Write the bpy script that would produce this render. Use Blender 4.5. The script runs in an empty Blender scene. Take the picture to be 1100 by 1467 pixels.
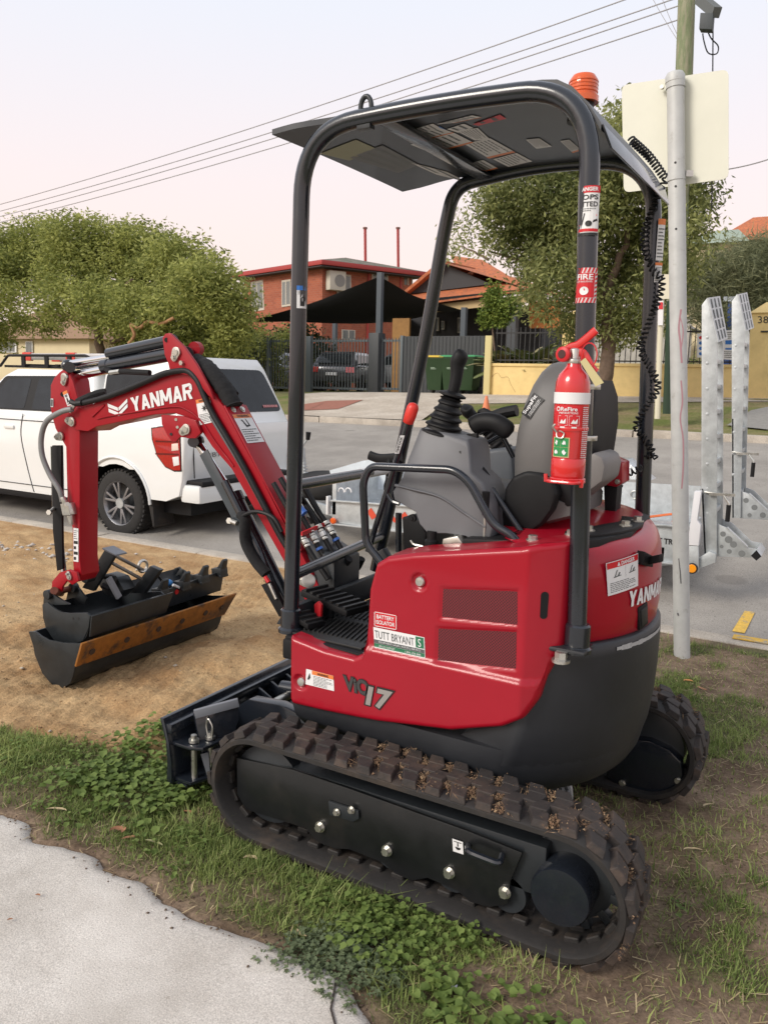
import bpy, bmesh, math, random
import numpy as np
from mathutils import Vector, Matrix, noise as mnoise
rnd = random.Random(7)
rng = np.random.default_rng(7)
S = bpy.context.scene
COL = S.collection
PI = math.pi

# ---------------- camera, world, sun, exposure ----------------
CAM = Vector((-.978, 2.482, 1.458)); YAW, PITCH, ROLL, FPX = .5215, .1637, .0235, 1152.2
fw = Vector((math.sin(YAW)*math.cos(PITCH), -math.cos(YAW)*math.cos(PITCH), -math.sin(PITCH)))
_r = fw.cross(Vector((0, 0, 1))).normalized(); _u = _r.cross(fw)
rt = _r*math.cos(ROLL)+_u*math.sin(ROLL); up = -_r*math.sin(ROLL)+_u*math.cos(ROLL)
cd = bpy.data.cameras.new('camera'); cam = bpy.data.objects.new('camera', cd); COL.objects.link(cam)
cam.matrix_world = Matrix(((rt.x, up.x, -fw.x, CAM.x), (rt.y, up.y, -fw.y, CAM.y), (rt.z, up.z, -fw.z, CAM.z), (0, 0, 0, 1)))
cd.sensor_fit = 'VERTICAL'; cd.sensor_height = 36; cd.lens = 36*FPX/1467
cd.clip_start = .05; cd.clip_end = 600
cd.dof.use_dof = True; cd.dof.focus_distance = 3.3; cd.dof.aperture_fstop = 10.0
S.camera = cam

SUN_EL, SUN_AZ = math.radians(34), math.radians(62)   # azimuth of the sun measured from +x towards +y
w = bpy.data.worlds.new('World'); S.world = w; w.use_nodes = True
nt = w.node_tree; nt.nodes.clear()
def wn(t, **k):
    n = nt.nodes.new(t)
    for a, b in k.items(): setattr(n, a, b)
    return n
out = wn('ShaderNodeOutputWorld')
sky = wn('ShaderNodeTexSky', sky_type='NISHITA', sun_disc=False, sun_elevation=SUN_EL, sun_rotation=PI/2-SUN_AZ, air_density=1.0, dust_density=4.0)
bg1 = wn('ShaderNodeBackground'); bg1.inputs[1].default_value = .02
nt.links.new(sky.outputs[0], bg1.inputs[0])
tc = wn('ShaderNodeTexCoord'); sp = wn('ShaderNodeSeparateXYZ'); nt.links.new(tc.outputs['Generated'], sp.inputs[0])
nz = wn('ShaderNodeTexNoise'); nz.inputs['Scale'].default_value = 1.6; nz.inputs['Detail'].default_value = 4
nt.links.new(tc.outputs['Generated'], nz.inputs['Vector'])
ma = wn('ShaderNodeMath', operation='MULTIPLY_ADD'); ma.inputs[1].default_value = .06
nt.links.new(nz.outputs[0], ma.inputs[0]); nt.links.new(sp.outputs[2], ma.inputs[2])
cr = wn('ShaderNodeValToRGB'); nt.links.new(ma.outputs[0], cr.inputs[0])
el = cr.color_ramp.elements
el[0].position = .03; el[0].color = (1.0, .78, .70, 1)
el[1].position = .85; el[1].color = (.70, .73, .81, 1)
for p, c in ((.20, (.97, .81, .77)), (.42, (.83, .84, .90))):
    e = el.new(p); e.color = (*c, 1)
bg2 = wn('ShaderNodeBackground'); bg2.inputs[1].default_value = .88
nt.links.new(cr.outputs[0], bg2.inputs[0])
ad = wn('ShaderNodeAddShader'); nt.links.new(bg1.outputs[0], ad.inputs[0]); nt.links.new(bg2.outputs[0], ad.inputs[1])
nt.links.new(ad.outputs[0], out.inputs[0])
sl = bpy.data.lights.new('sun', 'SUN'); sl.energy = 2.1; sl.angle = math.radians(22); sl.color = (1, .93, .84)
so = bpy.data.objects.new('sun', sl); COL.objects.link(so)
sd = Vector((math.cos(SUN_AZ)*math.cos(SUN_EL), math.sin(SUN_AZ)*math.cos(SUN_EL), math.sin(SUN_EL)))
so.rotation_euler = sd.to_track_quat('Z', 'Y').to_euler()
S.view_settings.view_transform = 'Standard'; S.view_settings.look = 'None'
S.view_settings.exposure = .22; S.view_settings.gamma = 1; S.view_settings.use_curve_mapping = False

# ---------------- places: a pixel of the photo on a known real plane ----------------
def ray(px, py): return fw + rt*((px-550)/FPX) - up*((py-733.5)/FPX)
def PX(px, py, x): d = ray(px, py); return CAM + d*((x-CAM.x)/d.x)
def PY(px, py, y): d = ray(px, py); return CAM + d*((y-CAM.y)/d.y)
def PZ(px, py, z=0.): d = ray(px, py); return CAM + d*((z-CAM.z)/d.z)
def V(*a): return Vector(a)

# ---------------- materials ----------------
MATS = {}
def mat(name, col, rough=.5, metal=0., var=.0, vscale=8., bump=0., bscale=60., coat=0., col2=None, mixs=None, mixt=(.45, .6), spec=.5, emit=0, alpha=1, trans=0, detail=6., rvar=0., obj=True, stretch=None, world=False):
    if name in MATS: return MATS[name]
    m = bpy.data.materials.new(name); m.use_nodes = True; n = m.node_tree; N = n.nodes; L = n.links
    b = N['Principled BSDF']
    b.inputs['Roughness'].default_value = rough; b.inputs['Metallic'].default_value = metal
    b.inputs['Coat Weight'].default_value = coat; b.inputs['Coat Roughness'].default_value = .06
    b.inputs['Specular IOR Level'].default_value = spec
    if trans: b.inputs['Transmission Weight'].default_value = trans
    if emit:
        b.inputs['Emission Color'].default_value = (*col, 1); b.inputs['Emission Strength'].default_value = emit
    t = N.new('ShaderNodeTexCoord'); src = t.outputs['Object']
    if world: src = N.new('ShaderNodeNewGeometry').outputs['Position']
    if stretch:
        mp = N.new('ShaderNodeMapping'); mp.inputs['Scale'].default_value = stretch; L.new(src, mp.inputs[0]); src = mp.outputs[0]
    def noise(sc, d=detail):
        x = N.new('ShaderNodeTexNoise'); x.inputs['Scale'].default_value = sc; x.inputs['Detail'].default_value = d; x.inputs['Roughness'].default_value = .65
        L.new(src, x.inputs['Vector']); return x.outputs[0]
    c = None
    if col2 is not None:
        r = N.new('ShaderNodeMapRange'); r.inputs[1].default_value, r.inputs[2].default_value = mixt
        L.new(noise(mixs or vscale), r.inputs[0])
        mx = N.new('ShaderNodeMix'); mx.data_type = 'RGBA'; mx.inputs[6].default_value = (*col, 1); mx.inputs[7].default_value = (*col2, 1)
        L.new(r.outputs[0], mx.inputs[0]); c = mx.outputs[2]
    if var:
        hs = N.new('ShaderNodeHueSaturation'); r = N.new('ShaderNodeMapRange'); r.inputs[1].default_value = .25; r.inputs[2].default_value = .75
        r.inputs[3].default_value = 1-var; r.inputs[4].default_value = 1+var
        L.new(noise(vscale*1.7), r.inputs[0]); L.new(r.outputs[0], hs.inputs['Value'])
        if c: L.new(c, hs.inputs['Color'])
        else: hs.inputs['Color'].default_value = (*col, 1)
        c = hs.outputs[0]
    if c: L.new(c, b.inputs['Base Color'])
    else: b.inputs['Base Color'].default_value = (*col, 1)
    if rvar:
        r = N.new('ShaderNodeMapRange'); r.inputs[1].default_value = .3; r.inputs[2].default_value = .7
        r.inputs[3].default_value = max(0, rough-rvar); r.inputs[4].default_value = min(1, rough+rvar)
        L.new(noise(vscale*.8, 8), r.inputs[0]); L.new(r.outputs[0], b.inputs['Roughness'])
    if bump:
        bp = N.new('ShaderNodeBump'); bp.inputs['Strength'].default_value = bump; bp.inputs['Distance'].default_value = .004 if bscale > 20 else .02
        L.new(noise(bscale), bp.inputs['Height']); L.new(bp.outputs[0], b.inputs['Normal'])
    MATS[name] = m
    return m
RED = mat('red_paint', (.32, .003, .015), .34, 0, .05, 3, coat=.30, spec=.3, rvar=.08, bump=.03, bscale=30)
REDM = mat('red_boom_paint', (.31, .004, .012), .42, 0, .06, 5, coat=.12, spec=.3, rvar=.1, bump=.05, bscale=30)
BLK = mat('charcoal_gloss_paint', (.012, .015, .021), .24, 0, .15, 6, coat=.45, rvar=.08)
DRK = mat('dark_grey_paint', (.020, .024, .028), .42, 0, .2, 5, bump=.05, rvar=.1)
SKIRT = mat('cast_counterweight_paint', (.018, .020, .024), .47, 0, .16, 4, bump=.12, bscale=25, rvar=.1)
PLAS = mat('black_plastic', (.009, .009, .010), .55, 0, .1, 10, spec=.25, bump=.1, bscale=300)
GPL = mat('grey_plastic', (.125, .128, .138), .48, 0, .06, 6, bump=.12, bscale=400)
GPL2 = mat('light_grey_plastic', (.16, .15, .145), .55, 0, .06, 6, bump=.1, bscale=400)
VINYL = mat('grey_vinyl', (.125, .121, .118), .5, 0, .06, 5, bump=.15, bscale=350)
RUB = mat('rubber', (.018, .016, .015), .72, 0, .3, 9, bump=.3, bscale=70, col2=(.05, .036, .026), mixs=7, mixt=(.5, .72))
RUBT = mat('muddy_rubber', (.026, .021, .019), .75, 0, .35, 12, bump=.6, bscale=60, col2=(.072, .048, .035), mixs=9, mixt=(.46, .70), world=True)
HOSE = mat('black_hose', (.010, .010, .011), .5, 0, .2, 30, spec=.3, bump=.2, bscale=200)
CHR = mat('chrome', (.75, .75, .76), .1, 1)
STEEL = mat('zinc_steel', (.55, .54, .50), .34, .9, .15, 30, rvar=.1)
WHITE = mat('white_print', (.72, .72, .72), .5)
BLACKP = mat('black_print', (.015, .015, .015), .5)
REDP = mat('red_print', (.55, .012, .02), .45)
ORP = mat('orange_print', (.70, .20, .05), .45)
GRP = mat('green_print', (.02, .25, .07), .45)
GREYP = mat('grey_print', (.09, .1, .1), .45)
YELP = mat('cream_print', (.50, .44, .22), .6)
BLUEP = mat('blue_print', (.03, .16, .50), .45)
GALV = mat('galvanised_steel', (.47, .50, .51), .42, .45, .22, 9, bump=.1, bscale=50, col2=(.48, .51, .52), mixs=12, mixt=(.4, .6), rvar=.12)
UTE = mat('white_car_paint', (.76, .78, .775), .25, 0, .02, 2, coat=.8)
GLASS = mat('dark_tinted_glass', (.014, .017, .020), .05, 0, .5, 2.5, spec=.35)
RUST = mat('rusty_cutting_edge', (.30, .12, .022), .62, .3, .3, 14, col2=(.09, .05, .03), mixs=9, mixt=(.5, .62), bump=.3, bscale=60)
BUCK = mat('bucket_steel_paint', (.022, .026, .029), .40, .15, .3, 7, bump=.15, bscale=40, rvar=.15)
ORANGE = mat('orange_lens', (.85, .13, .01), .2, 0, .1, 20, coat=.6, trans=.25)
DIRT = mat('loose_dirt', (.15, .085, .05), .95, 0, .5, 60, bump=.8, bscale=120)

# ---------------- mesh building ----------------
def frame(d):
    d = d.normalized(); a = V(0, 0, 1) if abs(d.z) < .9 else V(1, 0, 0)
    x = a.cross(d).normalized(); return x, d.cross(x)
def fillet(pts, r, n=6):
    """round the corners of a polyline"""
    o = [pts[0]]
    for i in range(1, len(pts)-1):
        a, b, c = pts[i-1], pts[i], pts[i+1]
        u = (a-b); v = (c-b); lu, lv = u.length, v.length
        rr = min(r, lu*.48, lv*.48); u.normalize(); v.normalize()
        p, q = b+u*rr, b+v*rr
        for k in range(n+1):
            t = k/n; o.append(p*(1-t)**2+b*2*t*(1-t)+q*t*t)
    o.append(pts[-1]); return o
def spline(pts, n=8):
    o = []; P = [pts[0]]+list(pts)+[pts[-1]]
    for i in range(1, len(P)-2):
        for k in range(n):
            t = k/n; a, b, c, d = P[i-1], P[i], P[i+1], P[i+2]
            o.append(.5*((2*b)+(c-a)*t+(2*a-5*b+4*c-d)*t*t+(3*b-a-3*c+d)*t**3))
    o.append(pts[-1]); return o
class MB:
    def __init__(s): s.v = []; s.f = []
    def add(s, vs, fs):
        k = len(s.v); s.v += [Vector(p) for p in vs]; s.f += [tuple(i+k for i in f) for f in fs]; return s
    def hexa(s, p):  # 8 points: bottom loop then top loop
        return s.add(p, [(3, 2, 1, 0), (4, 5, 6, 7), (0, 1, 5, 4), (1, 2, 6, 5), (2, 3, 7, 6), (3, 0, 4, 7)])
    def box(s, x0, x1, y0, y1, z0, z1):
        return s.hexa([(x0, y0, z0), (x1, y0, z0), (x1, y1, z0), (x0, y1, z0), (x0, y0, z1), (x1, y0, z1), (x1, y1, z1), (x0, y1, z1)])
    def obox(s, c, ax, ay, az):  # centre and half axis vectors
        c = Vector(c); P = [c+ax*i+ay*j+az*k for k in (-1, 1) for i, j in ((-1, -1), (1, -1), (1, 1), (-1, 1))]
        return s.hexa(P)
    def bar(s, a, b, w, h, upv=None):
        a, b = Vector(a), Vector(b); d = (b-a); l = d.length; d.normalize()
        upv = Vector(upv) if upv else (V(0, 0, 1) if abs(d.z) < .9 else V(1, 0, 0))
        x = upv.cross(d).normalized(); y = d.cross(x)
        return s.obox((a+b)/2, x*w/2, y*h/2, d*l/2)
    def prism(s, loop, ext):
        loop = [Vector(p) for p in loop]; ext = Vector(ext); n = len(loop)
        nn = sum(((loop[i]-loop[0]).cross(loop[(i+1) % n]-loop[0]) for i in range(1, n-1)), V(0, 0, 0))
        if nn.dot(ext) > 0: loop = loop[::-1]
        return s.add(loop+[p+ext for p in loop], [tuple(range(n)), tuple(range(2*n-1, n-1, -1))]+[(i, i+n, (i+1) % n+n, (i+1) % n) for i in range(n)])
    def loft(s, rings, close=True, caps=True):
        n = len(rings[0]); k = len(s.v)
        for r in rings: s.v += [Vector(p) for p in r]
        for i in range(len(rings)-1):
            for j in range(n if close else n-1):
                a = k+i*n+j; b = k+i*n+(j+1) % n
                s.f.append((a, b, b+n, a+n))
        if caps: s.f.append(tuple(k+j for j in range(n))[::-1]); s.f.append(tuple(k+(len(rings)-1)*n+j for j in range(n)))
        return s
    def tube(s, pts, r, n=10, caps=True, flat=None, upv=None):
        pts = [Vector(p) for p in pts]; rings = []; x = None
        for i, p in enumerate(pts):
            d = (pts[min(i+1, len(pts)-1)]-pts[max(i-1, 0)])
            if d.length < 1e-9: d = V(0, 0, 1)
            d.normalize()
            if x is None: x = frame(d)[0] if upv is None else Vector(upv)
            x = (x-d*x.dot(d)).normalized(); y = d.cross(x)
            rr = r[i] if isinstance(r, (list, tuple)) else r
            f = flat or (1, 1)
            rings.append([p+(x*math.cos(a)*f[0]+y*math.sin(a)*f[1])*rr for a in [2*PI*j/n for j in range(n)]])
        return s.loft(rings, True, caps)
    def cyl(s, a, b, r, r2=None, n=16): return s.tube([a, b], [r, r if r2 is None else r2], n)
    def lathe(s, prof, o, d=(0, 0, 1), n=20, caps=True):  # prof: (radius, height)
        o = Vector(o); d = Vector(d).normalized(); x, y = frame(d)
        return s.loft([[o+d*h+(x*math.cos(a)+y*math.sin(a))*max(r, 1e-4) for a in [2*PI*j/n for j in range(n)]] for r, h in prof], True, caps)
    def ball(s, c, r, n=10, sc=(1, 1, 1)):
        c = Vector(c); k = n//2
        return s.loft([[c+V(math.cos(a)*math.sin(b)*r*sc[0], math.sin(a)*math.sin(b)*r*sc[1], -math.cos(b)*r*sc[2]) for a in [2*PI*j/n for j in range(n)]] for b in [max(.02, min(PI-.02, PI*i/k)) for i in range(k+1)]])
    def bolt(s, c, d, r=.012, h=.01):
        c = Vector(c); d = Vector(d).normalized()
        s.cyl(c, c+d*h*.25, r*1.45, n=14); return s.cyl(c+d*h*.25, c+d*h, r, n=6)
    def build(s, name, m, parent=None, bevel=0, smooth=35, seg=2, kind=None, label=None, sub=0):
        me = bpy.data.meshes.new(name); me.from_pydata([tuple(p) for p in s.v], [], s.f)
        bm = bmesh.new(); bm.from_mesh(me)
        bmesh.ops.recalc_face_normals(bm, faces=bm.faces)
        if bevel:
            es = [e for e in bm.edges if len(e.link_faces) == 2 and e.calc_face_angle(0) > .5]
            bmesh.ops.bevel(bm, geom=es, offset=bevel, segments=seg, profile=.6, affect='EDGES', clamp_overlap=True)
        bm.to_mesh(me); bm.free()
        me.materials.append(m)
        return link(name, me, parent, smooth, kind, label)
def link(name, me, parent=None, smooth=35, kind=None, label=None):
    if smooth:
        me.polygons.foreach_set('use_smooth', [True]*len(me.polygons)); me.set_sharp_from_angle(angle=math.radians(smooth))
    o = bpy.data.objects.new(name, me); COL.objects.link(o)
    if parent:
        o.parent = parent
        if parent.type == 'EMPTY': o.matrix_parent_inverse = parent.matrix_basis.inverted()
    if kind: o['kind'] = kind
    if label: o['label'] = label
    return o
def np_mesh(name, v, f, m, parent=None, kind=None, smooth=0):
    """v (n,3), f (k,3 or 4) arrays"""
    me = bpy.data.meshes.new(name); me.vertices.add(len(v)); me.vertices.foreach_set('co', np.asarray(v, dtype=np.float32).ravel())
    k = f.shape[1]; me.loops.add(f.size); me.loops.foreach_set('vertex_index', f.astype(np.int32).ravel())
    me.polygons.add(len(f)); me.polygons.foreach_set('loop_start', np.arange(0, f.size, k, dtype=np.int32)); me.polygons.foreach_set('loop_total', np.full(len(f), k, dtype=np.int32))
    me.update(calc_edges=True); me.validate(); me.materials.append(m)
    return link(name, me, parent, smooth, kind)
def thing(name, loc, label, cat, group=None):
    o = bpy.data.objects.new(name, None); COL.objects.link(o); o.location = loc; o.empty_display_size = .1
    tag(o, label, cat, group); return o
def tag(o, label, cat, group=None):
    o['label'] = label; o['category'] = cat
    if group: o['group'] = group
    return o
def copy_thing(o, M, label=None):
    """M: world transform applied to the thing; children follow"""
    c = o.copy(); COL.objects.link(c); c.matrix_basis = M @ o.matrix_basis
    if label: c['label'] = label
    def rec(a, b):
        for ch in [x for x in a.children]:
            d = ch.copy(); COL.objects.link(d); d.parent = b; rec(ch, d)
    rec(o, c); return c

# ---------------- lettering and stickers ----------------
_tx = {}
def text_geo(t, bold=0., shear=0.):
    key = (t, bold, shear)
    if key in _tx: return _tx[key]
    cu = bpy.data.curves.new('t', 'FONT'); cu.body = t; cu.offset = bold; cu.shear = shear; cu.resolution_u = 3
    ob = bpy.data.objects.new('t', cu); COL.objects.link(ob)
    dg = bpy.context.evaluated_depsgraph_get(); me = bpy.data.meshes.new_from_object(ob.evaluated_get(dg))
    v = np.array([tuple(x.co) for x in me.vertices]); f = [tuple(p.vertices) for p in me.polygons]
    bpy.data.objects.remove(ob); bpy.data.curves.remove(cu); bpy.data.meshes.remove(me)
    v = v[:, :2]; lo = v.min(0); hi = v.max(0); v = (v-lo)/(hi-lo)
    _tx[key] = (v, f, (hi-lo)[0]/(hi-lo)[1]); return _tx[key]
def plane_map(o, ux, uy, off=0.):
    """maps u,v in metres on a plane to 3D"""
    o, ux, uy = Vector(o), Vector(ux).normalized(), Vector(uy)
    n = ux.cross(uy).normalized(); uy = n.cross(ux)
    return lambda u, v, w=0.: o+ux*u+uy*v+n*(w+off)
def quad_map(bl, br, tr, tl):
    """bilinear map of the unit square to four 3D corners (bottom-left, bottom-right, top-right, top-left)"""
    bl, br, tr, tl = map(Vector, (bl, br, tr, tl)); n = (br-bl).cross(tl-bl).normalized()
    return lambda u, v, w=0.: bl*(1-u)*(1-v)+br*u*(1-v)+tr*u*v+tl*(1-u)*v+n*w
def sticker(mp, u0, v0, u1, v1, m, parent, name='sticker', lift=.0012, nx=1, ny=1):
    b = MB(); k = [[b.v.append(mp(u0+(u1-u0)*i/nx, v0+(v1-v0)*j/ny, lift)) or len(b.v)-1 for i in range(nx+1)] for j in range(ny+1)]
    for j in range(ny):
        for i in range(nx): b.f.append((k[j][i], k[j][i+1], k[j+1][i+1], k[j+1][i]))
    me = bpy.data.meshes.new(name); me.from_pydata([tuple(p) for p in b.v], [], b.f); me.materials.append(m)
    return link(name, me, parent, 0)
def letters(mp, t, u0, v0, u1, v1, m, parent, bold=.0, shear=0., lift=.0022, name='lettering', slant=0):
    v, f, _ = text_geo(t, bold, shear)
    P = [tuple(mp(u0+(u1-u0)*a, v0+(v1-v0)*b, lift)) for a, b in v]
    me = bpy.data.meshes.new(name); me.from_pydata(P, [], f); me.materials.append(m)
    return link(name, me, parent, 0)
def marks(mp, rects, m, parent, name='print', lift=.0022):
    b = MB()
    for u0, v0, u1, v1 in rects: b.add([mp(u0, v0, lift), mp(u1, v0, lift), mp(u1, v1, lift), mp(u0, v1, lift)], [(0, 1, 2, 3)])
    me = bpy.data.meshes.new(name); me.from_pydata([tuple(p) for p in b.v], [], b.f); me.materials.append(m)
    return link(name, me, parent, 0, 'stuff' if len(rects) > 8 else None)
def textlines(u0, v0, u1, v1, n, seed=0, fill=.35):
    r = random.Random(seed); o = []
    for i in range(n):
        y = v1-(i+.7)*(v1-v0)/n; x = u0; h = (v1-v0)/n*fill; e = u1-(u1-u0)*r.choice((0, .05, .1, .3))
        while x < e-.01*(u1-u0):
            wd = (u1-u0)*r.uniform(.05, .16); o.append((x, y, min(x+wd, e), y+h)); x += wd+(u1-u0)*.025
    return o
GLY = {  # heavy slab-like capitals in a unit box, as quads
 'Y': [[(0, 1), (.34, 1), (.66, .42), (.34, .42)], [(1, 1), (.70, 1), (.34, .42), (.66, .42)], [(.34, .44), (.66, .44), (.66, 0), (.34, 0)]],
 'A': [[(0, 0), (.30, 0), (.62, 1), (.36, 1)], [(1, 0), (.70, 0), (.38, 1), (.64, 1)], [(.26, .20), (.74, .20), (.68, .40), (.32, .40)]],
 'N': [[(0, 0), (.28, 0), (.28, 1), (0, 1)], [(.72, 0), (1, 0), (1, 1), (.72, 1)], [(0, 1), (.32, 1), (1, 0), (.68, 0)]],
 'M': [[(0, 0), (.24, 0), (.24, 1), (0, 1)], [(.76, 0), (1, 0), (1, 1), (.76, 1)], [(0, 1), (.28, 1), (.60, .20), (.40, .20)], [(1, 1), (.72, 1), (.40, .20), (.60, .20)]],
 'R': [[(0, 0), (.30, 0), (.30, 1), (0, 1)], [(.30, 1), (.80, 1), (.98, .86), (.30, .78)], [(.98, .86), (1, .56), (.70, .62), (.70, .80)], [(.30, .40), (.30, .60), (1, .56), (.80, .40)], [(.44, .42), (.72, .42), (1, 0), (.68, 0)]]}
def brand(mp, word, u0, v0, u1, v1, m, parent, lift=.0015, gap=.10, name='logo_lettering'):
    w_ = [1.25 if c == 'M' else 1. for c in word]; T = sum(w_)+gap*(len(word)-1); x = 0; b = MB()
    for c, w in zip(word, w_):
        for k, q in enumerate(GLY[c]): b.add([mp(u0+(u1-u0)*(x+w*a)/T, v0+(v1-v0)*d, lift+.0001*k) for a, d in q], [(0, 1, 2, 3)])
        x += w+gap
    me = bpy.data.meshes.new(name); me.from_pydata([tuple(p) for p in b.v], [], b.f); me.materials.append(m); return link(name, me, parent, 0)
def poly_marks(mp, polys, m, parent, name='print', lift=.0022):
    b = MB()
    for p in polys: b.add([mp(u, v, lift) for u, v in p], [tuple(range(len(p)))])
    me = bpy.data.meshes.new(name); me.from_pydata([tuple(p) for p in b.v], [], b.f); me.materials.append(m)
    return link(name, me, parent, 0)
# ---------------- ground ----------------
def vnoise(x, y, sc, seed=0, oct=4):
    o = np.zeros_like(x, dtype=float); a = 1.; tot = 0
    for k in range(oct):
        X = x*sc; Y = y*sc; xi = np.floor(X).astype(int); yi = np.floor(Y).astype(int); fx = X-xi; fy = Y-yi
        fx = fx*fx*(3-2*fx); fy = fy*fy*(3-2*fy)
        def h(i, j):
            n = (i*374761393+j*668265263+(seed+k)*1442695041) & 0xffffffff
            n = ((n ^ (n >> 13))*1274126177) & 0xffffffff
            return ((n ^ (n >> 16)) & 0xffff)/65535.
        o += a*((h(xi, yi)*(1-fx)+h(xi+1, yi)*fx)*(1-fy)+(h(xi, yi+1)*(1-fx)+h(xi+1, yi+1)*fx)*fy); tot += a; a *= .5; sc *= 2.03
    return o/tot
def sm(a, b, x): t = np.clip((x-a)/(b-a), 0, 1); return t*t*(3-2*t)
def conc_edge(x):  # y of the concrete path's grassy edge
    return 1.0+.10*(vnoise(x, x*0+3, 2.2, 5)-.5)*2+.05*(vnoise(x, x*0+9, 9, 6)-.5)+.08*sm(.3, -.2, x)
def zones(x, y):
    """sand, soil (bare brown), grass weights of the verge"""
    n = vnoise(x, y, 1.3, 11); n2 = vnoise(x, y, 5, 12)
    e = .38+.20*sm(.9, 1.8, x)+(n-.5)*.35
    sand = sm(.80, .98, x+(n2-.5)*.3)*sm(e+.04, e-.05, y+(n2-.5)*.12)
    grass = sm(.38, .54, vnoise(x, y, 1.7, 31)*.5+vnoise(x, y, 6, 32)*.5+.13*sm(-.1, .5, x)-.085*sm(-.1, -.7, x))
    under = sm(.78, .60, np.abs(x))*sm(.62, .5, np.abs(y)); grass = grass*(1-.8*under)
    rear = np.exp(-(((x+1.05)/.42)**2+((y+.22)/.5)**2)*1.3); grass = grass*(1-.9*rear)
    rear2 = np.exp(-(((x+1.1)/.4)**2+((y-.75)/.22)**2)); grass = grass*(1-.8*rear2)
    edge = sm(.30, .0, conc_edge(x)-y)*sm(.15, .6, x); grass = grass*(1-.75*edge)
    grass = grass*sm(0.02, .10, conc_edge(x)-y+.02)
    soil = (1-grass)
    return sand, soil*(1-sand), grass*(1-sand)
def verge_z(x, y):
    s, d, g = zones(x, y)
    z = (vnoise(x, y, 1.2, 2)-.5)*.05+(vnoise(x, y, 7, 3)-.5)*.022+(vnoise(x, y, 30, 4, 2)-.5)*.012
    z += s*((vnoise(x, y, 3, 21)-.5)*.10+(vnoise(x, y, 12, 22, 3)-.5)*.035)*sm(-2.3, -1.6, y)
    z += s*.05*np.exp(-(((x-1.70)/.22)**2+((y+.6)/.5)**2)); z -= s*.03*np.exp(-(((x-2.1)/.25)**2+((y-.0)/.4)**2))
    z += s*.008*np.sin((x*.8+y*.35)*130)*sm(.42, .52, vnoise(x, y, 1.5, 40))
    z *= sm(.02, .25, conc_edge(x)-y)*sm(-2.46, -2.1, y)
    tr = sm(.78, .66, np.abs(x))*np.maximum(sm(.72, .66, np.abs(y-.53)+.55), 0)
    return z-.004-.012*sm(.8, .6, np.abs(x))*sm(.75, .6, np.abs(y))
xs = np.concatenate([np.arange(-6, -1.6, .08), np.arange(-1.6, 3.2, .02), np.arange(3.2, 12, .08)])
ys = np.concatenate([np.arange(-2.40, 1.02, .02), np.array([1.04, 1.07, 1.1, 1.14, 1.18])])
X, Y = np.meshgrid(xs, ys); Zg = verge_z(X, Y)
Zg = np.where(Y > conc_edge(X), -.035, Zg)
v = np.stack([X, Y, Zg], -1).reshape(-1, 3); nx, ny = len(xs), len(ys)
i = np.arange(nx-1)[None]+np.arange(ny-1)[:, None]*nx; f = np.stack([i, i+1, i+1+nx, i+nx], -1).reshape(-1, 4)
GM = bpy.data.materials.new('verge_soil_sand'); GM.use_nodes = True
def ground_mat(m, cols, attr=True, fine=(120, .5)):
    n = m.node_tree; N = n.nodes; L = n.links; b = N['Principled BSDF']; b.inputs['Roughness'].default_value = .95; b.inputs['Specular IOR Level'].default_value = .2
    t = N.new('ShaderNodeTexCoord')
    def noise(s, d=8, r=.65):
        x = N.new('ShaderNodeTexNoise'); x.inputs['Scale'].default_value = s; x.inputs['Detail'].default_value = d; x.inputs['Roughness'].default_value = r; L.new(t.outputs['Object'], x.inputs['Vector']); return x.outputs[0]
    def mix(f, a, c):
        x = N.new('ShaderNodeMix'); x.data_type = 'RGBA'; L.new(f, x.inputs[0])
        for s, q in ((6, a), (7, c)):
            if isinstance(q, tuple): x.inputs[s].default_value = (*q, 1)
            else: L.new(q, x.inputs[s])
        return x.outputs[2]
    def rng_(f, a, b2, c=0, d=1):
        x = N.new('ShaderNodeMapRange'); x.inputs[1].default_value = a; x.inputs[2].default_value = b2; x.inputs[3].default_value = c; x.inputs[4].default_value = d; L.new(f, x.inputs[0]); return x.outputs[0]
    c = []
    for k, (a, q, s) in enumerate(cols): c.append(mix(rng_(noise(s+k), .38, .64), a, q))
    r = c[0]
    if attr:
        at = N.new('ShaderNodeAttribute'); at.attribute_name = 'zone'; se = N.new('ShaderNodeSeparateColor'); L.new(at.outputs[0], se.inputs[0])
        r = mix(se.outputs[0], c[0], c[1]); r = mix(se.outputs[1], r, c[2])
    hs = N.new('ShaderNodeHueSaturation'); L.new(r, hs.inputs['Color']); L.new(rng_(noise(fine[0], 4), .25, .75, .62, 1.38), hs.inputs['Value']); L.new(hs.outputs[0], b.inputs['Base Color'])
    bp = N.new('ShaderNodeBump'); bp.inputs['Strength'].default_value = fine[1]; bp.inputs['Distance'].default_value = .01; L.new(noise(fine[0]*.6, 6, .75), bp.inputs['Height']); L.new(bp.outputs[0], b.inputs['Normal'])
    return m
ground_mat(GM, [((.13, .088, .060), (.27, .195, .135), 5), ((.34, .205, .098), (.54, .375, .20), 1.7), ((.075, .08, .035), (.15, .13, .065), 12)], fine=(95, .8))
vg = np_mesh('verge_ground', v, f, GM, kind='structure', smooth=80)
s_, d_, g_ = zones(X, Y); ca = vg.data.color_attributes.new('zone', 'FLOAT_COLOR', 'POINT')
ca.data.foreach_set('color', np.stack([s_, g_, d_, np.ones_like(s_)], -1).reshape(-1).astype(np.float32))
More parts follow.
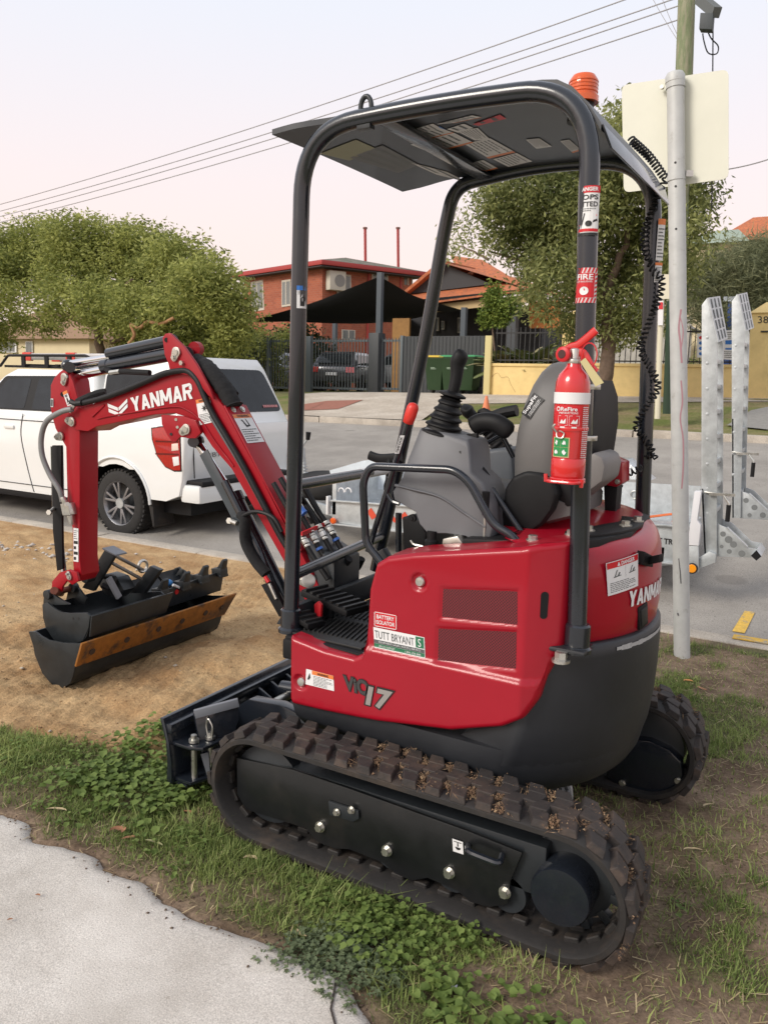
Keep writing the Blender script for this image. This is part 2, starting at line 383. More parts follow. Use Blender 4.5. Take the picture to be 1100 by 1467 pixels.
# concrete footpath
xs2 = np.concatenate([np.arange(-6, -.8, .2), np.arange(-.8, 1.7, .02), np.arange(1.7, 12, .2)]); ys2 = np.concatenate([[0, .02, .05, .1, .16, .24, .34], np.arange(.5, 3.0, .16)])
X2, T2 = np.meshgrid(xs2, ys2); Y2 = conc_edge(X2)-.01+T2
Z2 = .010+(vnoise(X2, Y2, 3, 50)-.5)*.006-.03*sm(.03, .0, T2)
v = np.stack([X2, Y2, Z2], -1).reshape(-1, 3); nx, ny = len(xs2), len(ys2)
i = np.arange(nx-1)[None]+np.arange(ny-1)[:, None]*nx; f = np.stack([i, i+1, i+1+nx, i+nx], -1).reshape(-1, 4)
CM = bpy.data.materials.new('worn_concrete'); CM.use_nodes = True
ground_mat(CM, [((.50, .465, .415), (.66, .625, .57), 2.6)], attr=False, fine=(260, .35))
def add_specks(m, sc, thr, col, amt=1.):
    N = m.node_tree.nodes; L = m.node_tree.links; b = N['Principled BSDF']; src = b.inputs['Base Color'].links[0].from_socket
    t = N.new('ShaderNodeTexCoord'); vo = N.new('ShaderNodeTexVoronoi'); vo.inputs['Scale'].default_value = sc; L.new(t.outputs['Object'], vo.inputs['Vector'])
    nz = N.new('ShaderNodeTexNoise'); nz.inputs['Scale'].default_value = sc*.25; L.new(t.outputs['Object'], nz.inputs['Vector'])
    mm = N.new('ShaderNodeMath'); mm.operation = 'MULTIPLY_ADD'; mm.inputs[1].default_value = .35; L.new(nz.outputs[0], mm.inputs[0]); L.new(vo.outputs['Distance'], mm.inputs[2])
    r = N.new('ShaderNodeMapRange'); r.inputs[1].default_value = thr; r.inputs[2].default_value = thr+.05; r.inputs[3].default_value = amt; r.inputs[4].default_value = 0; L.new(mm.outputs[0], r.inputs[0])
    x = N.new('ShaderNodeMix'); x.data_type = 'RGBA'; L.new(r.outputs[0], x.inputs[0]); L.new(src, x.inputs[6]); x.inputs[7].default_value = (*col, 1); L.new(x.outputs[2], b.inputs['Base Color'])
add_specks(CM, 95, .25, (.22, .19, .16), .6); add_specks(CM, 21, .20, (.30, .26, .21), .4); add_specks(CM, 2.2, .30, (.46, .42, .36), .3)
np_mesh('concrete_footpath', v, f, CM, kind='structure', smooth=60)
# crack of the path corner
b = MB(); pts = [PZ(x, y, .0125) for x, y in ((482, 1400), (478, 1425), (474, 1445), (480, 1467), (476, 1500))]
for a, c in zip(pts, pts[1:]): b.bar(a, c, .005, .002)
b.build('crack_in_footpath', mat('crack_dark', (.05, .04, .035), .9), kind='structure')

# near kerb, road with its cross fall, far kerb
def road_z(x, y): return -.10+(y+2.55)/(-8.0)*(.70+.10*(8-x)/8*.6)
KM = bpy.data.materials.new('kerb_concrete'); KM.use_nodes = True; ground_mat(KM, [((.36, .32, .27), (.50, .45, .38), 3)], attr=False, fine=(120, .3))
x = -6.
k = 0
KY = mat('worn_yellow_kerb_paint', (.62, .38, .06), .8, 0, .2, 20, col2=(.36, .30, .2), mixs=14, mixt=(.5, .6))
kerb = []
while x < 14:
    b = MB(); b.box(x+.004, x+1.196, -2.55, -2.39, -.16, .004+.004*(k % 2)); kerb.append(b.build('kerb_stone', KM, None, bevel=.012, kind='structure')); x += 1.2; k += 1
RM = bpy.data.materials.new('asphalt'); RM.use_nodes = True; ground_mat(RM, [((.27, .25, .225), (.36, .335, .30), 1.1)], attr=False, fine=(140, .5))
add_specks(RM, 60, .2, (.10, .09, .085), .7); add_specks(RM, 1.3, .25, (.17, .155, .14), .5); add_specks(RM, 25, .28, (.12, .11, .10), .6)
xs3 = np.arange(-40, 90.1, 2.); ys3 = np.array([-2.54, -2.9, -3.5, -4.5, -6.5, -8.5, -10.2, -10.52]); X3, Y3 = np.meshgrid(xs3, ys3); Z3 = road_z(np.clip(X3, -6, 20), Y3)
v = np.stack([X3, Y3, Z3], -1).reshape(-1, 3); nx, ny = len(xs3), len(ys3)
i = np.arange(nx-1)[None]+np.arange(ny-1)[:, None]*nx; f = np.stack([i, i+1, i+1+nx, i+nx], -1).reshape(-1, 4)
np_mesh('road', v, f, RM, kind='structure', smooth=60)
YP = mat('yellow_road_paint', (.66, .42, .08), .8, 0, .25, 30, col2=(.3, .26, .2), mixs=18, mixt=(.56, .66))
WP = mat('white_road_paint', (.62, .6, .57), .8, 0, .15, 20)
def roadmark(name, pix, m, dz=.006):
    P = []
    for px, py in pix:
        z = 0.
        for _ in range(6): q = PZ(px, py, z); z = road_z(q.x, q.y)+dz
        P.append(PZ(px, py, z))
    b = MB(); b.add(P, [tuple(range(len(P)))]); return b.build(name, m, kind='structure', smooth=0)
roadmark('road_marking', [(1066, 875), (1081, 877), (1066, 907), (1048, 904)], YP)
roadmark('lane_marking', [(425, 649), (471, 646), (472, 649), (425, 653)], WP)
b = MB(); b.box(-6, -.50, -2.548, -2.47, .008, .0135); b.build('kerb_marking', KY, kind='structure')
# sea of ground beyond everything: base sheet to the horizon and the rising ground of the far side
FV = bpy.data.materials.new('far_grass_ground'); FV.use_nodes = True; ground_mat(FV, [((.12, .15, .035), (.24, .19, .10), 1.2)], attr=False, fine=(20, .6))
def far_z(x, y):  # rises behind the far kerb
    x = np.clip(x, -6, 20); k = road_z(x, -10.55)+.10
    return k+(1.22-.018*(x-2)-k)*sm(-10.55, -15.8, y)
xs4 = np.concatenate([np.arange(-40, 0, 4.), np.arange(0, 22, .5), np.arange(22, 90, 6.)]); ys4 = np.concatenate([np.arange(-10.72, -16.5, -.4), [-17, -18.5, -22, -30, -60]])
X4, Y4 = np.meshgrid(xs4, ys4); Z4 = far_z(X4, Y4)
v = np.stack([X4, Y4, Z4], -1).reshape(-1, 3); nx, ny = len(xs4), len(ys4)
i = np.arange(nx-1)[None]+np.arange(ny-1)[:, None]*nx; f = np.stack([i, i+1, i+1+nx, i+nx], -1).reshape(-1, 4)
np_mesh('far_verge', v, f, FV, kind='structure', smooth=60)
b = MB(); b.box(-300, 300, -500, 60, -.6, -.5); b.build('terrain', FV, kind='structure')
x = -6.
while x < 20:
    b = MB(); z = float(far_z(np.array(x+.6), np.array(-10.7))); b.box(x+.01, x+1.99, -10.74, -10.52, z-.2, z+.006); b.build('far_kerb_stone', KM, bevel=.01, kind='structure'); x += 2.
def far_patch(name, pix, m, dz=.012, n=8):
    """a paved patch lying on the far verge, corners from the photograph"""
    C4 = []
    for px, py in pix:
        y = -10.6; best = None
        for yy in np.arange(-10.55, -26, -.05):
            q = PY(px, py, yy)
            if q.z < float(far_z(np.array(q.x), np.array(yy))): best = q; break
            best = q
        C4.append(best)
    b = MB(); g = []
    for j in range(n+1):
        for i in range(n+1):
            u, w_ = i/n, j/n; p = C4[0]*(1-u)*(1-w_)+C4[1]*u*(1-w_)+C4[2]*u*w_+C4[3]*(1-u)*w_
            b.v.append(V(p.x, p.y, float(far_z(np.array(p.x), np.array(p.y)))+dz))
    for j in range(n):
        for i in range(n): k = j*(n+1)+i; b.f.append((k, k+1, k+n+2, k+n+1))
    return b.build(name, m, kind='structure', smooth=60)
DW = bpy.data.materials.new('driveway_concrete'); DW.use_nodes = True; ground_mat(DW, [((.42, .36, .29), (.54, .48, .40), 1.5)], attr=False, fine=(30, .3))
RB = mat('red_brick_paving', (.30, .12, .08), .9, 0, .2, 12)
# ================= the mini excavator =================
EX = thing('mini_excavator', (0, 0, 0), 'red and charcoal mini excavator with open canopy parked on the grass', 'excavator')
def mirror(p): return V(p[0], -p[1], p[2])
# ---- rubber tracks ----
CF, CR, RZ, RR = .522, -.455, .172, .178
PER = 2*(CF-CR)+2*PI*RR
def track_pt(s, r=RR):
    s %= PER; L = CF-CR
    if s < L: return CR+s, RZ+r, 0., 1.           # top run, moving forward
    s -= L
    if s < PI*RR: a = PI/2-s/RR; return CF+r*math.cos(a), RZ+r*math.sin(a), math.cos(a), math.sin(a)
    s -= PI*RR
    if s < L: return CF-s, RZ-r, 0., -1.
    s -= L; a = -PI/2-s/RR; return CR+r*math.cos(a), RZ+r*math.sin(a), math.cos(a), math.sin(a)
def lug_mesh():
    b = MB(); w_, l, h = .128, .044, .016
    def blk(y0, y1, l0, l1, sk, h=h):
        b.hexa([(-l0, y0, -.004), (l0, y0, -.004), (l1+sk, y1, -.004), (-l1+sk, y1, -.004),
                (-l0*.84, y0+.003, h), (l0*.84, y0+.003, h), (l1*.80+sk, y1-.005, h), (-l1*.80+sk, y1-.005, h)])
    blk(-.014, .042, .024, .029, .006, .019); blk(.040, .093, .030, .024, -.018, .017)
    me = bpy.data.meshes.new('lug'); me.from_pydata([tuple(p) for p in b.v], [], b.f)
    bm = bmesh.new(); bm.from_mesh(me); bmesh.ops.recalc_face_normals(bm, faces=bm.faces)
    bmesh.ops.bevel(bm, geom=bm.edges[:], offset=.0018, segments=1, affect='EDGES', clamp_overlap=True); bm.to_mesh(me); bm.free()
    me.materials.append(RUBT); me.polygons.foreach_set('use_smooth', [False]*len(me.polygons)); return me
LUG = lug_mesh()
def track(y0, y1):
    """belt between y0 (inner) and y1 (outer)"""
    b = MB(); n = 120; rings = []
    for k in range(n):
        s = PER*k/n; r1 = RR; r0 = RR-.026
        q = []
        for y, r in ((y0, r0+.006), (y0, r1-.006), (y0+.008, r1), (y1-.008, r1), (y1, r1-.006), (y1, r0+.006), (y1-.01, r0), (y0+.01, r0)):
            x, z, nx_, nz_ = track_pt(s, r); q.append((x, y, z))
        rings.append(q)
    rings.append(rings[0]); b.loft(rings, True, False)
    t = b.build('rubber_track', RUB, EX, smooth=50)
    # inner drive lugs as one joined guide
    g = MB(); ym = (y0+y1)/2; g.box(-.020, .020, -.012, .012, -.014, .002); g0 = g.build('drive_lug', RUB, t, bevel=.003, seg=1)
    for k in range(41):
        x, z, nx_, nz_ = track_pt(PER*k/41, RR-.026); N_ = V(nx_, 0, nz_); T_ = V(nz_, 0, -nx_)
        for dy in (-.026, .026):
            o = g0 if k == 0 and dy < 0 else bpy.data.objects.new('drive_lug', g0.data)
            if o is not g0: COL.objects.link(o); o.parent = t
            o.matrix_basis = Matrix(((T_.x, 0, N_.x, x), (0, 1, 0, ym+dy), (T_.z, 0, N_.z, z), (0, 0, 0, 1)))
    m = 41
    for side in (1, -1):
        for k in range(m):
            s = PER*(k+(.5 if side < 0 else 0))/m; x, z, nx_, nz_ = track_pt(s, RR)
            N_ = V(nx_, 0, nz_); T_ = V(nz_, 0, -nx_); Y_ = V(0, side, 0)
            o = bpy.data.objects.new('lug', LUG); COL.objects.link(o); o.parent = t
            c = V(x, ym, z); jx = T_*side
            o.matrix_basis = Matrix(((jx.x, Y_.x, N_.x, c.x), (jx.y, Y_.y, N_.y, c.y), (jx.z, Y_.z, N_.z, c.z), (0, 0, 0, 1))) @ Matrix.Rotation(rnd.uniform(-.04, .04), 4, 'Z') @ Matrix.Scale(rnd.uniform(.93, 1.07), 4, (0, 0, 1))
    return t
T1 = track(.462, .65); T2 = track(-.50, -.31)
# dirt caked on the top run
dv = []; df = []
for (ya, yb, x0, x1, n) in ((.47, .645, -.62, .15, 900), (-.49, -.32, -.62, -.2, 200)):
    for k in range(n):
        s = rnd.uniform(-.35, CF-CR-.32+.0)*1.0; s = s if s > x0-CR-1 else 0
        x, z, nx_, nz_ = track_pt(s, RR+rnd.uniform(.0, .012)); y = rnd.uniform(ya, yb)
        if mnoise.noise(V(x*9, y*12, 3)) < .02: continue
        r = rnd.uniform(.0012, .0045); d = V(rnd.uniform(-1, 1), rnd.uniform(-1, 1), rnd.uniform(-.6, .6)).normalized()
        a = rnd.random() < .35; L_ = r*(5 if a else 1.2); w_ = r*(.3 if a else 1.0); e = d.cross(V(.2, .1, 1)).normalized(); h_ = V(nx_, 0, nz_)
        c = V(x, y, z); k0 = len(dv); dv += [c-d*L_, c-e*w_, c+d*L_, c+e*w_, c+h_*w_*1.4]; df += [(k0, k0+1, k0+4), (k0+1, k0+2, k0+4), (k0+2, k0+3, k0+4), (k0+3, k0, k0+4)]
for q_ in range(64):
    s = rnd.uniform(-.42, .52)+rnd.uniform(0, .12); yc = rnd.uniform(.475, .64); far_t = q_ > 52
    if far_t: yc = rnd.uniform(-.49, -.33); s = rnd.uniform(-.4, 0)
    for k in range(75):
        x, z, nx_, nz_ = track_pt(s+rnd.gauss(0, .011), RR+rnd.uniform(0, .016)); y = yc+rnd.gauss(0, .014); r = rnd.uniform(.0010, .0038); d = V(rnd.uniform(-1, 1), rnd.uniform(-1, 1), rnd.uniform(-.6, .6)).normalized()
        a = rnd.random() < .4; L_ = r*(4.5 if a else 1.2); w_ = r*(.28 if a else 1.0); e = d.cross(V(.2, .1, 1)).normalized(); h_ = V(nx_, 0, nz_); c = V(x, y, z); k0 = len(dv)
        dv += [c-d*L_, c-e*w_, c+d*L_, c+e*w_, c+h_*w_*1.4]; df += [(k0, k0+1, k0+4), (k0+1, k0+2, k0+4), (k0+2, k0+3, k0+4), (k0+3, k0, k0+4)]
me = bpy.data.meshes.new('caked_dirt'); me.from_pydata([tuple(p) for p in dv], [], df); me.materials.append(mat('caked_dirt_straw', (.16, .095, .055), .95, 0, .6, 40, col2=(.34, .24, .14), mixs=60, mixt=(.5, .62))); link('caked_dirt', me, T1, 0, kind='stuff')
# ---- track frames ----
FRM = mat('black_frame_paint', (.007, .008, .009), .38, 0, .25, 8, coat=.15, rvar=.12, bump=.08, bscale=40, col2=(.018, .016, .015), mixs=5, mixt=(.55, .75))
def track_frame(yo, sgn):
    """yo: plane of the plate facing outwards"""
    P = [(339, 1086), (340, 1138), (352, 1160), (378, 1168), (438, 1187), (452, 1205), (478, 1216), (500, 1217), (548, 1236), (566, 1252), (590, 1262), (612, 1258), (655, 1276), (672, 1292), (700, 1300), (727, 1296), (731, 1262), (748, 1222), (668, 1190), (500, 1130), (420, 1103)]
    L_ = [PY(a, b_, .60) for a, b_ in P]
    b = MB(); b.prism([V(p.x, yo, p.z) for p in L_], V(0, -.012*sgn, 0)); fr = b.build('track_frame', FRM, EX, bevel=.003)
    b = MB(); b.box(-.40, .46, min(yo-.15*sgn, yo-.02*sgn), max(yo-.15*sgn, yo-.02*sgn), .11, .255); b.build('frame_beam', DRK, EX, bevel=.006)
    rr = MB()
    for x in (.30, .065, -.135, -.30):
        rr = MB(); ya = yo-.02*sgn
        rr.lathe([(.052, 0), (.056, .01), (.056, .035), (.03, .04), (.03, .09), (.056, .095), (.056, .12), (.05, .13)], (x, ya-.0*sgn, .085), (0, -sgn, 0), 24); rr.build('track_roller', DRK, EX)
        bb = MB(); bb.bolt((x, yo+.001*sgn, .105), (0, sgn, 0), .012, .016); bb.build('bolt', STEEL, fr)
    b = MB(); b.lathe([(.09, 0), (.128, .01), (.128, .05), (.09, .055), (.06, .12), (.128, .13), (.09, .17)], (CF-.005, yo+.0-.01*sgn, RZ), (0, -sgn, 0), 32); b.build('front_idler', DRK, EX)
    b = MB(); c0 = V(CR, yo-.03*sgn, RZ)
    b.lathe([(.06, 0), (.118, .004), (.118, .03), (.06, .036)], c0-V(0, .03*sgn, 0), (0, -sgn, 0), 36)
    for k in range(13):
        a = 2*PI*k/13; d = V(math.cos(a), 0, math.sin(a)); b.obox(c0-V(0, .045*sgn, 0)+d*.127, d*.018, V(0, .014, 0), V(-d.z, 0, d.x)*.012)
    sp_ = b.build('drive_sprocket', DRK, EX, bevel=.002)
    b = MB(); b.lathe([(.080, -.05), (.080, .030), (.076, .038), (.02, .040)], V(CR+.0, yo-.01*sgn, RZ-.012), (0, sgn, 0), 40); b.build('travel_motor_cover', BLK, EX)
    return fr
F1 = track_frame(.600, 1)
b = MB(); b.prism([PY(x, y, .602) for x, y in ((472, 1146), (474, 1166), (508, 1176), (516, 1172), (515, 1160))], V(0, .008, 0)); b.build('bracket_plate', DRK, F1, bevel=.003)
for px, py in ((483, 1163), (504, 1160)):
    b = MB(); b.bolt(PY(px, py, .612), (0, 1, 0), .008, .012); b.build('bolt', STEEL, F1)
b = MB(); b.tube(fillet([PY(670, 1211, .602), PY(670, 1220, .64), PY(716, 1238, .64), PY(719, 1225, .602)], .02), .009, 8); b.build('tie_down_handle', BLK, F1)
mp = quad_map(PY(649, 1219, .6035), PY(664, 1224, .6035), PY(663, 1206, .6035), PY(648, 1201, .6035))
st = sticker(mp, 0, 0, 1, 1, WHITE, F1, 'hook_symbol_sticker')
poly_marks(mp, [[(.25+.25*math.cos(a)+.25, .45+.22*math.sin(a)) for a in [PI+PI*k/8 for k in range(9)]]+[(.62+.0*k, .45) for k in range(1)]+[(.38, .45)], [(.45, .5), (.55, .5), (.55, .8), (.45, .8)], [(.15, .82), (.85, .82), (.85, .88), (.15, .88)]], BLACKP, st, 'hook_symbol')
# far track frame: the cover facing the camera on the inner side of the far track
far = [PY(x, y, -.33) for x, y in ((868, 1082), (868, 1114), (895, 1135), (925, 1147), (950, 1150), (968, 1140), (978, 1120), (975, 1092), (958, 1075), (930, 1062), (900, 1058))]
b = MB(); b.prism(far, V(0, -.05, 0)); F2 = b.build('track_frame', BLK, EX, bevel=.008)
for px, py in ((893, 1069), (891, 1122), (971, 1119)):
    b = MB(); b.bolt(PY(px, py, -.328), (0, 1, 0), .009, .008); b.build('bolt', STEEL, F2)
b = MB(); b.box(-.40, .46, -.50, -.38, .09, .255); b.build('frame_beam', DRK, EX, bevel=.006)
b = MB(); b.lathe([(.09, 0), (.128, .01), (.128, .15), (.09, .17)], (CF, -.345, RZ), (0, -1, 0), 32); b.build('front_idler', DRK, EX)
b = MB(); b.lathe([(.09, 0), (.128, .01), (.128, .15), (.09, .17)], (CR, -.37, RZ), (0, -1, 0), 32); b.build('drive_sprocket', DRK, EX)
# undercarriage centre and swing ring
b = MB(); b.box(-.30, .34, -.38, .42, .14, .25); b.box(-.2, .24, -.5, .5, .17, .24); b.build('undercarriage', DRK, EX, bevel=.015)
b = MB(); b.lathe([(.20, 0), (.20, .03), (.18, .035), (.18, .08)], (0, 0, .25), n=40); b.build('slew_ring', DRK, EX)
for k in range(3):
    a = [PY(790+k*9, 1112, .15), PY(797+k*9, 1130, .17), PY(795+k*9, 1152, .16), PY(780+k*8, 1150, .05)]
    b = MB(); b.tube(spline([a[0]+V(.05, -.1, .06)]+a, 6), .011, 8); b.build('travel_hose', mat('grey_hose', (.33, .34, .35), .5, .3, .1, 30), EX)
for k in range(2):
    b = MB(); b.tube(spline([PY(868, 1084+k*8, -.3), PY(845, 1088+k*7, -.28), PY(828, 1098+k*6, -.27), PY(820, 1090+k*6, -.26)], 6), .012, 8); b.build('travel_hose', MATS['grey_hose'], EX)

# ---- lower skirt and rear counterweight ----
def foot(xf, ys, R, n=28, xr=None):
    """plan outline: flat front, straight sides, round tail"""
    a0 = math.asin(min(1, ys/R)); P = [(xf, -ys), (xf, ys)]
    if xr is None:
        arc = [PI-a0+2*a0*k/n for k in range(n+1)]
    P = [(xf-.03, -ys), (xf, -ys+.03), (xf, 0), (xf, ys-.03), (xf-.03, ys)]
    for k in range(1, 6): P.append((xf-.03+(-R*math.cos(a0)-xf+.03)*k/6, ys))
    for a in [PI-a0+2*a0*k/n for k in range(n+1)]: P.append((R*math.cos(a), R*math.sin(a)))
    for k in range(5, 0, -1): P.append((xf-.03+(-R*math.cos(a0)-xf+.03)*k/6, -ys))
    return P
b = MB(); rings = []
for z, xf, ys, R in ((.255, .40, .32, .40), (.275, .47, .385, .445), (.30, .51, .43, .47), (.335, .53, .455, .49), (.40, .535, .462, .505), (.43, .53, .46, .505)):
    rings.append([V(x, y, z+(.03*sm(-.1, .5, np.array(x)) if z < .36 else 0)) for x, y in foot(xf, ys, R)])
b.loft(rings); b.build('lower_skirt', SKIRT, EX, smooth=60)
# the tail casting: a rounded block behind x=-.15
def tail(R, ys, xf, n=36):
    a0 = math.asin(min(1, ys/R)); P = []
    for k in range(n+1): a = PI-a0+2*a0*k/n; P.append((R*math.cos(a), R*math.sin(a)))
    return [(xf, ys-.03)]+P+[(xf, -ys+.03)]
b = MB(); rings = []
for z, R, ys, xf in ((.38, .500, .452, -.0), (.42, .512, .456, -.06), (.50, .522, .456, -.18), (.60, .527, .455, -.24), (.70, .527, .452, -.27), (.735, .525, .450, -.28), (.742, .517, .444, -.28)):
    rings.append([V(x, y, z) for x, y in tail(R, ys, xf)])
b.loft(rings); b.build('counterweight', SKIRT, EX, smooth=60)
# worn scratch along the ledge
b = MB(); n = 14
for k in range(n):
    a0 = math.radians(152+k*2.2); a1 = math.radians(152+(k+1)*2.2+.6); R = .5285
    h0 = .003+.006*abs(mnoise.noise(V(k*.7, 0, 0))); b.add([(R*math.cos(a0), R*math.sin(a0), .716-h0), (R*math.cos(a1), R*math.sin(a1), .716-h0), (R*math.cos(a1), R*math.sin(a1), .720+h0), (R*math.cos(a0), R*math.sin(a0), .720+h0)], [(0, 1, 2, 3)])
b.build('paint_scratch', mat('scratched_primer', (.38, .38, .38), .6, 0, .2, 60), EX)

# ---- red panels as gridded shells with rounded rims ----
def side_y(x, z):
    lower = .012*sm(.665, .645, z-.06*(x-.2)*.2)
    yy = .470+lower
    arc = np.sqrt(np.maximum(.545**2-np.minimum(x, 0)**2, .01))
    return np.minimum(yy, arc-.004+lower)
def to_xz(pix, it=6):
    o = []
    for px, py in pix:
        y = .47
        for _ in range(it): q = PY(px, py, y); y = float(side_y(np.array(q.x), np.array(q.z)))
        q = PY(px, py, y); o.append((q.x, q.z))
    return o
top = to_xz([(406, 914), (412, 911), (464, 932), (506, 943), (518, 938), (522, 924), (525, 898), (528, 845), (538, 808), (554, 798), (591, 793), (744, 785), (775, 780), (817, 777)])
bot = to_xz([(414, 1000), (417, 1009), (459, 1019), (538, 1035), (644, 1048), (717, 1043), (749, 1030), (770, 1003), (781, 972), (800, 938), (813, 922)])
def panel(top, bot, yf, res=.006, rim=.016, depth=.05, mtl=RED, name='side_panel', parent=None, dents=()):
    T = sorted(top); B = sorted(bot); x0 = max(T[0][0], B[0][0]); x1 = min(T[-1][0], B[-1][0])
    nx = int((x1-x0)/res)+1; xs = list(np.linspace(x0, x1, nx))
    # denser columns where the top edge is steep
    xs = np.array(sorted(set(xs+[q+d for q, _ in T if x0 < q < x1 for d in (-.0015, 0, .0015)])))
    zt = np.interp(xs, [p[0] for p in T], [p[1] for p in T]); zb = np.interp(xs, [p[0] for p in B], [p[1] for p in B])
    nz = 90; t = np.linspace(0, 1, nz); Xg = np.repeat(xs[None], nz, 0); Zg_ = zb[None]*(1-t[:, None])+zt[None]*t[:, None]
    poly = [(x, z) for x, z in zip(xs, zt)]+[(x, z) for x, z in zip(xs[::-1], zb[::-1])]
    D = np.full(Xg.shape, 9.)
    for (ax, az), (bx, bz) in zip(poly, poly[1:]+poly[:1]):
        dx, dz = bx-ax, bz-az; l2 = dx*dx+dz*dz+1e-12; tt = np.clip(((Xg-ax)*dx+(Zg_-az)*dz)/l2, 0, 1)
        D = np.minimum(D, np.hypot(Xg-ax-tt*dx, Zg_-az-tt*dz))
    Yg = yf(Xg, Zg_); e = np.clip(rim-D, 0, rim); Yg = Yg-(rim-np.sqrt(np.maximum(rim**2-e**2, 0)))*1.0
    for f_ in dents: Yg = Yg+f_(Xg, Zg_)
    n0 = len(xs); v = np.stack([Xg, Yg, Zg_], -1).reshape(-1, 3); i = np.arange(n0-1)[None]+np.arange(nz-1)[:, None]*n0
    f = [tuple(q) for q in np.stack([i, i+1, i+1+n0, i+n0], -1).reshape(-1, 4)]
    bd = list(range(n0))+[k*n0+n0-1 for k in range(1, nz)]+[(nz-1)*n0+k for k in range(n0-2, -1, -1)]+[k*n0 for k in range(nz-2, 0, -1)]
    k0 = len(v); v = list(map(tuple, v))+[(v[q][0], v[q][1]-depth, v[q][2]) for q in bd]
    for a in range(len(bd)): c = (a+1) % len(bd); f.append((bd[a], bd[c], k0+c, k0+a))
    me = bpy.data.meshes.new(name); me.from_pydata(v, [], f); me.materials.append(mtl); return link(name, me, parent or EX, 75)
# recess shapes round the vents and the lock, in x,z
def qx(px, py): return to_xz([(px, py)])[0]
V1 = [qx(*p) for p in ((632, 842), (742, 846), (742, 898), (630, 886))]; V2 = [qx(*p) for p in ((625, 899), (741, 904), (740, 961), (623, 949))]
LK = qx(600, 834); L2 = qx(430, 978)
def dent_poly(P, dep, soft=.008):
    P = np.array(P)
    def f(x, z):
        d = np.full(x.shape, 9.)
        for a, c in zip(P, np.roll(P, -1, 0)):
            e = c-a; e = e/np.hypot(*e); s = (x-a[0])*e[1]-(z-a[1])*e[0]; d = np.minimum(d, s)
        if True:
            cx, cz = P.mean(0); s0 = None
        sg = 1.
        d0 = np.full((1,), 9.)
        for a, c in zip(P, np.roll(P, -1, 0)):
            e = c-a; e = e/np.hypot(*e); d0 = np.minimum(d0, (cx-a[0])*e[1]-(cz-a[1])*e[0])
        if d0[0] < 0:
            d = np.full(x.shape, 9.)
            for a, c in zip(P, np.roll(P, -1, 0)):
                e = c-a; e = e/np.hypot(*e); d = np.minimum(d, -((x-a[0])*e[1]-(z-a[1])*e[0]))
        return -dep*sm(-soft, soft, d)
    return f
def dent_round(c, r, dep): return lambda x, z: -dep*sm(r+.006, r-.006, np.hypot(x-c[0], z-c[1]))
VA = [qx(*p) for p in ((615, 822), (757, 826), (762, 975), (605, 966))]
side = panel(top, bot, side_y, dents=(dent_poly(V1, .006), dent_poly(V2, .006), dent_round(LK, .024, .010), dent_round(L2, .024, .010)))
PERF = bpy.data.materials.new('perforated_red_metal'); PERF.use_nodes = True
def perf():
    n = PERF.node_tree; N = n.nodes; L = n.links; b = N['Principled BSDF']; b.inputs['Roughness'].default_value = .5
    t = N.new('ShaderNodeTexCoord'); mp_ = N.new('ShaderNodeMapping'); L.new(t.outputs['Object'], mp_.inputs[0]); mp_.inputs['Rotation'].default_value = (0, PI/4, 0); mp_.inputs['Scale'].default_value = (1/.0062, 0, 1/.0062)
    vo = N.new('ShaderNodeTexVoronoi'); vo.inputs['Scale'].default_value = 1; vo.inputs['Randomness'].default_value = 0; L.new(mp_.outputs[0], vo.inputs['Vector'])
    r = N.new('ShaderNodeMapRange'); r.inputs[1].default_value = .30; r.inputs[2].default_value = .40; L.new(vo.outputs['Distance'], r.inputs[0])
    m = N.new('ShaderNodeMix'); m.data_type = 'RGBA'; m.inputs[6].default_value = (.012, .002, .003, 1); m.inputs[7].default_value = (.16, .010, .018, 1); L.new(r.outputs[0], m.inputs[0]); L.new(m.outputs[2], b.inputs['Base Color'])
perf()
for P in (V1, V2):
    c = np.mean(P, 0); Q = [(c[0]+(x-c[0])*.965, c[1]+(z-c[1])*.93) for x, z in P]; b = MB(); n = 12
    for j in range(n+1):
        for i_ in range(n+1):
            u, v_ = i_/n, j/n; x = (Q[0][0]*(1-u)+Q[1][0]*u)*(1-v_)+(Q[3][0]*(1-u)+Q[2][0]*u)*v_; z = (Q[0][1]*(1-u)+Q[1][1]*u)*(1-v_)+(Q[3][1]*(1-u)+Q[2][1]*u)*v_
            b.v.append(V(x, float(side_y(np.array(x), np.array(z)))-.0048, z))
    for j in range(n):
        for i_ in range(n): k = j*(n+1)+i_; b.f.append((k, k+1, k+n+2, k+n+1))
    b.build('vent_mesh', PERF, side, smooth=0)
for c in (LK, L2):
    y = float(side_y(np.array(c[0]), np.array(c[1])))-.010
    b = MB(); b.lathe([(.015, 0), (.015, .005), (.012, .009), (.005, .010)], (c[0], y, c[1]), (0, 1, 0), 20); b.build('lock', STEEL, side)
# rear closing strip of the side panel (faces the tail) with its slot
def cylmap(R, a0, z0): return lambda u, v, w=0.: V((R+w)*math.cos(a0+u/R), (R+w)*math.sin(a0+u/R), z0+v)
sl_c = PY(787, 862, .40)
b = MB(); pts = [V(sl_c.x+.010*math.cos(a)*.9, 0, sl_c.z+(.028 if math.sin(a) >= 0 else -.028)+.010*math.sin(a)) for a in [2*PI*k/16 for k in range(16)]]
pts = [V(p.x, float(side_y(np.array(p.x), np.array(p.z)))+.0015, p.z) for p in pts]
b.add(pts, [tuple(range(16))]); b.build('slot', PLAS, side, smooth=0)
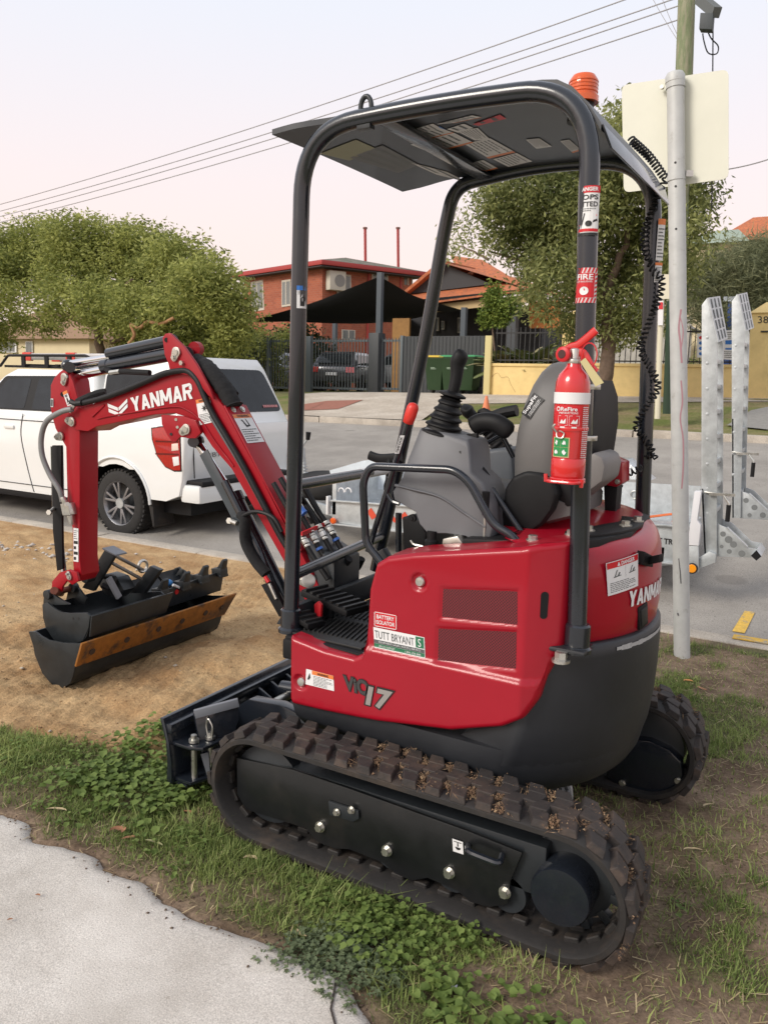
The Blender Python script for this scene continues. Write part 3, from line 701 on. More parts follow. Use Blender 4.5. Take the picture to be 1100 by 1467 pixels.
# engine hood: rounded red shell between the rear posts, with shoulder
b = MB(); rings = []
def hood(R, ys, xf, n=44):
    P = []; a0 = math.asin(min(1, ys/R))
    for k in range(n+1): a = PI-a0+2*a0*k/n; P.append((R*math.cos(a), R*math.sin(a)*1.0))
    return [(xf, ys)]+P+[(xf, -ys)]
for z, R, ys in ((.735, .500, .40), (.75, .512, .41), (.80, .517, .415), (.90, .516, .414), (.955, .510, .412), (.985, .500, .408), (1.003, .486, .40), (1.015, .465, .385), (1.022, .44, .37), (1.026, .37, .32), (1.028, .2, .19)):
    rings.append([V(x, y, z+.03*sm(.1, -.35, np.array(y))*(1 if z > .95 else 0)) for x, y in hood(R, ys, -.20 if z < 1.02 else -.16)])
b.loft(rings); hd = b.build('engine_hood', RED, EX, smooth=60)
# top of the side panel: inward shelf
b = MB(); P = [V(x, 0, 0) for x in (0,)]
xsT = [p for p in sorted(top) if p[1] > .9]
rings = []
for x, z in xsT: y = float(side_y(np.array(x), np.array(z))); rings.append([V(x, y-.014, z-.004), V(x, y-.05, z+.002), V(x, y-.13, z+.004), V(x, y-.13, z-.03), V(x, y-.014, z-.05)])
b.loft(rings); b.build('panel_top', RED, side, smooth=50)
# black deck behind and below the seat
b = MB(); b.prism([V(-.40, .26, 1.03), V(-.36, .33, 1.03), V(-.02, .35, 1.0), V(-.02, -.34, 1.0), V(-.36, -.30, 1.04), V(-.44, -.20, 1.04), V(-.45, .1, 1.03)], V(0, 0, -.06)); b.build('seat_deck', PLAS, EX, bevel=.008)
b = MB(); b.box(.02, .22, -.34, .36, .62, .82); b.build('seat_front_box', PLAS, EX, bevel=.02)
b = MB(); rings = []
for k in range(9):
    a = math.radians(140+k*11); rings.append([V(R*math.cos(a), R*math.sin(a), z) for R, z in ((.455, 1.026), (.455, 1.038), (.385, 1.040), (.385, 1.026))])
b.loft(rings); b.build('hood_gasket', PLAS, hd, bevel=.003)
for px, py, y in ((618, 0, 0),):
    pass
for X_, Y_ in ((-.33, .30), (-.35, .20), (-.42, .05), (-.43, -.06), (-.24, .36)):
    b = MB(); b.bolt((X_, Y_, 1.038 if Y_ < .33 else 1.022), (0, 0, 1), .013, .016); b.build('bolt', STEEL, hd)

# floor of the cab
b = MB(); b.prism([V(.56, .44, .60), V(.25, .455, .60), V(.22, -.40, .60), V(.56, -.40, .60)], V(0, 0, .022)); b.build('floor_pan', PLAS, EX, bevel=.008)
b = MB(); b.prism([V(.560, .455, .545), V(.25, .462, .56), V(.25, .462, .615), V(.560, .455, .615)], V(0, -.04, 0)); b.build('floor_edge', PLAS, EX, bevel=.012)
b = MB(); b.prism([V(.545, .42, .622), V(.27, .43, .622), V(.26, -.36, .622), V(.545, -.36, .622)], V(0, 0, .008)); fm = b.build('floor_mat', mat('rubber_mat', (.02, .02, .02), .5, 0, .2, 20), EX, bevel=.003)
for k in range(15):
    for s_ in (0, 1):
        x = .29+k*.018; b = MB(); b.bar((x, .40-.2*s_-.02, .633), (x+.035, .24-.2*s_-.02, .633), .005, .006); b.build('rib', MATS['rubber_mat'], fm)
b = MB(); b.prism([V(.56, .36, .62), V(.66, .36, .62), V(.62, .36, .68), V(.585, .36, .705), V(.56, .36, .705)], V(0, -.76, 0)); b.build('front_dash_plate', DRK, EX, bevel=.008)
# pedals
def pedal(pix, y0, y1, zt, nm='foot_pedal', n=6):
    A = [PY(px, py, y0) for px, py in pix]
    b = MB(); b.prism(A, V(0, y1-y0, 0)); p_ = b.build(nm, PLAS, EX, bevel=.006)
    return p_
ped = MB(); c = PZ(480, 860, .70); ax = V(.095, -.0, .022); ay = V(.012, .055, 0)
ped.obox(c, ax, ay, V(0, 0, .012)); pd = ped.build('foot_pedal', PLAS, EX, bevel=.006)
for k in range(7):
    b = MB(); q = c+ax*(-.85+k*.28)+V(0, 0, .015); b.bar(q-ay*.95, q+ay*.95, .012, .008); b.build('tread_rib', MATS['rubber_mat'], pd)
b = MB(); b.tube([c+V(.02, -.01, -.01), c+V(.03, -.02, -.075)], .014, 8); b.build('pedal_stem', DRK, pd)
c2 = PZ(436, 884, .665); b = MB(); ax2 = V(.05, 0, .02); ay2 = V(.01, .035, 0); b.obox(c2, ax2, ay2, V(0, 0, .010)); p2 = b.build('foot_pedal', PLAS, EX, bevel=.005)
for k in range(4):
    b = MB(); q = c2+ax2*(-.7+k*.45)+V(0, 0, .012); b.bar(q-ay2*.95, q+ay2*.95, .010, .006); b.build('tread_rib', MATS['rubber_mat'], p2)
b = MB(); b.tube([c2, c2+V(.01, -.01, -.04)], .012, 8); b.build('pedal_stem', DRK, p2)
b = MB(); q = PZ(455, 872, .69); b.prism([q+V(-.012, 0, -.03), q+V(.012, 0, -.03), q+V(.016, 0, .012), q+V(.0, 0, .026), q+V(-.014, 0, .015)], V(0, -.014, 0)); b.build('pedal_lock', REDP, EX, bevel=.004)
for dx, dy in ((0, 0), (.0, -.13)):
    o_ = V(.36, -.16+dy, .63); b = MB(); prof = []
    for k in range(7): z = k*.018; r = .060-k*.0062; prof += [(r, z), (r, z+.006), (r-.010, z+.010)]
    b.lathe(prof, o_, n=20); g = b.build('lever_boot', PLAS, EX, smooth=50)
    b = MB(); b.tube([o_+V(0, 0, .12), o_+V(.0, 0, .24)], .008, 8); b.build('lever_shaft', BLK, g)
    b = MB(); b.obox(o_+V(-.0, 0, .25), V(.05, .0, -.035), V(0, .045, 0), V(.003, 0, .004)); b.build('lever_foot_plate', BLK, g, bevel=.003)

# ---- canopy frame ----
R_ = .0258
L1 = fillet([V(.572, .39, .635), V(.534, .39, 2.188), V(.10, .39, 2.203), V(-.338, .39, 2.190), V(-.390, .385, .735)], .19, 12)
b = MB(); b.tube(L1, R_, 16, flat=(1, 1.0)); b.build('canopy_frame', BLK, EX, smooth=60)
L3 = fillet([V(.70, -.38, .66), V(.505, -.39, 1.605), V(.435, -.39, 2.03), V(.40, -.39, 2.18), V(.05, -.39, 2.222), V(-.330, -.39, 2.190), V(-.375, -.385, 1.00)], .18, 12)
b = MB(); b.tube(L3, R_, 16); b.build('canopy_frame', BLK, EX, smooth=60)
for p, r in (((.572, .39, .62), .042), ((-.390, .385, .735), .040)):
    b = MB(); b.lathe([(r, 0), (r, .012), (.034, .018), (.034, .075), (.029, .08)], p, n=24); b.build('post_foot', BLK, EX)
b = MB(); b.box(-.425, -.315, .34, .432, .738, .752); b.build('post_flange', SKIRT, EX, bevel=.012)
b = MB(); b.bolt(PY(803, 945, .44)+V(0, 0, -.006), (0, 0, 1), .017, .028); b.build('bolt', STEEL, EX)
rl = lambda a, c, r, nm: MB().tube([V(*a), V(*c)], r, 12).build(nm, BLK, EX)
rl((.568, .375, .812), (.672, -.38, .812), .019, 'front_rail')
rl((.560, .375, 1.112), (.62, -.38, 1.10), .019, 'front_rail')
bx_ = MB(); q0 = V(.565, .375, 1.112).lerp(V(.62, -.38, 1.10), .60); q1 = V(.565, .375, 1.112).lerp(V(.62, -.38, 1.10), .92); bx_.tube([q0, q1], .0205, 12); bx_.build('rail_sticker', WHITE, EX)
# roof
def roofz(x, y): return 2.216-.022*((x-.06)/.5)**2-.004*(y/.42)**2-(5.5*(-.22-x)**2 if x < -.22 else 0)
b = MB(); n = 12; xs5 = np.linspace(-.365, .635, 26); ys5 = np.linspace(-.415, .415, 14)
def edge_in(x, y): # plate narrows round the front posts
    return y*(1-.0*sm(.45, .63, x))
wy = lambda x: .915+.075*sm(.40, .58, np.array(x))
top_v = [V(x, y*wy(x), roofz(x, y)+.016) for y in ys5 for x in xs5]; low_v = [V(x, y*wy(x), roofz(x, y)) for y in ys5 for x in xs5]
nX = len(xs5); nY = len(ys5); f = []
for j in range(nY-1):
    for i_ in range(nX-1): k = j*nX+i_; f.append((k, k+1, k+nX+1, k+nX)); f.append((k+nX*nY, k+nX+nX*nY, k+nX+1+nX*nY, k+1+nX*nY))
bd = list(range(nX))+[k*nX+nX-1 for k in range(1, nY)]+[(nY-1)*nX+k for k in range(nX-2, -1, -1)]+[k*nX for k in range(nY-2, 0, -1)]
for a in range(len(bd)): c_ = (a+1) % len(bd); f.append((bd[a], bd[c_], bd[c_]+nX*nY, bd[a]+nX*nY))
b.add(top_v+low_v, f); roof = b.build('canopy_roof', mat('roof_panel_paint', (.020, .024, .030), .42, 0, .15, 5, coat=.1), EX, smooth=40)
b = MB(); b.prism([V(-.364, -.378, roofz(-.365, -.4)+.014), V(-.364, .378, roofz(-.365, .4)+.014), V(-.385, .36, 2.04), V(-.385, -.36, 2.04)], V(-.006, 0, .001)); b.build('roof_rear_lip', BLK, roof, bevel=.002)
b = MB()
for x in (.27,):
    b = MB(); zz = roofz(x, 0)-.012; b.obox((x, 0, zz-.006), V(.03, 0, 0), V(0, .37, 0), V(0, 0, .008)); b.build('roof_beam', BLK, roof, bevel=.004)
# lifting eye and stub on the near tube
e0 = PY(524, 170, .39); b = MB()
ring = [e0+V(.018*math.cos(a), 0, .030+.026*math.sin(a)*1.15) for a in [2*PI*k/18 for k in range(18)]]; b.tube(ring+[ring[0]], .0075, 8, caps=False)
b.box(e0.x-.022, e0.x+.022, .376, .404, e0.z-.03, e0.z+.005); b.build('lifting_eye', DRK, EX, bevel=.003)
q = PY(735, 125, .30); b = MB(); b.bolt(V(q.x, .30, roofz(q.x, .3)+.012), (0, 0, 1), .016, .022); b.build('bolt', DRK, roof)
# beacon
bc = V(-.232, .120, 2.185); b = MB(); b.lathe([(.040, 0), (.040, .012), (.033, .02), (.032, .05), (.038, .052)], bc, n=28); bea = b.build('beacon', PLAS, EX)
b = MB(); b.lathe([(.044, .050), (.044, .066), (.038, .068), (.040, .09), (.039, .110), (.031, .122), (.01, .125)], bc, n=32); b.build('lens', ORANGE, bea, smooth=40)
for k in range(4):
    b = MB(); b.lathe([(.0385, .074+k*.009), (.0412, .076+k*.009), (.0412, .079+k*.009), (.0385, .081+k*.009)], bc, n=28, caps=False); b.build('lens_ridge', ORANGE, bea)
# coil cord down the right rear post
def coil(path, r, pitch, wire, name, parent):
    P = spline(path, 12); L_ = [0]
    for a, c in zip(P, P[1:]): L_.append(L_[-1]+(c-a).length)
    T = L_[-1]; n = int(T/pitch*10); o = []
    for k in range(n+1):
        s = T*k/n; i_ = min(max(0, next((j for j in range(len(L_)-1) if L_[j+1] >= s), len(L_)-2)), len(P)-2)
        t = (s-L_[i_])/max(1e-9, L_[i_+1]-L_[i_]); p = P[i_].lerp(P[i_+1], t); d = (P[i_+1]-P[i_]).normalized(); x, y = frame(d); a = 2*PI*s/pitch
        o.append(p+(x*math.cos(a)+y*math.sin(a))*r)
    b = MB(); b.tube(o, wire, 5); return b.build(name, HOSE, parent)
b2 = [PY(x, y, yy) for x, y, yy in ((903, 200, -.28), (930, 225, -.35), (951, 254, -.40))]
coil(b2, .012, .0115, .0034, 'coiled_cord', EX)
coil([PY(x, y, -.36) for x, y in ((953, 256), (926, 320), (922, 350), (934, 385), (947, 400), (944, 425), (922, 480), (916, 500), (930, 525), (942, 555), (920, 590), (911, 612), (928, 635), (937, 655), (925, 650))], .010, .016, .0034, 'coiled_cord', EX)
coil([PY(x, y, -.28) for x, y in ((920, 670), (905, 676), (890, 684), (886, 700))], .010, .016, .0034, 'coiled_cord', EX)
# ---- seat ----
def yprism(pix, y, dy, nm, m, parent=EX, bevel=.008, seg=2, **k):
    """a plate or body whose outline is seen on the plane y, dy deep"""
    b = MB(); b.prism([PY(a, c, y) for a, c in pix], V(0, dy, 0)); return b.build(nm, m, parent, bevel=bevel, seg=seg, **k)
def rrect(cx, cy, hx, hy, r, z, n=5, skew=0):
    o = []
    for sx, sy, a0 in ((1, 1, 0), (-1, 1, PI/2), (-1, -1, PI), (1, -1, 1.5*PI)):
        for k in range(n+1):
            a = a0+PI/2*k/n; o.append(V(cx+sx*(hx-r)+r*math.cos(a), cy+sy*(hy-r)+r*math.sin(a), z))
    return o
SY = -.02
b = MB(); rings = []
for z, xf, xb, hy in ((1.13, -.135, -.335, .205), (1.16, -.120, -.345, .215), (1.25, -.118, -.350, .222), (1.32, -.125, -.352, .218), (1.39, -.140, -.350, .205), (1.45, -.165, -.345, .180), (1.49, -.190, -.335, .150), (1.515, -.215, -.322, .110), (1.524, -.240, -.305, .06)):
    cx = (xf+xb)/2+.02; hx = (xf-xb)/2*.52; rings.append(rrect(cx+.038, SY, hx+.018, hy, min(hx, hy, .055), z))
b.loft(rings); seat_b = b.build('seat_back', VINYL, EX, smooth=60)
b = MB(); rings = []
for z, xb, hy in ((1.17, -.300, .165), (1.22, -.322, .175), (1.34, -.332, .172), (1.42, -.330, .150), (1.47, -.318, .12)):
    rings.append(rrect(xb+.045, SY-.03, .028, hy, .026, z))
b.loft(rings); b.build('seat_back_shell', PLAS, seat_b, smooth=60)
b = MB(); rings = []
for x, z0, z1, hy in ((.18, 1.06, 1.09, .15), (.16, 1.045, 1.115, .19), (.10, 1.035, 1.125, .20), (-.05, 1.03, 1.12, .205), (-.22, 1.04, 1.13, .20), (-.28, 1.06, 1.12, .18)):
    rings.append([V(x, SY-hy, z0+.01), V(x, SY-hy, z1-.015), V(x, SY-hy+.03, z1), V(x, SY+hy-.03, z1), V(x, SY+hy, z1-.015), V(x, SY+hy, z0+.01), V(x, SY+hy-.02, z0), V(x, SY-hy+.02, z0)])
b.loft(rings); b.build('seat_cushion', VINYL, EX, smooth=50)
yprism([(786, 700), (849, 648), (862, 655), (866, 668), (862, 690), (815, 725), (770, 745), (775, 720)], .16, -.20, 'seat_lower_shell', GPL2, bevel=.012)
yprism([(722, 700), (733, 683), (752, 675), (775, 678), (792, 690), (798, 708), (790, 732), (775, 752), (750, 770), (728, 768), (715, 758), (712, 745), (720, 730)], .215, -.05, 'recliner_cover', PLAS, bevel=.014, seg=3)
yprism([(735, 678), (818, 684), (820, 725), (800, 730), (760, 725)], .165, -.05, 'seat_hinge', PLAS, bevel=.01)
def drape(px, py, obj, lift=.002):
    """the point of a built surface that the photo shows at this pixel"""
    from mathutils.bvhtree import BVHTree
    if obj.name not in _bvh: _bvh[obj.name] = BVHTree.FromPolygons([v.co for v in obj.data.vertices], [p.vertices for p in obj.data.polygons])
    h = _bvh[obj.name].ray_cast(CAM, ray(px, py).normalized()); return (h[0]+h[1]*(lift if h[1].dot(CAM-h[0]) > 0 else -lift)) if h[0] else PY(px, py, .2)
_bvh = {}
m2 = quad_map(*[drape(px, py, seat_b, .004) for px, py in ((759, 601), (780, 573), (766, 563), (746, 592))])
lb = sticker(m2, 0, 0, 1, 1, BLACKP, seat_b, 'seat_label', lift=.001)
letters(m2, 'SupaFit', .06, .5, .94, .92, WHITE, lb, bold=.02, lift=.003)
marks(m2, textlines(.1, .1, .9, .42, 3, 4, .3), WHITE, lb, 'small_print', lift=.003)
# armrest
b = MB(); A = spline([PY(676, 612, .17), PY(690, 605, .17), PY(712, 607, .17), PY(732, 622, .16)], 5); b.tube(A, [.018]+[.026]*(len(A)-3)+[.022, .012], 12, flat=(1, 1.15)); ar = b.build('armrest', PLAS, EX, smooth=60)
b = MB(); A = spline([PY(700, 600, -.30), PY(720, 592, -.30), PY(740, 588, -.30)], 5); b.tube(A, .022, 10); b.build('armrest', PLAS, EX)
yprism([(668, 622), (683, 620), (682, 655), (672, 657), (668, 650)], .19, -.02, 'armrest_bracket', PLAS, ar, bevel=.003)
for k in range(4):
    b = MB(); p = PY(672, 627+k*6, .192); b.cyl(p, p+V(0, .004, 0), .004, n=8); b.build('slot_hole', WHITE, ar)
for k in range(3): rl(PY(678+k*8, 645-k*4, .1), PY(725+k*3, 622-k*3, .02), .007, 'armrest_strut')
rl(PY(716, 618, .15), PY(735, 655, .12), .008, 'armrest_strut')
# ---- left console ----
def console(pix, yn, th, nm, m, bevel=.02):
    b = MB(); b.prism([PY(a, c, yn) for a, c in pix], V(0, -th, 0)); return b.build(nm, m, EX, bevel=bevel, seg=4)
CP = [(596, 614), (606, 612), (664, 630), (668, 640), (674, 676), (690, 692), (703, 722), (706, 760), (702, 776), (690, 782), (668, 770), (640, 766), (612, 766), (600, 752), (594, 734), (563, 716), (561, 704), (575, 684), (582, 655)]
YN = .30
P3 = [PY(a, c, YN) for a, c in CP]; cen = sum(P3, V(0, 0, 0))/len(P3)
b = MB(); rings = []
for dy, s in ((.0, .955), (-.004, .982), (-.014, .997), (-.03, 1.0), (-.15, .98), (-.17, .93)):
    rings.append([V(cen.x+(p.x-cen.x)*s, YN+dy-(.02 if p.z > 1.22 else 0)*sm(1.15, 1.3, np.array(p.z)), cen.z+(p.z-cen.z)*s) for p in P3])
b.loft(rings); con = b.build('left_console', GPL, EX, smooth=45)
b = MB(); L = [PY(*q, YN+.001) for q in ((566, 695), (590, 701), (630, 712), (665, 735), (695, 755))]; b.tube(spline(L, 5), .0045, 6); b.build('console_ridge', GPL, con, smooth=60)
b = MB(); b.cyl(PY(592, 742, .295), PY(592, 742, .295)+V(0, .012, 0), .013, n=16); b.cyl(PY(592, 742, .295), PY(592, 742, .295)+V(0, .016, 0), .006, n=6); b.build('console_bolt', PLAS, con)
b = MB(); b.bar(PY(659, 646, .2855), PY(661, 668, .2905), .006, .004, (0, 1, 0)); b.build('console_slot', BLACKP, con)
# joystick with its bellows
def stick(base, top, boot_r, nm):
    ax = (top-base).normalized(); x, y = frame(ax); b = MB(); prof = []; H = (top-base).length
    hb = H*.46
    for k in range(5):
        z = hb*k/5; r = boot_r*(1-.105*k); prof += [(r*.86, z), (r, z+hb*.03), (r*.99, z+hb*.07), (r*.80, z+hb*.13)]
    prof += [(boot_r*.55, hb*.98), (boot_r*.34, hb*1.02)]
    b.loft([[base+ax*h+(x*math.copysign(abs(math.cos(a))**.7, math.cos(a))*1.0+y*math.copysign(abs(math.sin(a))**.7, math.sin(a))*.82)*r for a in [2*PI*j/28 for j in range(28)]] for r, h in prof])
    bo = b.build('bellows', PLAS, EX, smooth=30)
    b = MB(); b.lathe([(boot_r*.30, 0), (boot_r*.62, .006), (boot_r*.62, .012), (boot_r*.3, .02)], base+ax*hb*1.0, ax, 24); b.build('grip_collar', PLAS, bo)
    b = MB(); g0 = base+ax*(hb*1.02); lean = V(-.012, 0, 0)
    pts = [g0, g0+ax*H*.15, g0+ax*H*.28+V(.004, 0, 0), g0+ax*H*.40+V(.010, 0, 0), g0+ax*H*.50+V(.006, 0, 0), g0+ax*H*.55+V(.0, 0, 0)]
    b.tube(spline(pts, 4), [.018, .019, .020, .020, .0205, .021, .021, .0215, .022, .023, .024, .025, .0265, .028, .028, .028, .027, .025, .022, .016, .009][:21], 14, flat=(1.05, .85)); b.build('joystick_grip', PLAS, bo, smooth=70)
    return bo
stick(PY(632, 624, .22), PY(664, 505, .20), .070, 'l')
stick(PY(722, 648, -.26), PY(668, 583, -.18), .045, 'r')
# right console
yprism([(676, 656), (690, 645), (734, 640), (738, 700), (720, 726), (680, 720), (672, 690)], -.16, -.14, 'right_console', mat('blue_grey_plastic', (.085, .095, .11), .5, 0, .06, 6, bump=.1, bscale=400), bevel=.02, seg=3)
b = MB(); b.tube(spline([PY(529, 652, -.3), PY(545, 657, -.3), PY(575, 655, -.3)], 4), .012, 8, flat=(1, 1.6)); b.build('travel_lever_grip', PLAS, EX)
rl(PY(558, 656, -.3), PY(556, 690, -.3), .012, 'travel_lever')
b = MB(); b.tube(spline([PY(690, 590, -.10), PY(700, 595, -.1), PY(712, 600, -.1)], 4), .017, 8); b.build('throttle_knob', PLAS, EX)
b = MB(); b.ball(PY(693, 591, -.22), .020, 12, (1.3, 1, .8)); b.build('throttle_knob', PLAS, EX, smooth=80)
# lockout lever with the red grip
lv = MB(); a_, c_ = PY(585, 604, .30), PY(527, 790, .30); lv.tube([a_, c_], .0095, 10); le = lv.build('lockout_lever', BLK, EX)
b = MB(); d = (a_-c_).normalized(); b.lathe([(.008, -.008), (.0165, -.004), (.0185, .02), (.0185, .045), (.014, .056), (.005, .060)], a_, d, 18); b.build('red_grip', mat('red_rubber', (.62, .03, .02), .4), le, smooth=60)
q0, q1 = a_.lerp(c_, .10), a_.lerp(c_, .235); sx = V(0, -.0, 0)+(rt*.010)
st = sticker(lambda u, v, w=0: q1.lerp(q0, u)+rt*(v-.5)*.014+V(0, .0102, 0)+V(0, w, 0), 0, 0, 1, 1, WHITE, le, 'lever_sticker')
letters(lambda u, v, w=0: q1.lerp(q0, u)+rt*(.5-v)*-.012+V(0, .0112, 0)+V(0, w, 0), 'UNLOCK', .08, .15, .92, .85, BLACKP, st, bold=.03)
b = MB(); b.tube(fillet([PY(556, 684, .3), PY(551, 700, .3), PY(560, 718, .3), PY(572, 722, .3)], .02), .007, 8); b.build('grab_loop', BLK, EX)
yprism([(532, 795), (548, 786), (556, 800), (575, 815), (560, 822), (540, 812)], .30, -.03, 'lever_bracket', DRK, bevel=.004)
# left hand rail
b = MB(); b.tube(fillet([PY(547, 806, .36), PY(524, 778, .36), PY(520, 690, .36), PY(530, 668, .36), PY(650, 673, .36), PY(672, 690, .36), PY(706, 752, .36), PY(735, 768, .36), PY(748, 790, .36)], .03, 5), .0125, 12); b.build('grab_rail', BLK, EX, smooth=60)
# small levers, gas strut
b = MB(); b.tube([PY(693, 778, .30), PY(695, 735, .30)], .004, 8); lz = b.build('lever', STEEL, EX)
b = MB(); b.tube([PY(695, 738, .30), PY(696, 704, .30)], [.011, .012], 12); b.build('lever_grip', PLAS, lz, bevel=.003)
rl(PY(704, 700, .24), PY(755, 775, .25), .009, 'gas_strut')
b = MB(); b.bolt(PY(762, 779, .26), (0, .3, 1), .012, .012); b.build('bolt', STEEL, EX)
b = MB(); b.tube(spline([PY(660, 665, .2), PY(685, 668, .2), PY(705, 695, .2), PY(718, 725, .2)], 5), .010, 8); b.build('cable', HOSE, EX)
yprism([(634, 772), (655, 768), (662, 778), (660, 786), (632, 786)], .33, -.06, 'hinge_bracket', STEEL, bevel=.004)
b = MB(); b.lathe([(.022, 0), (.022, .03), (.016, .035), (.016, .06)], PY(618, 788, .30), n=14); b.build('rubber_mount', PLAS, EX)
b = MB(); b.tube(fillet([PY(588, 774, .30), PY(592, 780, .30), PY(606, 783, .30)], .01), .004, 8); b.build('cable_clip', STEEL, EX)
yprism([(575, 740), (600, 745), (610, 765), (606, 800), (578, 800)], .02, -.25, 'tank_cover', PLAS, bevel=.01)
rl(PY(571, 735, -.1), PY(571, 790, -.1), .012, 'support_post')
# red control box on a black stand
yprism([(846, 668), (856, 655), (872, 655), (891, 663), (891, 692), (882, 698), (861, 694), (850, 680)], -.16, -.10, 'red_control_box', RED, bevel=.005)
yprism([(864, 694), (884, 697), (880, 745), (866, 745)], -.17, -.07, 'box_stand', PLAS, bevel=.004)
for px, py in ((866, 692), (884, 690)):
    b = MB(); b.bolt(PY(px, py, -.155), (0, 1, 0), .006, .008); b.build('bolt', STEEL, EX)

# ================= fire extinguisher (hangs from the rear post) =================
fe0 = PY(812, 688, .462)
FE = thing('fire_extinguisher', fe0, 'red dry powder fire extinguisher strapped to the rear canopy post', 'fire extinguisher')
ex = MB(); r = .0435; H = .262; ex.lathe([(.030, 0), (.040, .004), (r, .014), (r, .055), (r-.0015, .058), (r, .061), (r, H-.03), (r*.97, H-.012), (r*.83, H+.006), (r*.55, H+.020), (.020, H+.026), (.018, H+.036)], fe0, n=36)
body = ex.build('cylinder_body', mat('extinguisher_red', (.58, .018, .02), .25, 0, .03, 5, coat=.7), FE, smooth=50)
thv = math.atan2(CAM.y-fe0.y, CAM.x-fe0.x)
def exmap(u, v, w=0.):  # u: arc length to the viewer's right, v: height
    a = thv+.10+u/r; return V(fe0.x+(r+.0006+w)*math.cos(a), fe0.y+(r+.0006+w)*math.sin(a), fe0.z+v)
# increasing angle runs to the picture's left for a viewer outside, so flip
fm_ = exmap
sticker(fm_, -.068, .196, .068, .224, WHITE, body, 'white_band', nx=24)
lab = sticker(fm_, -.050, .132, .022, .192, REDP, body, 'label_red', nx=14, lift=.0008)
letters(fm_, 'ReFire', -.030, .178, .010, .188, WHITE, lab, bold=.02)
poly_marks(fm_, [[(-.038+.006*math.cos(a), .183+.006*math.sin(a)) for a in [2*PI*k/16 for k in range(16)]]], WHITE, lab, 'ring_logo', lift=.0016)
poly_marks(fm_, [[(-.038+.0035*math.cos(a), .183+.0035*math.sin(a)) for a in [2*PI*k/16 for k in range(16)]]], REDP, lab, 'ring_logo_centre')
letters(fm_, 'INSTRUCTIONS', -.034, .171, .012, .176, WHITE, lab, bold=.01)
for k in range(2):
    u = -.036+k*.028
    marks(fm_, [(u, .142, u+.024, .1425), (u, .166, u+.024, .1668), (u, .142, u+.0006, .1668), (u+.0234, .142, u+.024, .1668)], WHITE, lab, 'frame')
    poly_marks(fm_, [[(u+.004, .147), (u+.010, .158), (u+.013, .152), (u+.020, .160), (u+.019, .147)]], WHITE, lab, 'pictogram'); marks(fm_, [(u+.006, .136, u+.018, .1395)], WHITE, lab, 'caption')
marks(fm_, textlines(.026, .06, .050, .19, 26, 5, .4), WHITE, body, 'instructions_print', lift=.0012)
gr = sticker(fm_, -.050, .062, -.004, .112, YELP, body, 'green_panel_border', nx=8, lift=.0008)
for i_ in range(2):
    for j in range(2):
        u = -.047+i_*.0205; v = .0645+j*.0235
        g_ = sticker(fm_, u, v, u+.0195, v+.0225, GRP, gr, 'class_panel', nx=4, lift=.0016)
        rr_ = random.Random(i_*2+j); poly_marks(fm_, [[(u+.010+.006*rr_.uniform(.4, 1)*math.cos(a), v+.011+.008*rr_.uniform(.4, 1)*math.sin(a)) for a in [2*PI*k/9 for k in range(9)]]], WHITE, g_, 'pictogram', lift=.003)
# valve, handle, gauge, hose, tag
tp = fe0+V(0, 0, H+.034)
b = MB(); b.lathe([(.020, 0), (.020, .010), (.013, .012), (.013, .034), (.009, .038)], tp, n=18); b.build('valve', STEEL, FE, bevel=.001)
b = MB(); g0 = tp+V(.022, .012, .022); b.lathe([(.017, 0), (.019, .002), (.019, .012), (.014, .015)], g0, (.2, 1, 0), 24); gg = b.build('pressure_gauge', REDP, FE)
b = MB(); b.lathe([(.011, .0155), (.010, .0165)], g0, (.2, 1, 0), 18); b.build('gauge_dial', mat('gauge_dark', (.06, .02, .02), .3), gg)
b = MB(); hl = [tp+V(.028, 0, .028), tp+V(.012, 0, .040), tp+V(-.010, 0, .048), tp+V(-.050, 0, .082)]; b.tube(spline(hl, 5), .0085, 8, flat=(.5, 1.2)); b.build('squeeze_lever', MATS['extinguisher_red'], FE)
b = MB(); hl = [tp+V(.0, 0, .030), tp+V(-.022, 0, .024), tp+V(-.045, 0, -.012), tp+V(-.058, 0, -.022)]; b.tube(spline(hl, 5), .0095, 8, flat=(.5, 1.1)); b.build('carry_handle', MATS['extinguisher_red'], FE)
b = MB(); ring = [tp+V(-.040+.020*math.cos(a), .014, .020+.030*math.sin(a)) for a in [2*PI*k/18 for k in range(19)]]; b.tube(ring, .0018, 5); b.build('safety_ring', REDP, FE)
b = MB(); q = tp+V(-.020, .016, .004); b.hexa([q+V(0, 0, 0), q+V(-.012, 0, .010), q+V(-.012, .001, .010), q+V(0, .001, 0), q+V(-.042, 0, -.060), q+V(-.062, 0, -.050), q+V(-.062, .001, -.050), q+V(-.042, .001, -.060)]); b.build('service_tag', YELP, FE)
b = MB(); b.tube(fillet([fe0+V(-.046, .01, .0), fe0+V(-.040, .052, .0), fe0+V(.040, .052, .0), fe0+V(.046, .01, .0)], .02), .0045, 8); b.tube([fe0+V(.046, .03, -.004), fe0+V(.048, .03, .016)], .005, 6); b.tube([fe0+V(-.046, .03, -.012), fe0+V(-.048, .03, .008)], .005, 6)
b.lathe([(.044, -.004), (.0455, .0), (.0455, .006), (.044, .008)], fe0, n=30); b.build('bracket_cradle', MATS['extinguisher_red'], FE)
b = MB(); b.lathe([(.0450, .128), (.0455, .129), (.0455, .137), (.0450, .138)], fe0, n=30, caps=False); b.build('bracket_strap', MATS['extinguisher_red'], FE)
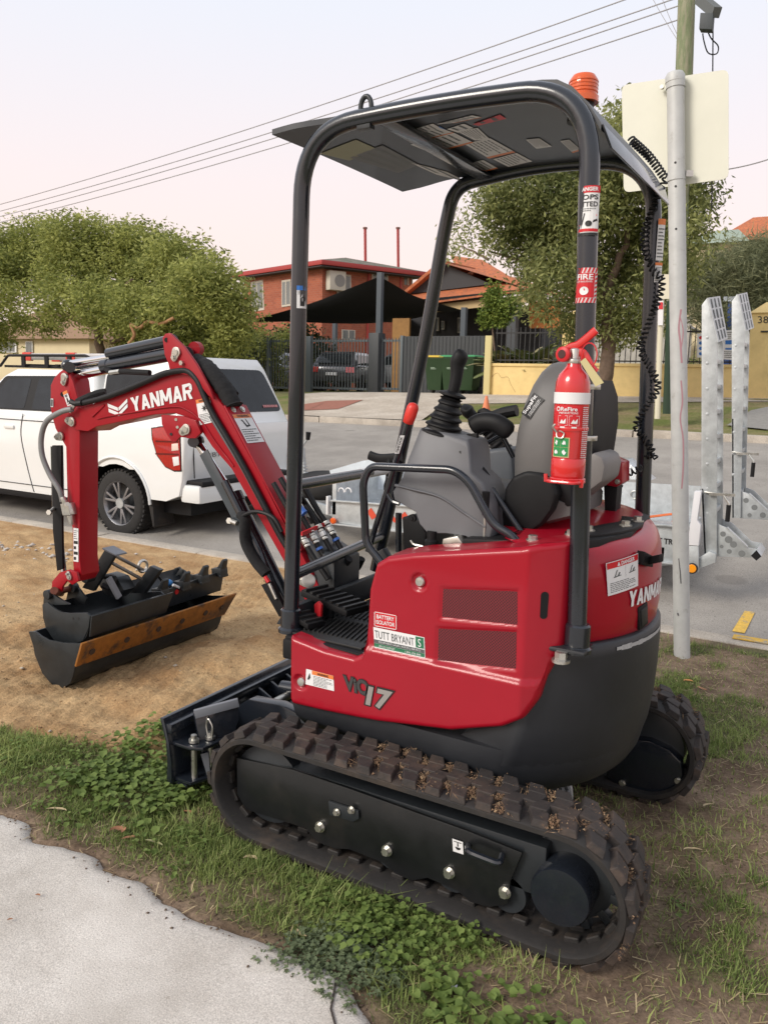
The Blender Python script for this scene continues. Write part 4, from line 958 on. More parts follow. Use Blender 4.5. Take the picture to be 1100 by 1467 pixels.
b = MB(); q = exmap(-.036, .125, .006); b.tube(spline([q, q+V(-.004, .006, -.012), q+V(-.016, .004, -.014), q+V(-.020, .002, -.002), q+V(-.008, .003, .004)], 6), .0018, 5); b.tube(spline([q, q+V(.006, .01, .012), q+V(.0, .012, .02)], 4), .003, 6); b.build('strap_clip', STEEL, FE)
for z in (.232, .100):
    pc = V(-.378, .387, fe0.z+z); b = MB(); b.lathe([(.0292, 0), (.0298, .001), (.0298, .012), (.0292, .013)], pc, n=24, caps=False); b.build('hose_clamp', STEEL, FE)
# ================= boom, arm and cylinders (parts of the excavator) =================
def plate(pix, y, th, nm, m=REDM, parent=EX, bevel=.003, seg=2): return yprism(pix, y, -th, nm, m, parent, bevel, seg)
BO = [(97, 606), (95, 597), (98, 588), (106, 582), (118, 584), (152, 572), (195, 552), (245, 532), (262, 530), (278, 536), (292, 549), (320, 582), (348, 636), (372, 680), (405, 746), (430, 790), (462, 850), (455, 872), (440, 866), (405, 801), (358, 718), (332, 672), (304, 640), (288, 616), (270, 598), (250, 592), (220, 594), (169, 605), (139, 611), (126, 618), (110, 616)]
boom = plate(BO, .065, .13, 'boom', REDM, EX, .004, 3)
# raised side plate edge lines
def rib(pix, y, r, nm, m=REDM, par=None): return MB().tube(spline([PY(a, c, y) for a, c in pix], 5), r, 6).build(nm, m, par or boom, smooth=60)
rib([(140, 600), (170, 594), (245, 583), (270, 588), (290, 605), (308, 632), (335, 668)], .067, .004, 'weld_rib')
rib([(133, 597), (150, 580)], .067, .004, 'weld_rib')
# ears for the arm cylinder
EAR = [(233, 484), (237, 478), (243, 477), (248, 482), (263, 496), (282, 523), (300, 556), (306, 572), (298, 566), (286, 551), (272, 538), (244, 532), (241, 520), (236, 508)]
for y in (.085, -.060): plate(EAR, y, .014, 'cylinder_ear', REDM, boom, .002)
for y, r in ((.0865, .012),):
    b = MB(); b.cyl(PY(239, 487, y-.004), PY(239, 487, y+.0008), .0095, n=16); b.build('pin_hole', BLACKP, boom)
def pin(px, py, y, rot=0, par=boom, s=1.):
    c = PY(px, py, y); b = MB(); d = V(math.cos(rot), 0, math.sin(rot))
    L_ = [c+(V(math.cos(a)*.022, 0, math.sin(a)*.022)*s if math.cos(a-rot) < 0 else V(math.cos(a)*.016, 0, math.sin(a)*.016)*s+d*.022*s) for a in [2*PI*k/20 for k in range(20)]]
    b.prism(L_, V(0, .009, 0)); p = b.build('pin_plate', STEEL, par, bevel=.002)
    b = MB(); b.bolt(c+V(0, .009, 0)+d*.022*s, (0, 1, 0), .008*s, .009); b.cyl(c+V(0, .009, 0), c+V(0, .013, 0), .013*s, n=18); b.build('pin_bolt', STEEL, p)
pin(254, 505, .085, -1.1); pin(104, 604, .066, .2); pin(268, 615, .085, -.5); pin(440, 833, .070, 0)
b = MB(); b.cyl(PY(262, 520, .085), PY(262, 520, .085)+V(0, .012, 0), .010, n=6); b.build('hose_fitting', STEEL, boom)
# lower bracket of the boom cylinder
plate([(231, 594), (262, 596), (275, 612), (272, 628), (258, 626), (252, 633), (246, 633), (239, 622), (232, 608)], .078, .012, 'cylinder_bracket', REDM, boom)
plate([(262, 596), (280, 602), (288, 620), (280, 628), (268, 628), (258, 620)], .085, .014, 'cylinder_bracket', REDM, boom)
for px, py in ((253, 601), (255, 612), (246, 622)):
    b = MB(); b.cyl(PY(px, py, .077), PY(px, py, .079)+V(0, .003, 0), .006, n=12); b.build('plug', STEEL if py < 620 else BLACKP, boom)
# cover plate on the boom's back with its sticker and screws
def on_back(px, py, z_=0.):  # the boom's upper (back) face runs between y=-.065 and .065 along the near edge line
    A, B = PY(320, 582, .065), PY(430, 790, .065); d = (B-A).normalized(); n = d.cross(V(0, 1, 0)).normalized()
    if n.z < 0: n = -n
    r_ = ray(px, py); t = (A+n*.004-CAM).dot(n)/r_.dot(n); return CAM+r_*t, n
b = MB(); P = [on_back(*q)[0] for q in ((322, 580), (345, 575), (405, 680), (405, 741))]
ncv = on_back(322, 580)[1]
A, B = PY(320, 582, .065), PY(430, 790, .065)
b = MB(); b.hexa([A+ncv*.0, A+V(0, -.13, 0), B+V(0, -.13, 0), B, A+ncv*.008, A+V(0, -.13, 0)+ncv*.008, B+V(0, -.13, 0)+ncv*.008, B+ncv*.008]); cover = b.build('boom_cover_plate', REDM, boom, bevel=.003)
dB = (B-A).normalized()
bm_map = lambda u, v, w=0.: A+V(0, -.13, 0)*(1-u)+dB*v+ncv*(.0085+w)   # u 0..1 across (far to near), v metres down the boom
bm_map2 = lambda u, v, w=0.: A+V(0, -.13*u, 0)+dB*v+ncv*(.0085+w)
for u in (.28, .70):
    b = MB(); b.bolt(bm_map2(u, .022), ncv, .009, .006); b.build('bolt', STEEL, cover)
st = sticker(bm_map2, .10, .045, .92, .175, WHITE, cover)
sticker(bm_map2, .10, .045, .92, .062, ORP, st, 'warning_bar', lift=.002)
mf = lambda u, v, w=0.: bm_map2(u, .175-v, w)
letters(mf, 'WARNING', .25, .116, .8, .127, BLACKP, st, bold=.02, lift=.003)
poly_marks(mf, [[(.35, .105), (.42, .105), (.52, .075), (.50, .070)], [(.55, .108), (.6, .105), (.66, .075), (.50, .072), (.50, .08), (.6, .08)], [(.4, .09), (.45, .072), (.5, .07), (.45, .095)]], BLACKP, st, 'pictogram')
marks(mf, textlines(.15, .005, .88, .065, 6, 8, .4), GREYP, st, 'small_print')
# warning sticker and logo on the boom's flank
bs = quad_map(PY(287, 609, .0655), PY(308, 604, .0655), PY(301, 569, .0655), PY(281, 573, .0655))
st = sticker(bs, 0, 0, 1, 1, WHITE, boom); sticker(bs, 0, .85, 1, 1, ORP, st, 'warning_bar', lift=.002)
letters(bs, 'WARNING', .2, .88, .8, .97, BLACKP, st, bold=.02, lift=.003); marks(bs, textlines(.08, .04, .92, .42, 6, 9), GREYP, st, 'small_print')
poly_marks(bs, [[(.5+.22*math.cos(a)*(1 if k % 2 else .35), .62+.17*math.sin(a)*(1 if k % 2 else .35)) for k, a in enumerate([2*PI*k/14 for k in range(14)])]], BLACKP, st, 'pictogram')
lg = quad_map(PY(191, 590, .066), PY(277, 571, .066), PY(275, 548, .066), PY(187, 570, .066))
brand(lg, 'YANMAR', 0, 0, 1, 1, WHITE, boom)
ch = quad_map(PY(158, 599, .066), PY(184, 592, .066), PY(183, 571, .066), PY(155, 578, .066))
for dv in (0, .34):
    poly_marks(ch, [[(0, 1-dv), (.5, .55-dv), (.5, .32-dv), (0, .75-dv)], [(1, 1-dv), (1, .75-dv), (.53, .32-dv), (.53, .55-dv)]], WHITE, boom, 'chevron_logo', lift=.0015)
# hoses along the boom
b = MB(); b.tube(fillet([PY(118, 578, .078), PY(150, 570, .080), PY(185, 557, .080), PY(240, 533, .080), PY(270, 530, .080), PY(284, 545, .080), PY(300, 585, .080), PY(345, 660, .080), PY(400, 765, .080), PY(412, 785, .08)], .06, 6), .0125, 10); b.build('boom_pipe', HOSE, boom, smooth=60)
b = MB(); b.tube(fillet([PY(302, 596, .075), PY(347, 668, .075), PY(404, 775, .075)], .05), .009, 8); b.build('boom_pipe', mat('grey_pipe', (.10, .11, .12), .4), boom)
b = MB(); b.tube(spline([PY(112, 576, .07), PY(125, 570, .06), PY(140, 564, .04), PY(152, 562, .02)], 5), .017, 8); b.build('hose_sleeve', mat('hose_sleeve_fabric', (.010, .010, .011), .9, 0, .4, 60, bump=.8, bscale=90), boom)
b = MB(); sl_ = spline([PY(286, 520, .0), PY(300, 530, .02), PY(318, 552, .02), PY(330, 572, .02), PY(335, 582, .02)], 6)
b.tube(sl_, [.038+.008*mnoise.noise(V(k*.9, 0, 0)) for k in range(len(sl_))], 14, flat=(1, .8)); b.build('hose_sleeve', MATS['hose_sleeve_fabric'], boom, smooth=60)
b = MB(); sl_ = spline([PY(280, 515, -.03), PY(306, 534, -.03), PY(334, 568, -.03)], 6); b.tube(sl_, .028, 10); b.build('hose_sleeve', MATS['hose_sleeve_fabric'], boom, smooth=60)
rib([(292, 515), (310, 530), (330, 560), (345, 580)], -.06, .004, 'hose', HOSE)
b = MB(); b.tube(spline([PY(118, 577, .085), PY(108, 578, .09), PY(102, 575, .09)], 4), .012, 8); b.build('hose_fitting', HOSE, boom)
b = MB(); b.cyl(PY(101, 590, .085), PY(107, 580, .085), .010, n=6); b.build('hose_fitting', STEEL, boom)
# arm
AR = [(86, 533), (90, 530), (96, 533), (101, 545), (103, 560), (106, 575), (110, 600), (114.5, 618), (114.5, 700), (114.5, 800), (117, 824), (111, 834), (106, 822), (105, 800), (104.5, 758), (97, 716), (95, 640), (86, 625), (80, 614), (76, 600), (73, 585), (73, 552), (78, 541)]
arm = plate(AR, .052, .104, 'arm', REDM, EX, .003)
plate([(99, 536), (104, 545), (112, 572), (106, 585), (99, 572)], .064, .011, 'arm_ear', REDM, arm)
for y in (.052,): pin(94, 541, .054, -1.35, arm, .95); pin(88, 625, .054, -.2, arm, .95)
b = MB(); b.cyl(PY(91, 565, .0525), PY(91, 565, .0532), .012, n=16); b.build('access_hole', BLACKP, arm)
ws = quad_map(PY(98, 582, .0655), PY(104, 580, .0655), PY(97, 559, .0655), PY(91, 562, .0655)); st = sticker(ws, 0, 0, 1, 1, WHITE, arm, lift=.003); sticker(ws, 0, .8, 1, 1, ORP, st, 'warning_bar', lift=.004)
poly_marks(ws, [[(.3, .2), (.7, .3), (.6, .6), (.4, .5)]], BLACKP, st, 'pictogram', lift=.005); marks(ws, [(.2, .62, .8, .66), (.2, .7, .8, .74), (.2, .1, .8, .14)], BLACKP, st, 'small_print', lift=.005)
w2 = quad_map(PY(73.4, 583, .0535), PY(77, 583, .0535), PY(77, 571, .0535), PY(73.4, 571, .0535)); st = sticker(w2, 0, 0, 1, 1, WHITE, arm); marks(w2, [(.15, .1, .45, .9), (.6, .1, .85, .9)], BLACKP, st, 'small_print')
w3 = quad_map(PY(106, 804, .0535), PY(113, 805, .0535), PY(113, 757, .0535), PY(106, 756, .0535)); st = sticker(w3, 0, 0, 1, 1, WHITE, arm); marks(w3, [(.1, .05+.16*k, .55+.35*(k % 2), .14+.16*k) for k in range(4)]+textlines(.1, .66, .9, .95, 5, 2), BLACKP, st, 'small_print')
# bucket cylinder in front of the arm (black) with rod
cx = lambda px, py, y=0.: PY(px, py, y)
b = MB(); b.tube([cx(82, 640), cx(84, 735)], .028, 16); cyl_b = b.build('bucket_cylinder', BLK, arm)
b = MB(); b.tube([cx(83, 735), cx(93, 830)], .014, 12); b.build('cylinder_rod', CHR, cyl_b)
yprism([(75, 638), (88, 638), (88, 690), (90, 815), (82, 818), (76, 760)], .05, -.012, 'cylinder_guard', PLAS, arm, bevel=.002)
b = MB(); b.cyl(cx(78, 728, .05), cx(72, 734, .09), .008, n=8); b.cyl(cx(72, 734, .09), cx(70, 734, .10), .013, n=6); b.build('grease_valve', STEEL, arm)
# grey hydraulic hose down the arm with shut-off valve
b = MB(); b.tube(spline([cx(104, 586, .09), cx(88, 590, .10), cx(68, 603, .11), cx(60, 625, .11), cx(61, 652, .11), cx(72, 680, .10), cx(86, 703, .09), cx(90, 718, .08)], 7), .0125, 12); b.build('armoured_hose', mat('grey_armoured_hose', (.22, .22, .22), .45, .2, .1, 40, bump=.3, bscale=300), arm, smooth=60)
b = MB(); b.tube([cx(90, 712, .085), cx(94, 722, .08), ], .013, 6); b.obox(cx(99, 729, .07), V(.026, 0, -.004), V(0, .020, 0), V(.006, 0, .026)); b.tube([cx(100, 738, .075), cx(103, 752, .07)], [.014, .011], 6); vlv = b.build('shut_off_valve', STEEL, arm, bevel=.002)
b = MB(); b.cyl(cx(97, 722, .07), cx(97, 722, .105), .010, n=6); b.build('valve_nut', STEEL, vlv)
# bucket link
plate([(74, 850), (75, 833), (86, 820), (100, 816), (110, 820), (113, 832), (104, 838), (96, 832), (90, 840), (88, 848), (82, 845)], .075, .012, 'bucket_link', REDM, arm)
plate([(74, 850), (75, 833), (86, 820), (100, 816), (110, 820), (113, 832), (104, 838), (96, 832), (90, 840), (88, 848), (82, 845)], -.060, .012, 'bucket_link', REDM, arm)
pin(101, 826, .076, 1.2, arm, .7)
b = MB(); b.cyl(cx(78, 846, .16), cx(88, 850, -.14), .017, n=16); b.build('link_pin', mat('rusty_pin', (.16, .05, .03), .6, .3, .3, 20), arm)
# arm cylinder on top of the boom
b = MB(); b.tube([cx(98, 522), cx(160, 512)], .017, 16); ac = b.build('cylinder_rod', CHR, boom)
A_, B_ = cx(152, 525), cx(254, 506)
b = MB(); b.lathe([(.020, -.012), (.033, -.010), (.033, .028), (.029, .032), (.029, (B_-A_).length)], A_, B_-A_, 20); ab = b.build('arm_cylinder', BLK, boom)
b = MB(); b.tube([cx(108, 538), cx(158, 528)], .022, 16); b.build('cylinder_rod', CHR, ab)
b = MB(); b.tube([cx(156, 507), cx(250, 487)], .024, 14); b.build('arm_cylinder_pipe', BLK, boom)
b = MB(); b.ball(cx(99, 524), .030, 14, (1, 1.2, 1)); b.cyl(cx(100, 526, .05), cx(100, 526, -.05), .024, n=16); b.build('rod_eye', BLK, ac, smooth=60)
b = MB(); b.tube(fillet([cx(152, 528, .02), cx(160, 534, .03), cx(175, 532, .03), cx(215, 534, .03)], .03), .012, 8); b.build('cylinder_hose', MATS['hose_sleeve_fabric'], boom)
b = MB(); b.cyl(cx(158, 534, .035), cx(172, 532, .035), .010, n=6); b.build('hose_fitting', STEEL, ab)
b = MB(); b.tube([cx(266, 508, -.0), cx(268, 508, -.055)], .034, 16); b.build('cylinder_eye', BLK, ab)
b = MB(); b.tube([cx(278, 500, -.06), cx(284, 500, -.09)], .030, 16); b.build('ear_boss', REDM, boom)
# boom cylinder under the boom
A_, B_ = cx(285, 634), cx(345, 735)
b = MB(); b.cyl(cx(277, 633, .06), cx(277, 633, -.06), .022, n=18); b.ball(cx(283, 632), .030, 12); bc_ = b.build('rod_eye', BLK, boom, smooth=60)
b = MB(); b.tube([cx(284, 634), cx(345, 728)], .018, 16); b.build('cylinder_rod', CHR, bc_)
C_, D_ = cx(338, 712), cx(414, 868); b = MB(); b.lathe([(.022, -.02), (.032, -.016), (.032, .02), (.028, .025), (.028, (D_-C_).length)], C_, D_-C_, 20); bcc = b.build('boom_cylinder', BLK, EX)
b = MB(); d = (cx(347, 752, .05)-cx(290, 642, .05)).normalized(); b.bar(cx(292, 648, .045), cx(352, 765, .045), .048, .006, (0, 1, 0)); b.build('cylinder_rod_guard', mat('guard_grey_paint', (.045, .055, .065), .35, 0, .1, 8, coat=.3), bcc, bevel=.002)
b = MB(); b.tube([cx(322, 690, .05), cx(372, 790, .06), cx(392, 850, .06)], .016, 10); b.build('cylinder_pipe', BLK, bcc)
b = MB(); b.tube(spline([cx(346, 738, .08), cx(352, 744, .09), cx(352, 775, .09), cx(366, 803, .09), cx(382, 822, .09)], 6), .024, 12, flat=(1, .7)); b.build('hose_sleeve', MATS['hose_sleeve_fabric'], bcc, smooth=60)
b = MB(); b.tube(spline([cx(345, 745, .10), cx(352, 737, .10), cx(370, 733, .10), cx(392, 742, .10), cx(404, 762, .10)], 6), .008, 8); b.build('hose', HOSE, bcc)
b = MB(); b.tube([cx(330, 746, .06), cx(340, 750, .07)], .010, 8); b.cyl(cx(330, 746, .06), cx(328, 746, .07), .013, n=6); b.build('hose_fitting', STEEL, bcc)
b = MB(); cc = V(0, 0, 0); b.hexa([cx(374, 838, .12), cx(388, 833, .12), cx(409, 876, .12), cx(400, 884, .12)]+[p+V(0, -.02, 0) for p in (cx(374, 838, .12), cx(388, 833, .12), cx(409, 876, .12), cx(400, 884, .12))]); b.build('cylinder_foot_guard', PLAS, bcc, bevel=.002)
b = MB(); b.cyl(cx(386, 836, .125), cx(396, 858, .125), .007, n=8); b.build('hose_fitting', STEEL, bcc); b = MB(); b.cyl(cx(380, 826, .125), cx(385, 834, .125), .008, n=8); b.build('red_cap', REDP, bcc)
# swing post
b = MB(); b.prism([V(.60, .09, .52), V(.84, .08, .52), V(.86, .05, .70), V(.84, 0, .86), V(.60, .09, .80)], V(0, -.18, 0)); b.build('swing_post', DRK, EX, bevel=.012)
b = MB(); b.prism([V(.50, .14, .46), V(.78, .10, .46), V(.80, .10, .56), V(.50, .14, .56)], V(0, -.24, 0)); b.build('swing_bracket', DRK, EX, bevel=.01)
b = MB(); b.cyl(PY(442, 832, .17), PY(442, 832, .15), .026, n=20); b.build('pivot_pin', STEEL, EX, bevel=.002)
# bank of hydraulic hoses with couplings behind the front rail
HS = [((420, 742), (431, 764), (444, 790), (470, 830)), ((430, 735), (443, 758), (457, 785), (482, 825)), ((441, 728), (455, 752), (470, 780), (492, 818)), ((451, 725), (466, 747), (481, 772), (500, 806)), ((462, 742), (476, 762), (488, 785), (502, 806))]
BL = mat('blue_cap', (.04, .13, .45), .4)
for k, h in enumerate(HS):
    yy = .10-.045*k; P = [PY(a, c, yy) for a, c in h]
    P = [PY(h[0][0]-28, h[0][1]-50, yy)]+P
    b = MB(); b.tube(spline(P, 6), .0105, 10); hs_ = b.build('hydraulic_hose', HOSE, EX, smooth=60)
    a_, c_ = P[2], P[3]; d = (c_-a_)
    for t, l, r_ in ((0, .18, .0145), (.24, .10, .0125), (.36, .22, .0145), (.62, .12, .013)):
        b = MB(); b.tube([a_+d*t, a_+d*(t+l)], r_, 6); b.build('coupling', STEEL if (k+int(t*10)) % 5 else WHITE, hs_, bevel=.0015)
    if k in (1, 3): b = MB(); b.tube([a_+d*.98, a_+d*1.1], .0150, 10); b.build('blue_collar', BL, hs_)
b = MB(); b.bar(PY(432, 765, .12), PY(472, 748, -.06), .008, .014); b.build('coupling_clamp', REDP, EX)
b = MB(); b.tube(spline([PY(426, 705, .06), PY(440, 725, 0), PY(462, 758, -.08), PY(468, 780, -.1)], 6), .011, 8); b.build('hydraulic_hose', HOSE, EX)
b = MB(); b.tube([PY(424, 722, .07), PY(436, 736, .07)], .015, 10); b.build('blue_collar', BL, EX)
for k in range(4):
    b = MB(); b.tube(spline([PY(430+k*14, 815-k*7, .05-.06*k), PY(450+k*14, 828-k*4, .05-.06*k), PY(485+k*8, 815, .0-.06*k), PY(500+k*6, 800, .0-.06*k)], 5), .016, 8); b.build('hydraulic_hose', MATS['hose_sleeve_fabric'], EX)
sticker(quad_map(PY(424, 726, -.02), PY(434, 722, -.02), PY(428, 708, -.02), PY(420, 712, -.02)), 0, 0, 1, 1, WHITE, boom)

# ================= dozer blade =================
def BP(px, py, x): return PX(px, py, x)
b = MB(); prof = [(.955, .03), (.97, .06), (.965, .12), (.97, .20), (.99, .262), (.995, .280), (.978, .280), (.955, .20), (.945, .12), (.945, .04)]
rings = [[V(x, y, z) for x, z in prof] for y in (.575, -.575)]; b.loft(rings); blade = b.build('dozer_blade', BLK, EX, bevel=.003)
b = MB(); b.prism([V(.945, .57, .262), V(.945, -.57, .262), V(.945, -.57, .23), V(.945, .57, .23)], V(.03, 0, 0)); b.build('blade_rib', BLK, blade, bevel=.004)
b = MB(); b.prism([V(.95, .56, .04), V(.95, .22, .04), V(.89, .22, .04), V(.89, .56, .04)], V(0, 0, .012)); b.build('blade_bracket', BLK, blade, bevel=.002)
def sidebox(y0, y1):
    b = MB(); b.prism([V(.955, y0, .185), V(.87, y0, .185), V(.83, y0-.02, .185), V(.81, y1, .185), V(.955, y1, .185)], V(0, 0, .012)); b.build('blade_bracket', BLK, blade, bevel=.003)
    b = MB(); b.prism([V(.955, y0, .055), V(.87, y0, .055), V(.81, y1, .055), V(.955, y1, .055)], V(0, 0, .012)); b.build('blade_bracket', BLK, blade, bevel=.003)
sidebox(.56, .42); sidebox(-.42, -.56)
for px, t in ((252, 0), (269, 1)):
    b = MB(); p = V(.885-.03*t, .525-.05*t, .05); b.cyl(p, p+V(0, 0, .175), .0105, n=14); b.cyl(p+V(0, 0, .150), p+V(0, 0, .160), .018, n=16); b.build('blade_pin', STEEL, blade)
b = MB(); p = V(.855, .485, .205); b.tube(fillet([p, p+V(.01, .0, .045), p+V(-.0, 0, .075), p+V(-.02, -.0, .05), p+V(-.015, 0, 0)], .01), .0035, 6); b.build('lynch_pin', STEEL, blade)
# folded side extension standing behind the blade end
X4_ = [PY(279, 1024, .50), PY(341, 1006, .40), PY(343, 1030, .40), PY(330, 1065, .44), PY(300, 1118, .49), PY(296, 1114, .50)]
b = MB(); b.prism(X4_, V(.02, -.012, 0)); ext = b.build('blade_extension', BLK, blade, bevel=.002)
b = MB(); b.bar(PY(279, 1023, .50), PY(342, 1006, .40), .016, .03, (0, 0, 1)); b.build('extension_lip', mat('worn_grey_edge', (.16, .17, .19), .4), ext, bevel=.002)
b = MB(); b.prism([PY(302, 1120, .492), PY(290, 1080, .505), PY(299, 1078, .49)], V(.004, .004, 0)); b.build('extension_foot', MATS['worn_grey_edge'], ext)
# lift arms of the blade
for y in (.26, -.20):
    b = MB(); b.prism([V(.96, y, .06), V(.96, y, .20), V(.86, y, .27), V(.72, y, .28), V(.30, y, .20), V(.30, y, .12), V(.84, y, .16)], V(0, -.05, 0)); b.build('blade_arm', BLK, blade, bevel=.008)
for y in (.10, .02, -.08):
    b = MB(); b.prism([V(.96, y, .08), V(.96, y, .25), V(.89, y, .215), V(.83, y, .16), V(.85, y, .10)], V(0, -.012, 0)); b.build('gusset', BLK, blade, bevel=.002)
b = MB(); b.cyl((.86, .12, .20), (.86, -.10, .20), .018, n=14); b.build('blade_pin', STEEL, blade)
b = MB(); b.tube([V(.90, 0, .22), V(.45, 0, .26)], .030, 14); b.build('blade_cylinder', BLK, blade)
# ================= stickers on the bodywork =================
def sidemap(p0, p1, p2, p3):
    """stickers on the flank: four pixel corners (bl, br, tr, tl) laid on the panel surface"""
    q = [to_xz([p])[0] for p in (p0, p1, p2, p3)]
    def f(u, v, w=0.):
        x = q[0][0]*(1-u)*(1-v)+q[1][0]*u*(1-v)+q[2][0]*u*v+q[3][0]*(1-u)*v
        z = q[0][1]*(1-u)*(1-v)+q[1][1]*u*(1-v)+q[2][1]*u*v+q[3][1]*(1-u)*v
        return V(x, float(side_y(np.array(x), np.array(z)))+w, z)
    return f
m_ = sidemap((536, 897), (569, 903), (569, 881), (536, 875))
s_ = sticker(m_, 0, 0, 1, 1, REDP, side, 'battery_isolator_sticker', nx=4, ny=8); letters(m_, 'BATTERY', .12, .56, .88, .82, WHITE, s_, bold=.018); letters(m_, 'ISOLATOR', .10, .20, .90, .46, WHITE, s_, bold=.018)
marks(m_, [(.02, .03, .98, .07), (.02, .93, .98, .97), (.02, .03, .045, .97), (.955, .03, .98, .97)], WHITE, s_, 'sticker_border')
m_ = sidemap((536, 927), (609, 943), (608, 913), (535, 898))
s_ = sticker(m_, 0, 0, 1, 1, WHITE, side, 'dealer_sticker', nx=6, ny=8); sticker(m_, .0, .22, .99, .40, GREYP, s_, 'grey_bar', lift=.002, nx=6, ny=3); sticker(m_, .0, .03, .99, .21, mat('dark_green_print', (.02, .15, .07), .45), s_, 'green_bar', lift=.002, nx=6, ny=3)
letters(m_, 'TUTT BRYANT', .025, .48, .80, .86, GREYP, s_, bold=.0); letters(m_, 'EQUIPMENT SALES | PARTS | SERVICE', .1, .26, .92, .36, WHITE, s_, lift=.003); letters(m_, 'SERVICE SUPPORT', .1, .07, .42, .16, WHITE, s_, lift=.003); letters(m_, '1300 658 888', .62, .07, .92, .16, WHITE, s_, lift=.003)
sticker(m_, .83, .44, .985, .97, MATS['dark_green_print'], s_, 'hook_logo_field', lift=.002, nx=3, ny=6); letters(m_, 'S', .875, .50, .935, .88, WHITE, s_, lift=.003, name='hook_logo')
m_ = sidemap((438, 980), (479, 990), (478, 968), (439, 958))
s_ = sticker(m_, 0, 0, 1, 1, WHITE, side, 'warning_sticker', nx=4, ny=6); sticker(m_, .22, .74, 1, 1, ORP, s_, 'warning_bar', lift=.002); letters(m_, 'WARNING', .42, .79, .82, .94, BLACKP, s_, bold=.02, lift=.003); marks(m_, textlines(.28, .05, .96, .70, 7, 3), GREYP, s_, 'small_print'); poly_marks(m_, [[(.06, .35), (.12, .35), (.17, .5), (.14, .8), (.1, .6)]], BLACKP, s_, 'pictogram')
# model name: dark outlined "ViO" and silver "17"
DG = mat('model_letter_dark', (.045, .045, .045), .35); SG = mat('model_letter_silver', (.34, .32, .30), .35, .4)
m_ = sidemap((494, 988), (530, 998), (528, 975), (492, 966))
letters(m_, 'ViO', -.03, -.04, 1.03, 1.04, BLACKP, side, bold=.07, shear=-.0, name='model_name'); letters(m_, 'ViO', .01, .03, .99, .97, DG, side, bold=.035, lift=.003, name='model_name')
m_ = sidemap((523, 1010), (558, 1020), (565, 990), (528, 981))
letters(m_, '17', -.04, -.04, 1.04, 1.04, BLACKP, side, bold=.085, lift=.003, name='model_number'); letters(m_, '17', .03, .04, .97, .96, SG, side, bold=.045, lift=.0042, name='model_number')
# hood stickers, wrapped round the tail
def on_cyl(px, py, R):
    d = ray(px, py); a = d.x*d.x+d.y*d.y; bq = CAM.x*d.x+CAM.y*d.y; c = CAM.x**2+CAM.y**2-R*R
    t = (-bq-math.sqrt(max(0, bq*bq-a*c)))/a; p = CAM+d*t; return math.atan2(p.y, p.x) % (2*PI), p.z
def hoodmap(p0, p1, p2, p3, R=.5185):
    q = [on_cyl(*p, R) for p in (p0, p1, p2, p3)]
    def f(u, v, w=0.):
        a = q[0][0]*(1-u)*(1-v)+q[1][0]*u*(1-v)+q[2][0]*u*v+q[3][0]*(1-u)*v; z = q[0][1]*(1-u)*(1-v)+q[1][1]*u*(1-v)+q[2][1]*u*v+q[3][1]*(1-u)*v
        return V((R+w)*math.cos(a), (R+w)*math.sin(a), z)
    return f
m_ = hoodmap((870, 854), (913, 839), (913, 792), (867, 807))
s_ = sticker(m_, 0, 0, 1, 1, WHITE, hd, 'danger_sticker', nx=6); sticker(m_, .02, .80, .98, .98, REDP, s_, 'danger_bar', nx=6, lift=.002); letters(m_, 'DANGER', .42, .83, .85, .95, WHITE, s_, bold=.03, lift=.003)
poly_marks(m_, [[(.30, .83), (.39, .83), (.345, .95)]], WHITE, s_, 'warning_triangle', lift=.003); marks(m_, [(.55, .42, .555, .78)], GREYP, s_, 'divider'); marks(m_, textlines(.08, .06, .9, .38, 6, 11), GREYP, s_, 'small_print')
rr_ = random.Random(3)
for cx_ in (.3, .78):
    poly_marks(m_, [[(cx_-.11, .50), (cx_+.11, .52), (cx_+.11, .54), (cx_-.11, .53)], [(cx_-.08, .54), (cx_-.02, .70), (cx_+.03, .72), (cx_-.01, .66), (cx_-.05, .54)], [(cx_+.0, .54), (cx_+.06, .64), (cx_+.09, .62), (cx_+.05, .54)]], GREYP, s_, 'pictogram')
# brand lettering follows the round hood, most of it beyond the curve
q0 = on_cyl(899, 868, .5185); q1 = on_cyl(926, 850, .5185); sweep = (q1[0]-q0[0])/2.45*6
mY = lambda u, v, w=0.: V((.5185+w)*math.cos(q0[0]+sweep*u), (.5185+w)*math.sin(q0[0]+sweep*u), q0[1]-.004+.047*v)
brand(mY, 'YANMAR', 0, 0, 1, 1, WHITE, hd, lift=.0022)
def hood_box(pix, nm, m, dep, inset=False):
    q = [on_cyl(*p, .5185) for p in pix]; b = MB()
    o = [V((.5175+dep)*math.cos(a), (.5175+dep)*math.sin(a), z) for a, z in q]; i_ = [V(.505*math.cos(a), .505*math.sin(a), z) for a, z in q]; b.hexa(i_+o); return b.build(nm, m, hd, bevel=.003)
hood_box([(915, 903), (927, 893), (926, 862), (913, 871)], 'plate_recess', PLAS, .004)
hood_box([(917, 897), (925, 889), (925, 867), (916, 874)], 'plate_cover', BLACKP, .007)
h_ = hood_box([(917, 809), (930, 812), (931, 796), (918, 789)], 'hood_latch', PLAS, .012)
b = MB(); a0, z0 = on_cyl(931, 800, .53); b.obox(V(.545*math.cos(a0), .545*math.sin(a0), z0), V(-.02, .02, .01), V(.004, .012, 0), V(0, 0, .012)); b.build('latch_handle', PLAS, h_, bevel=.003)
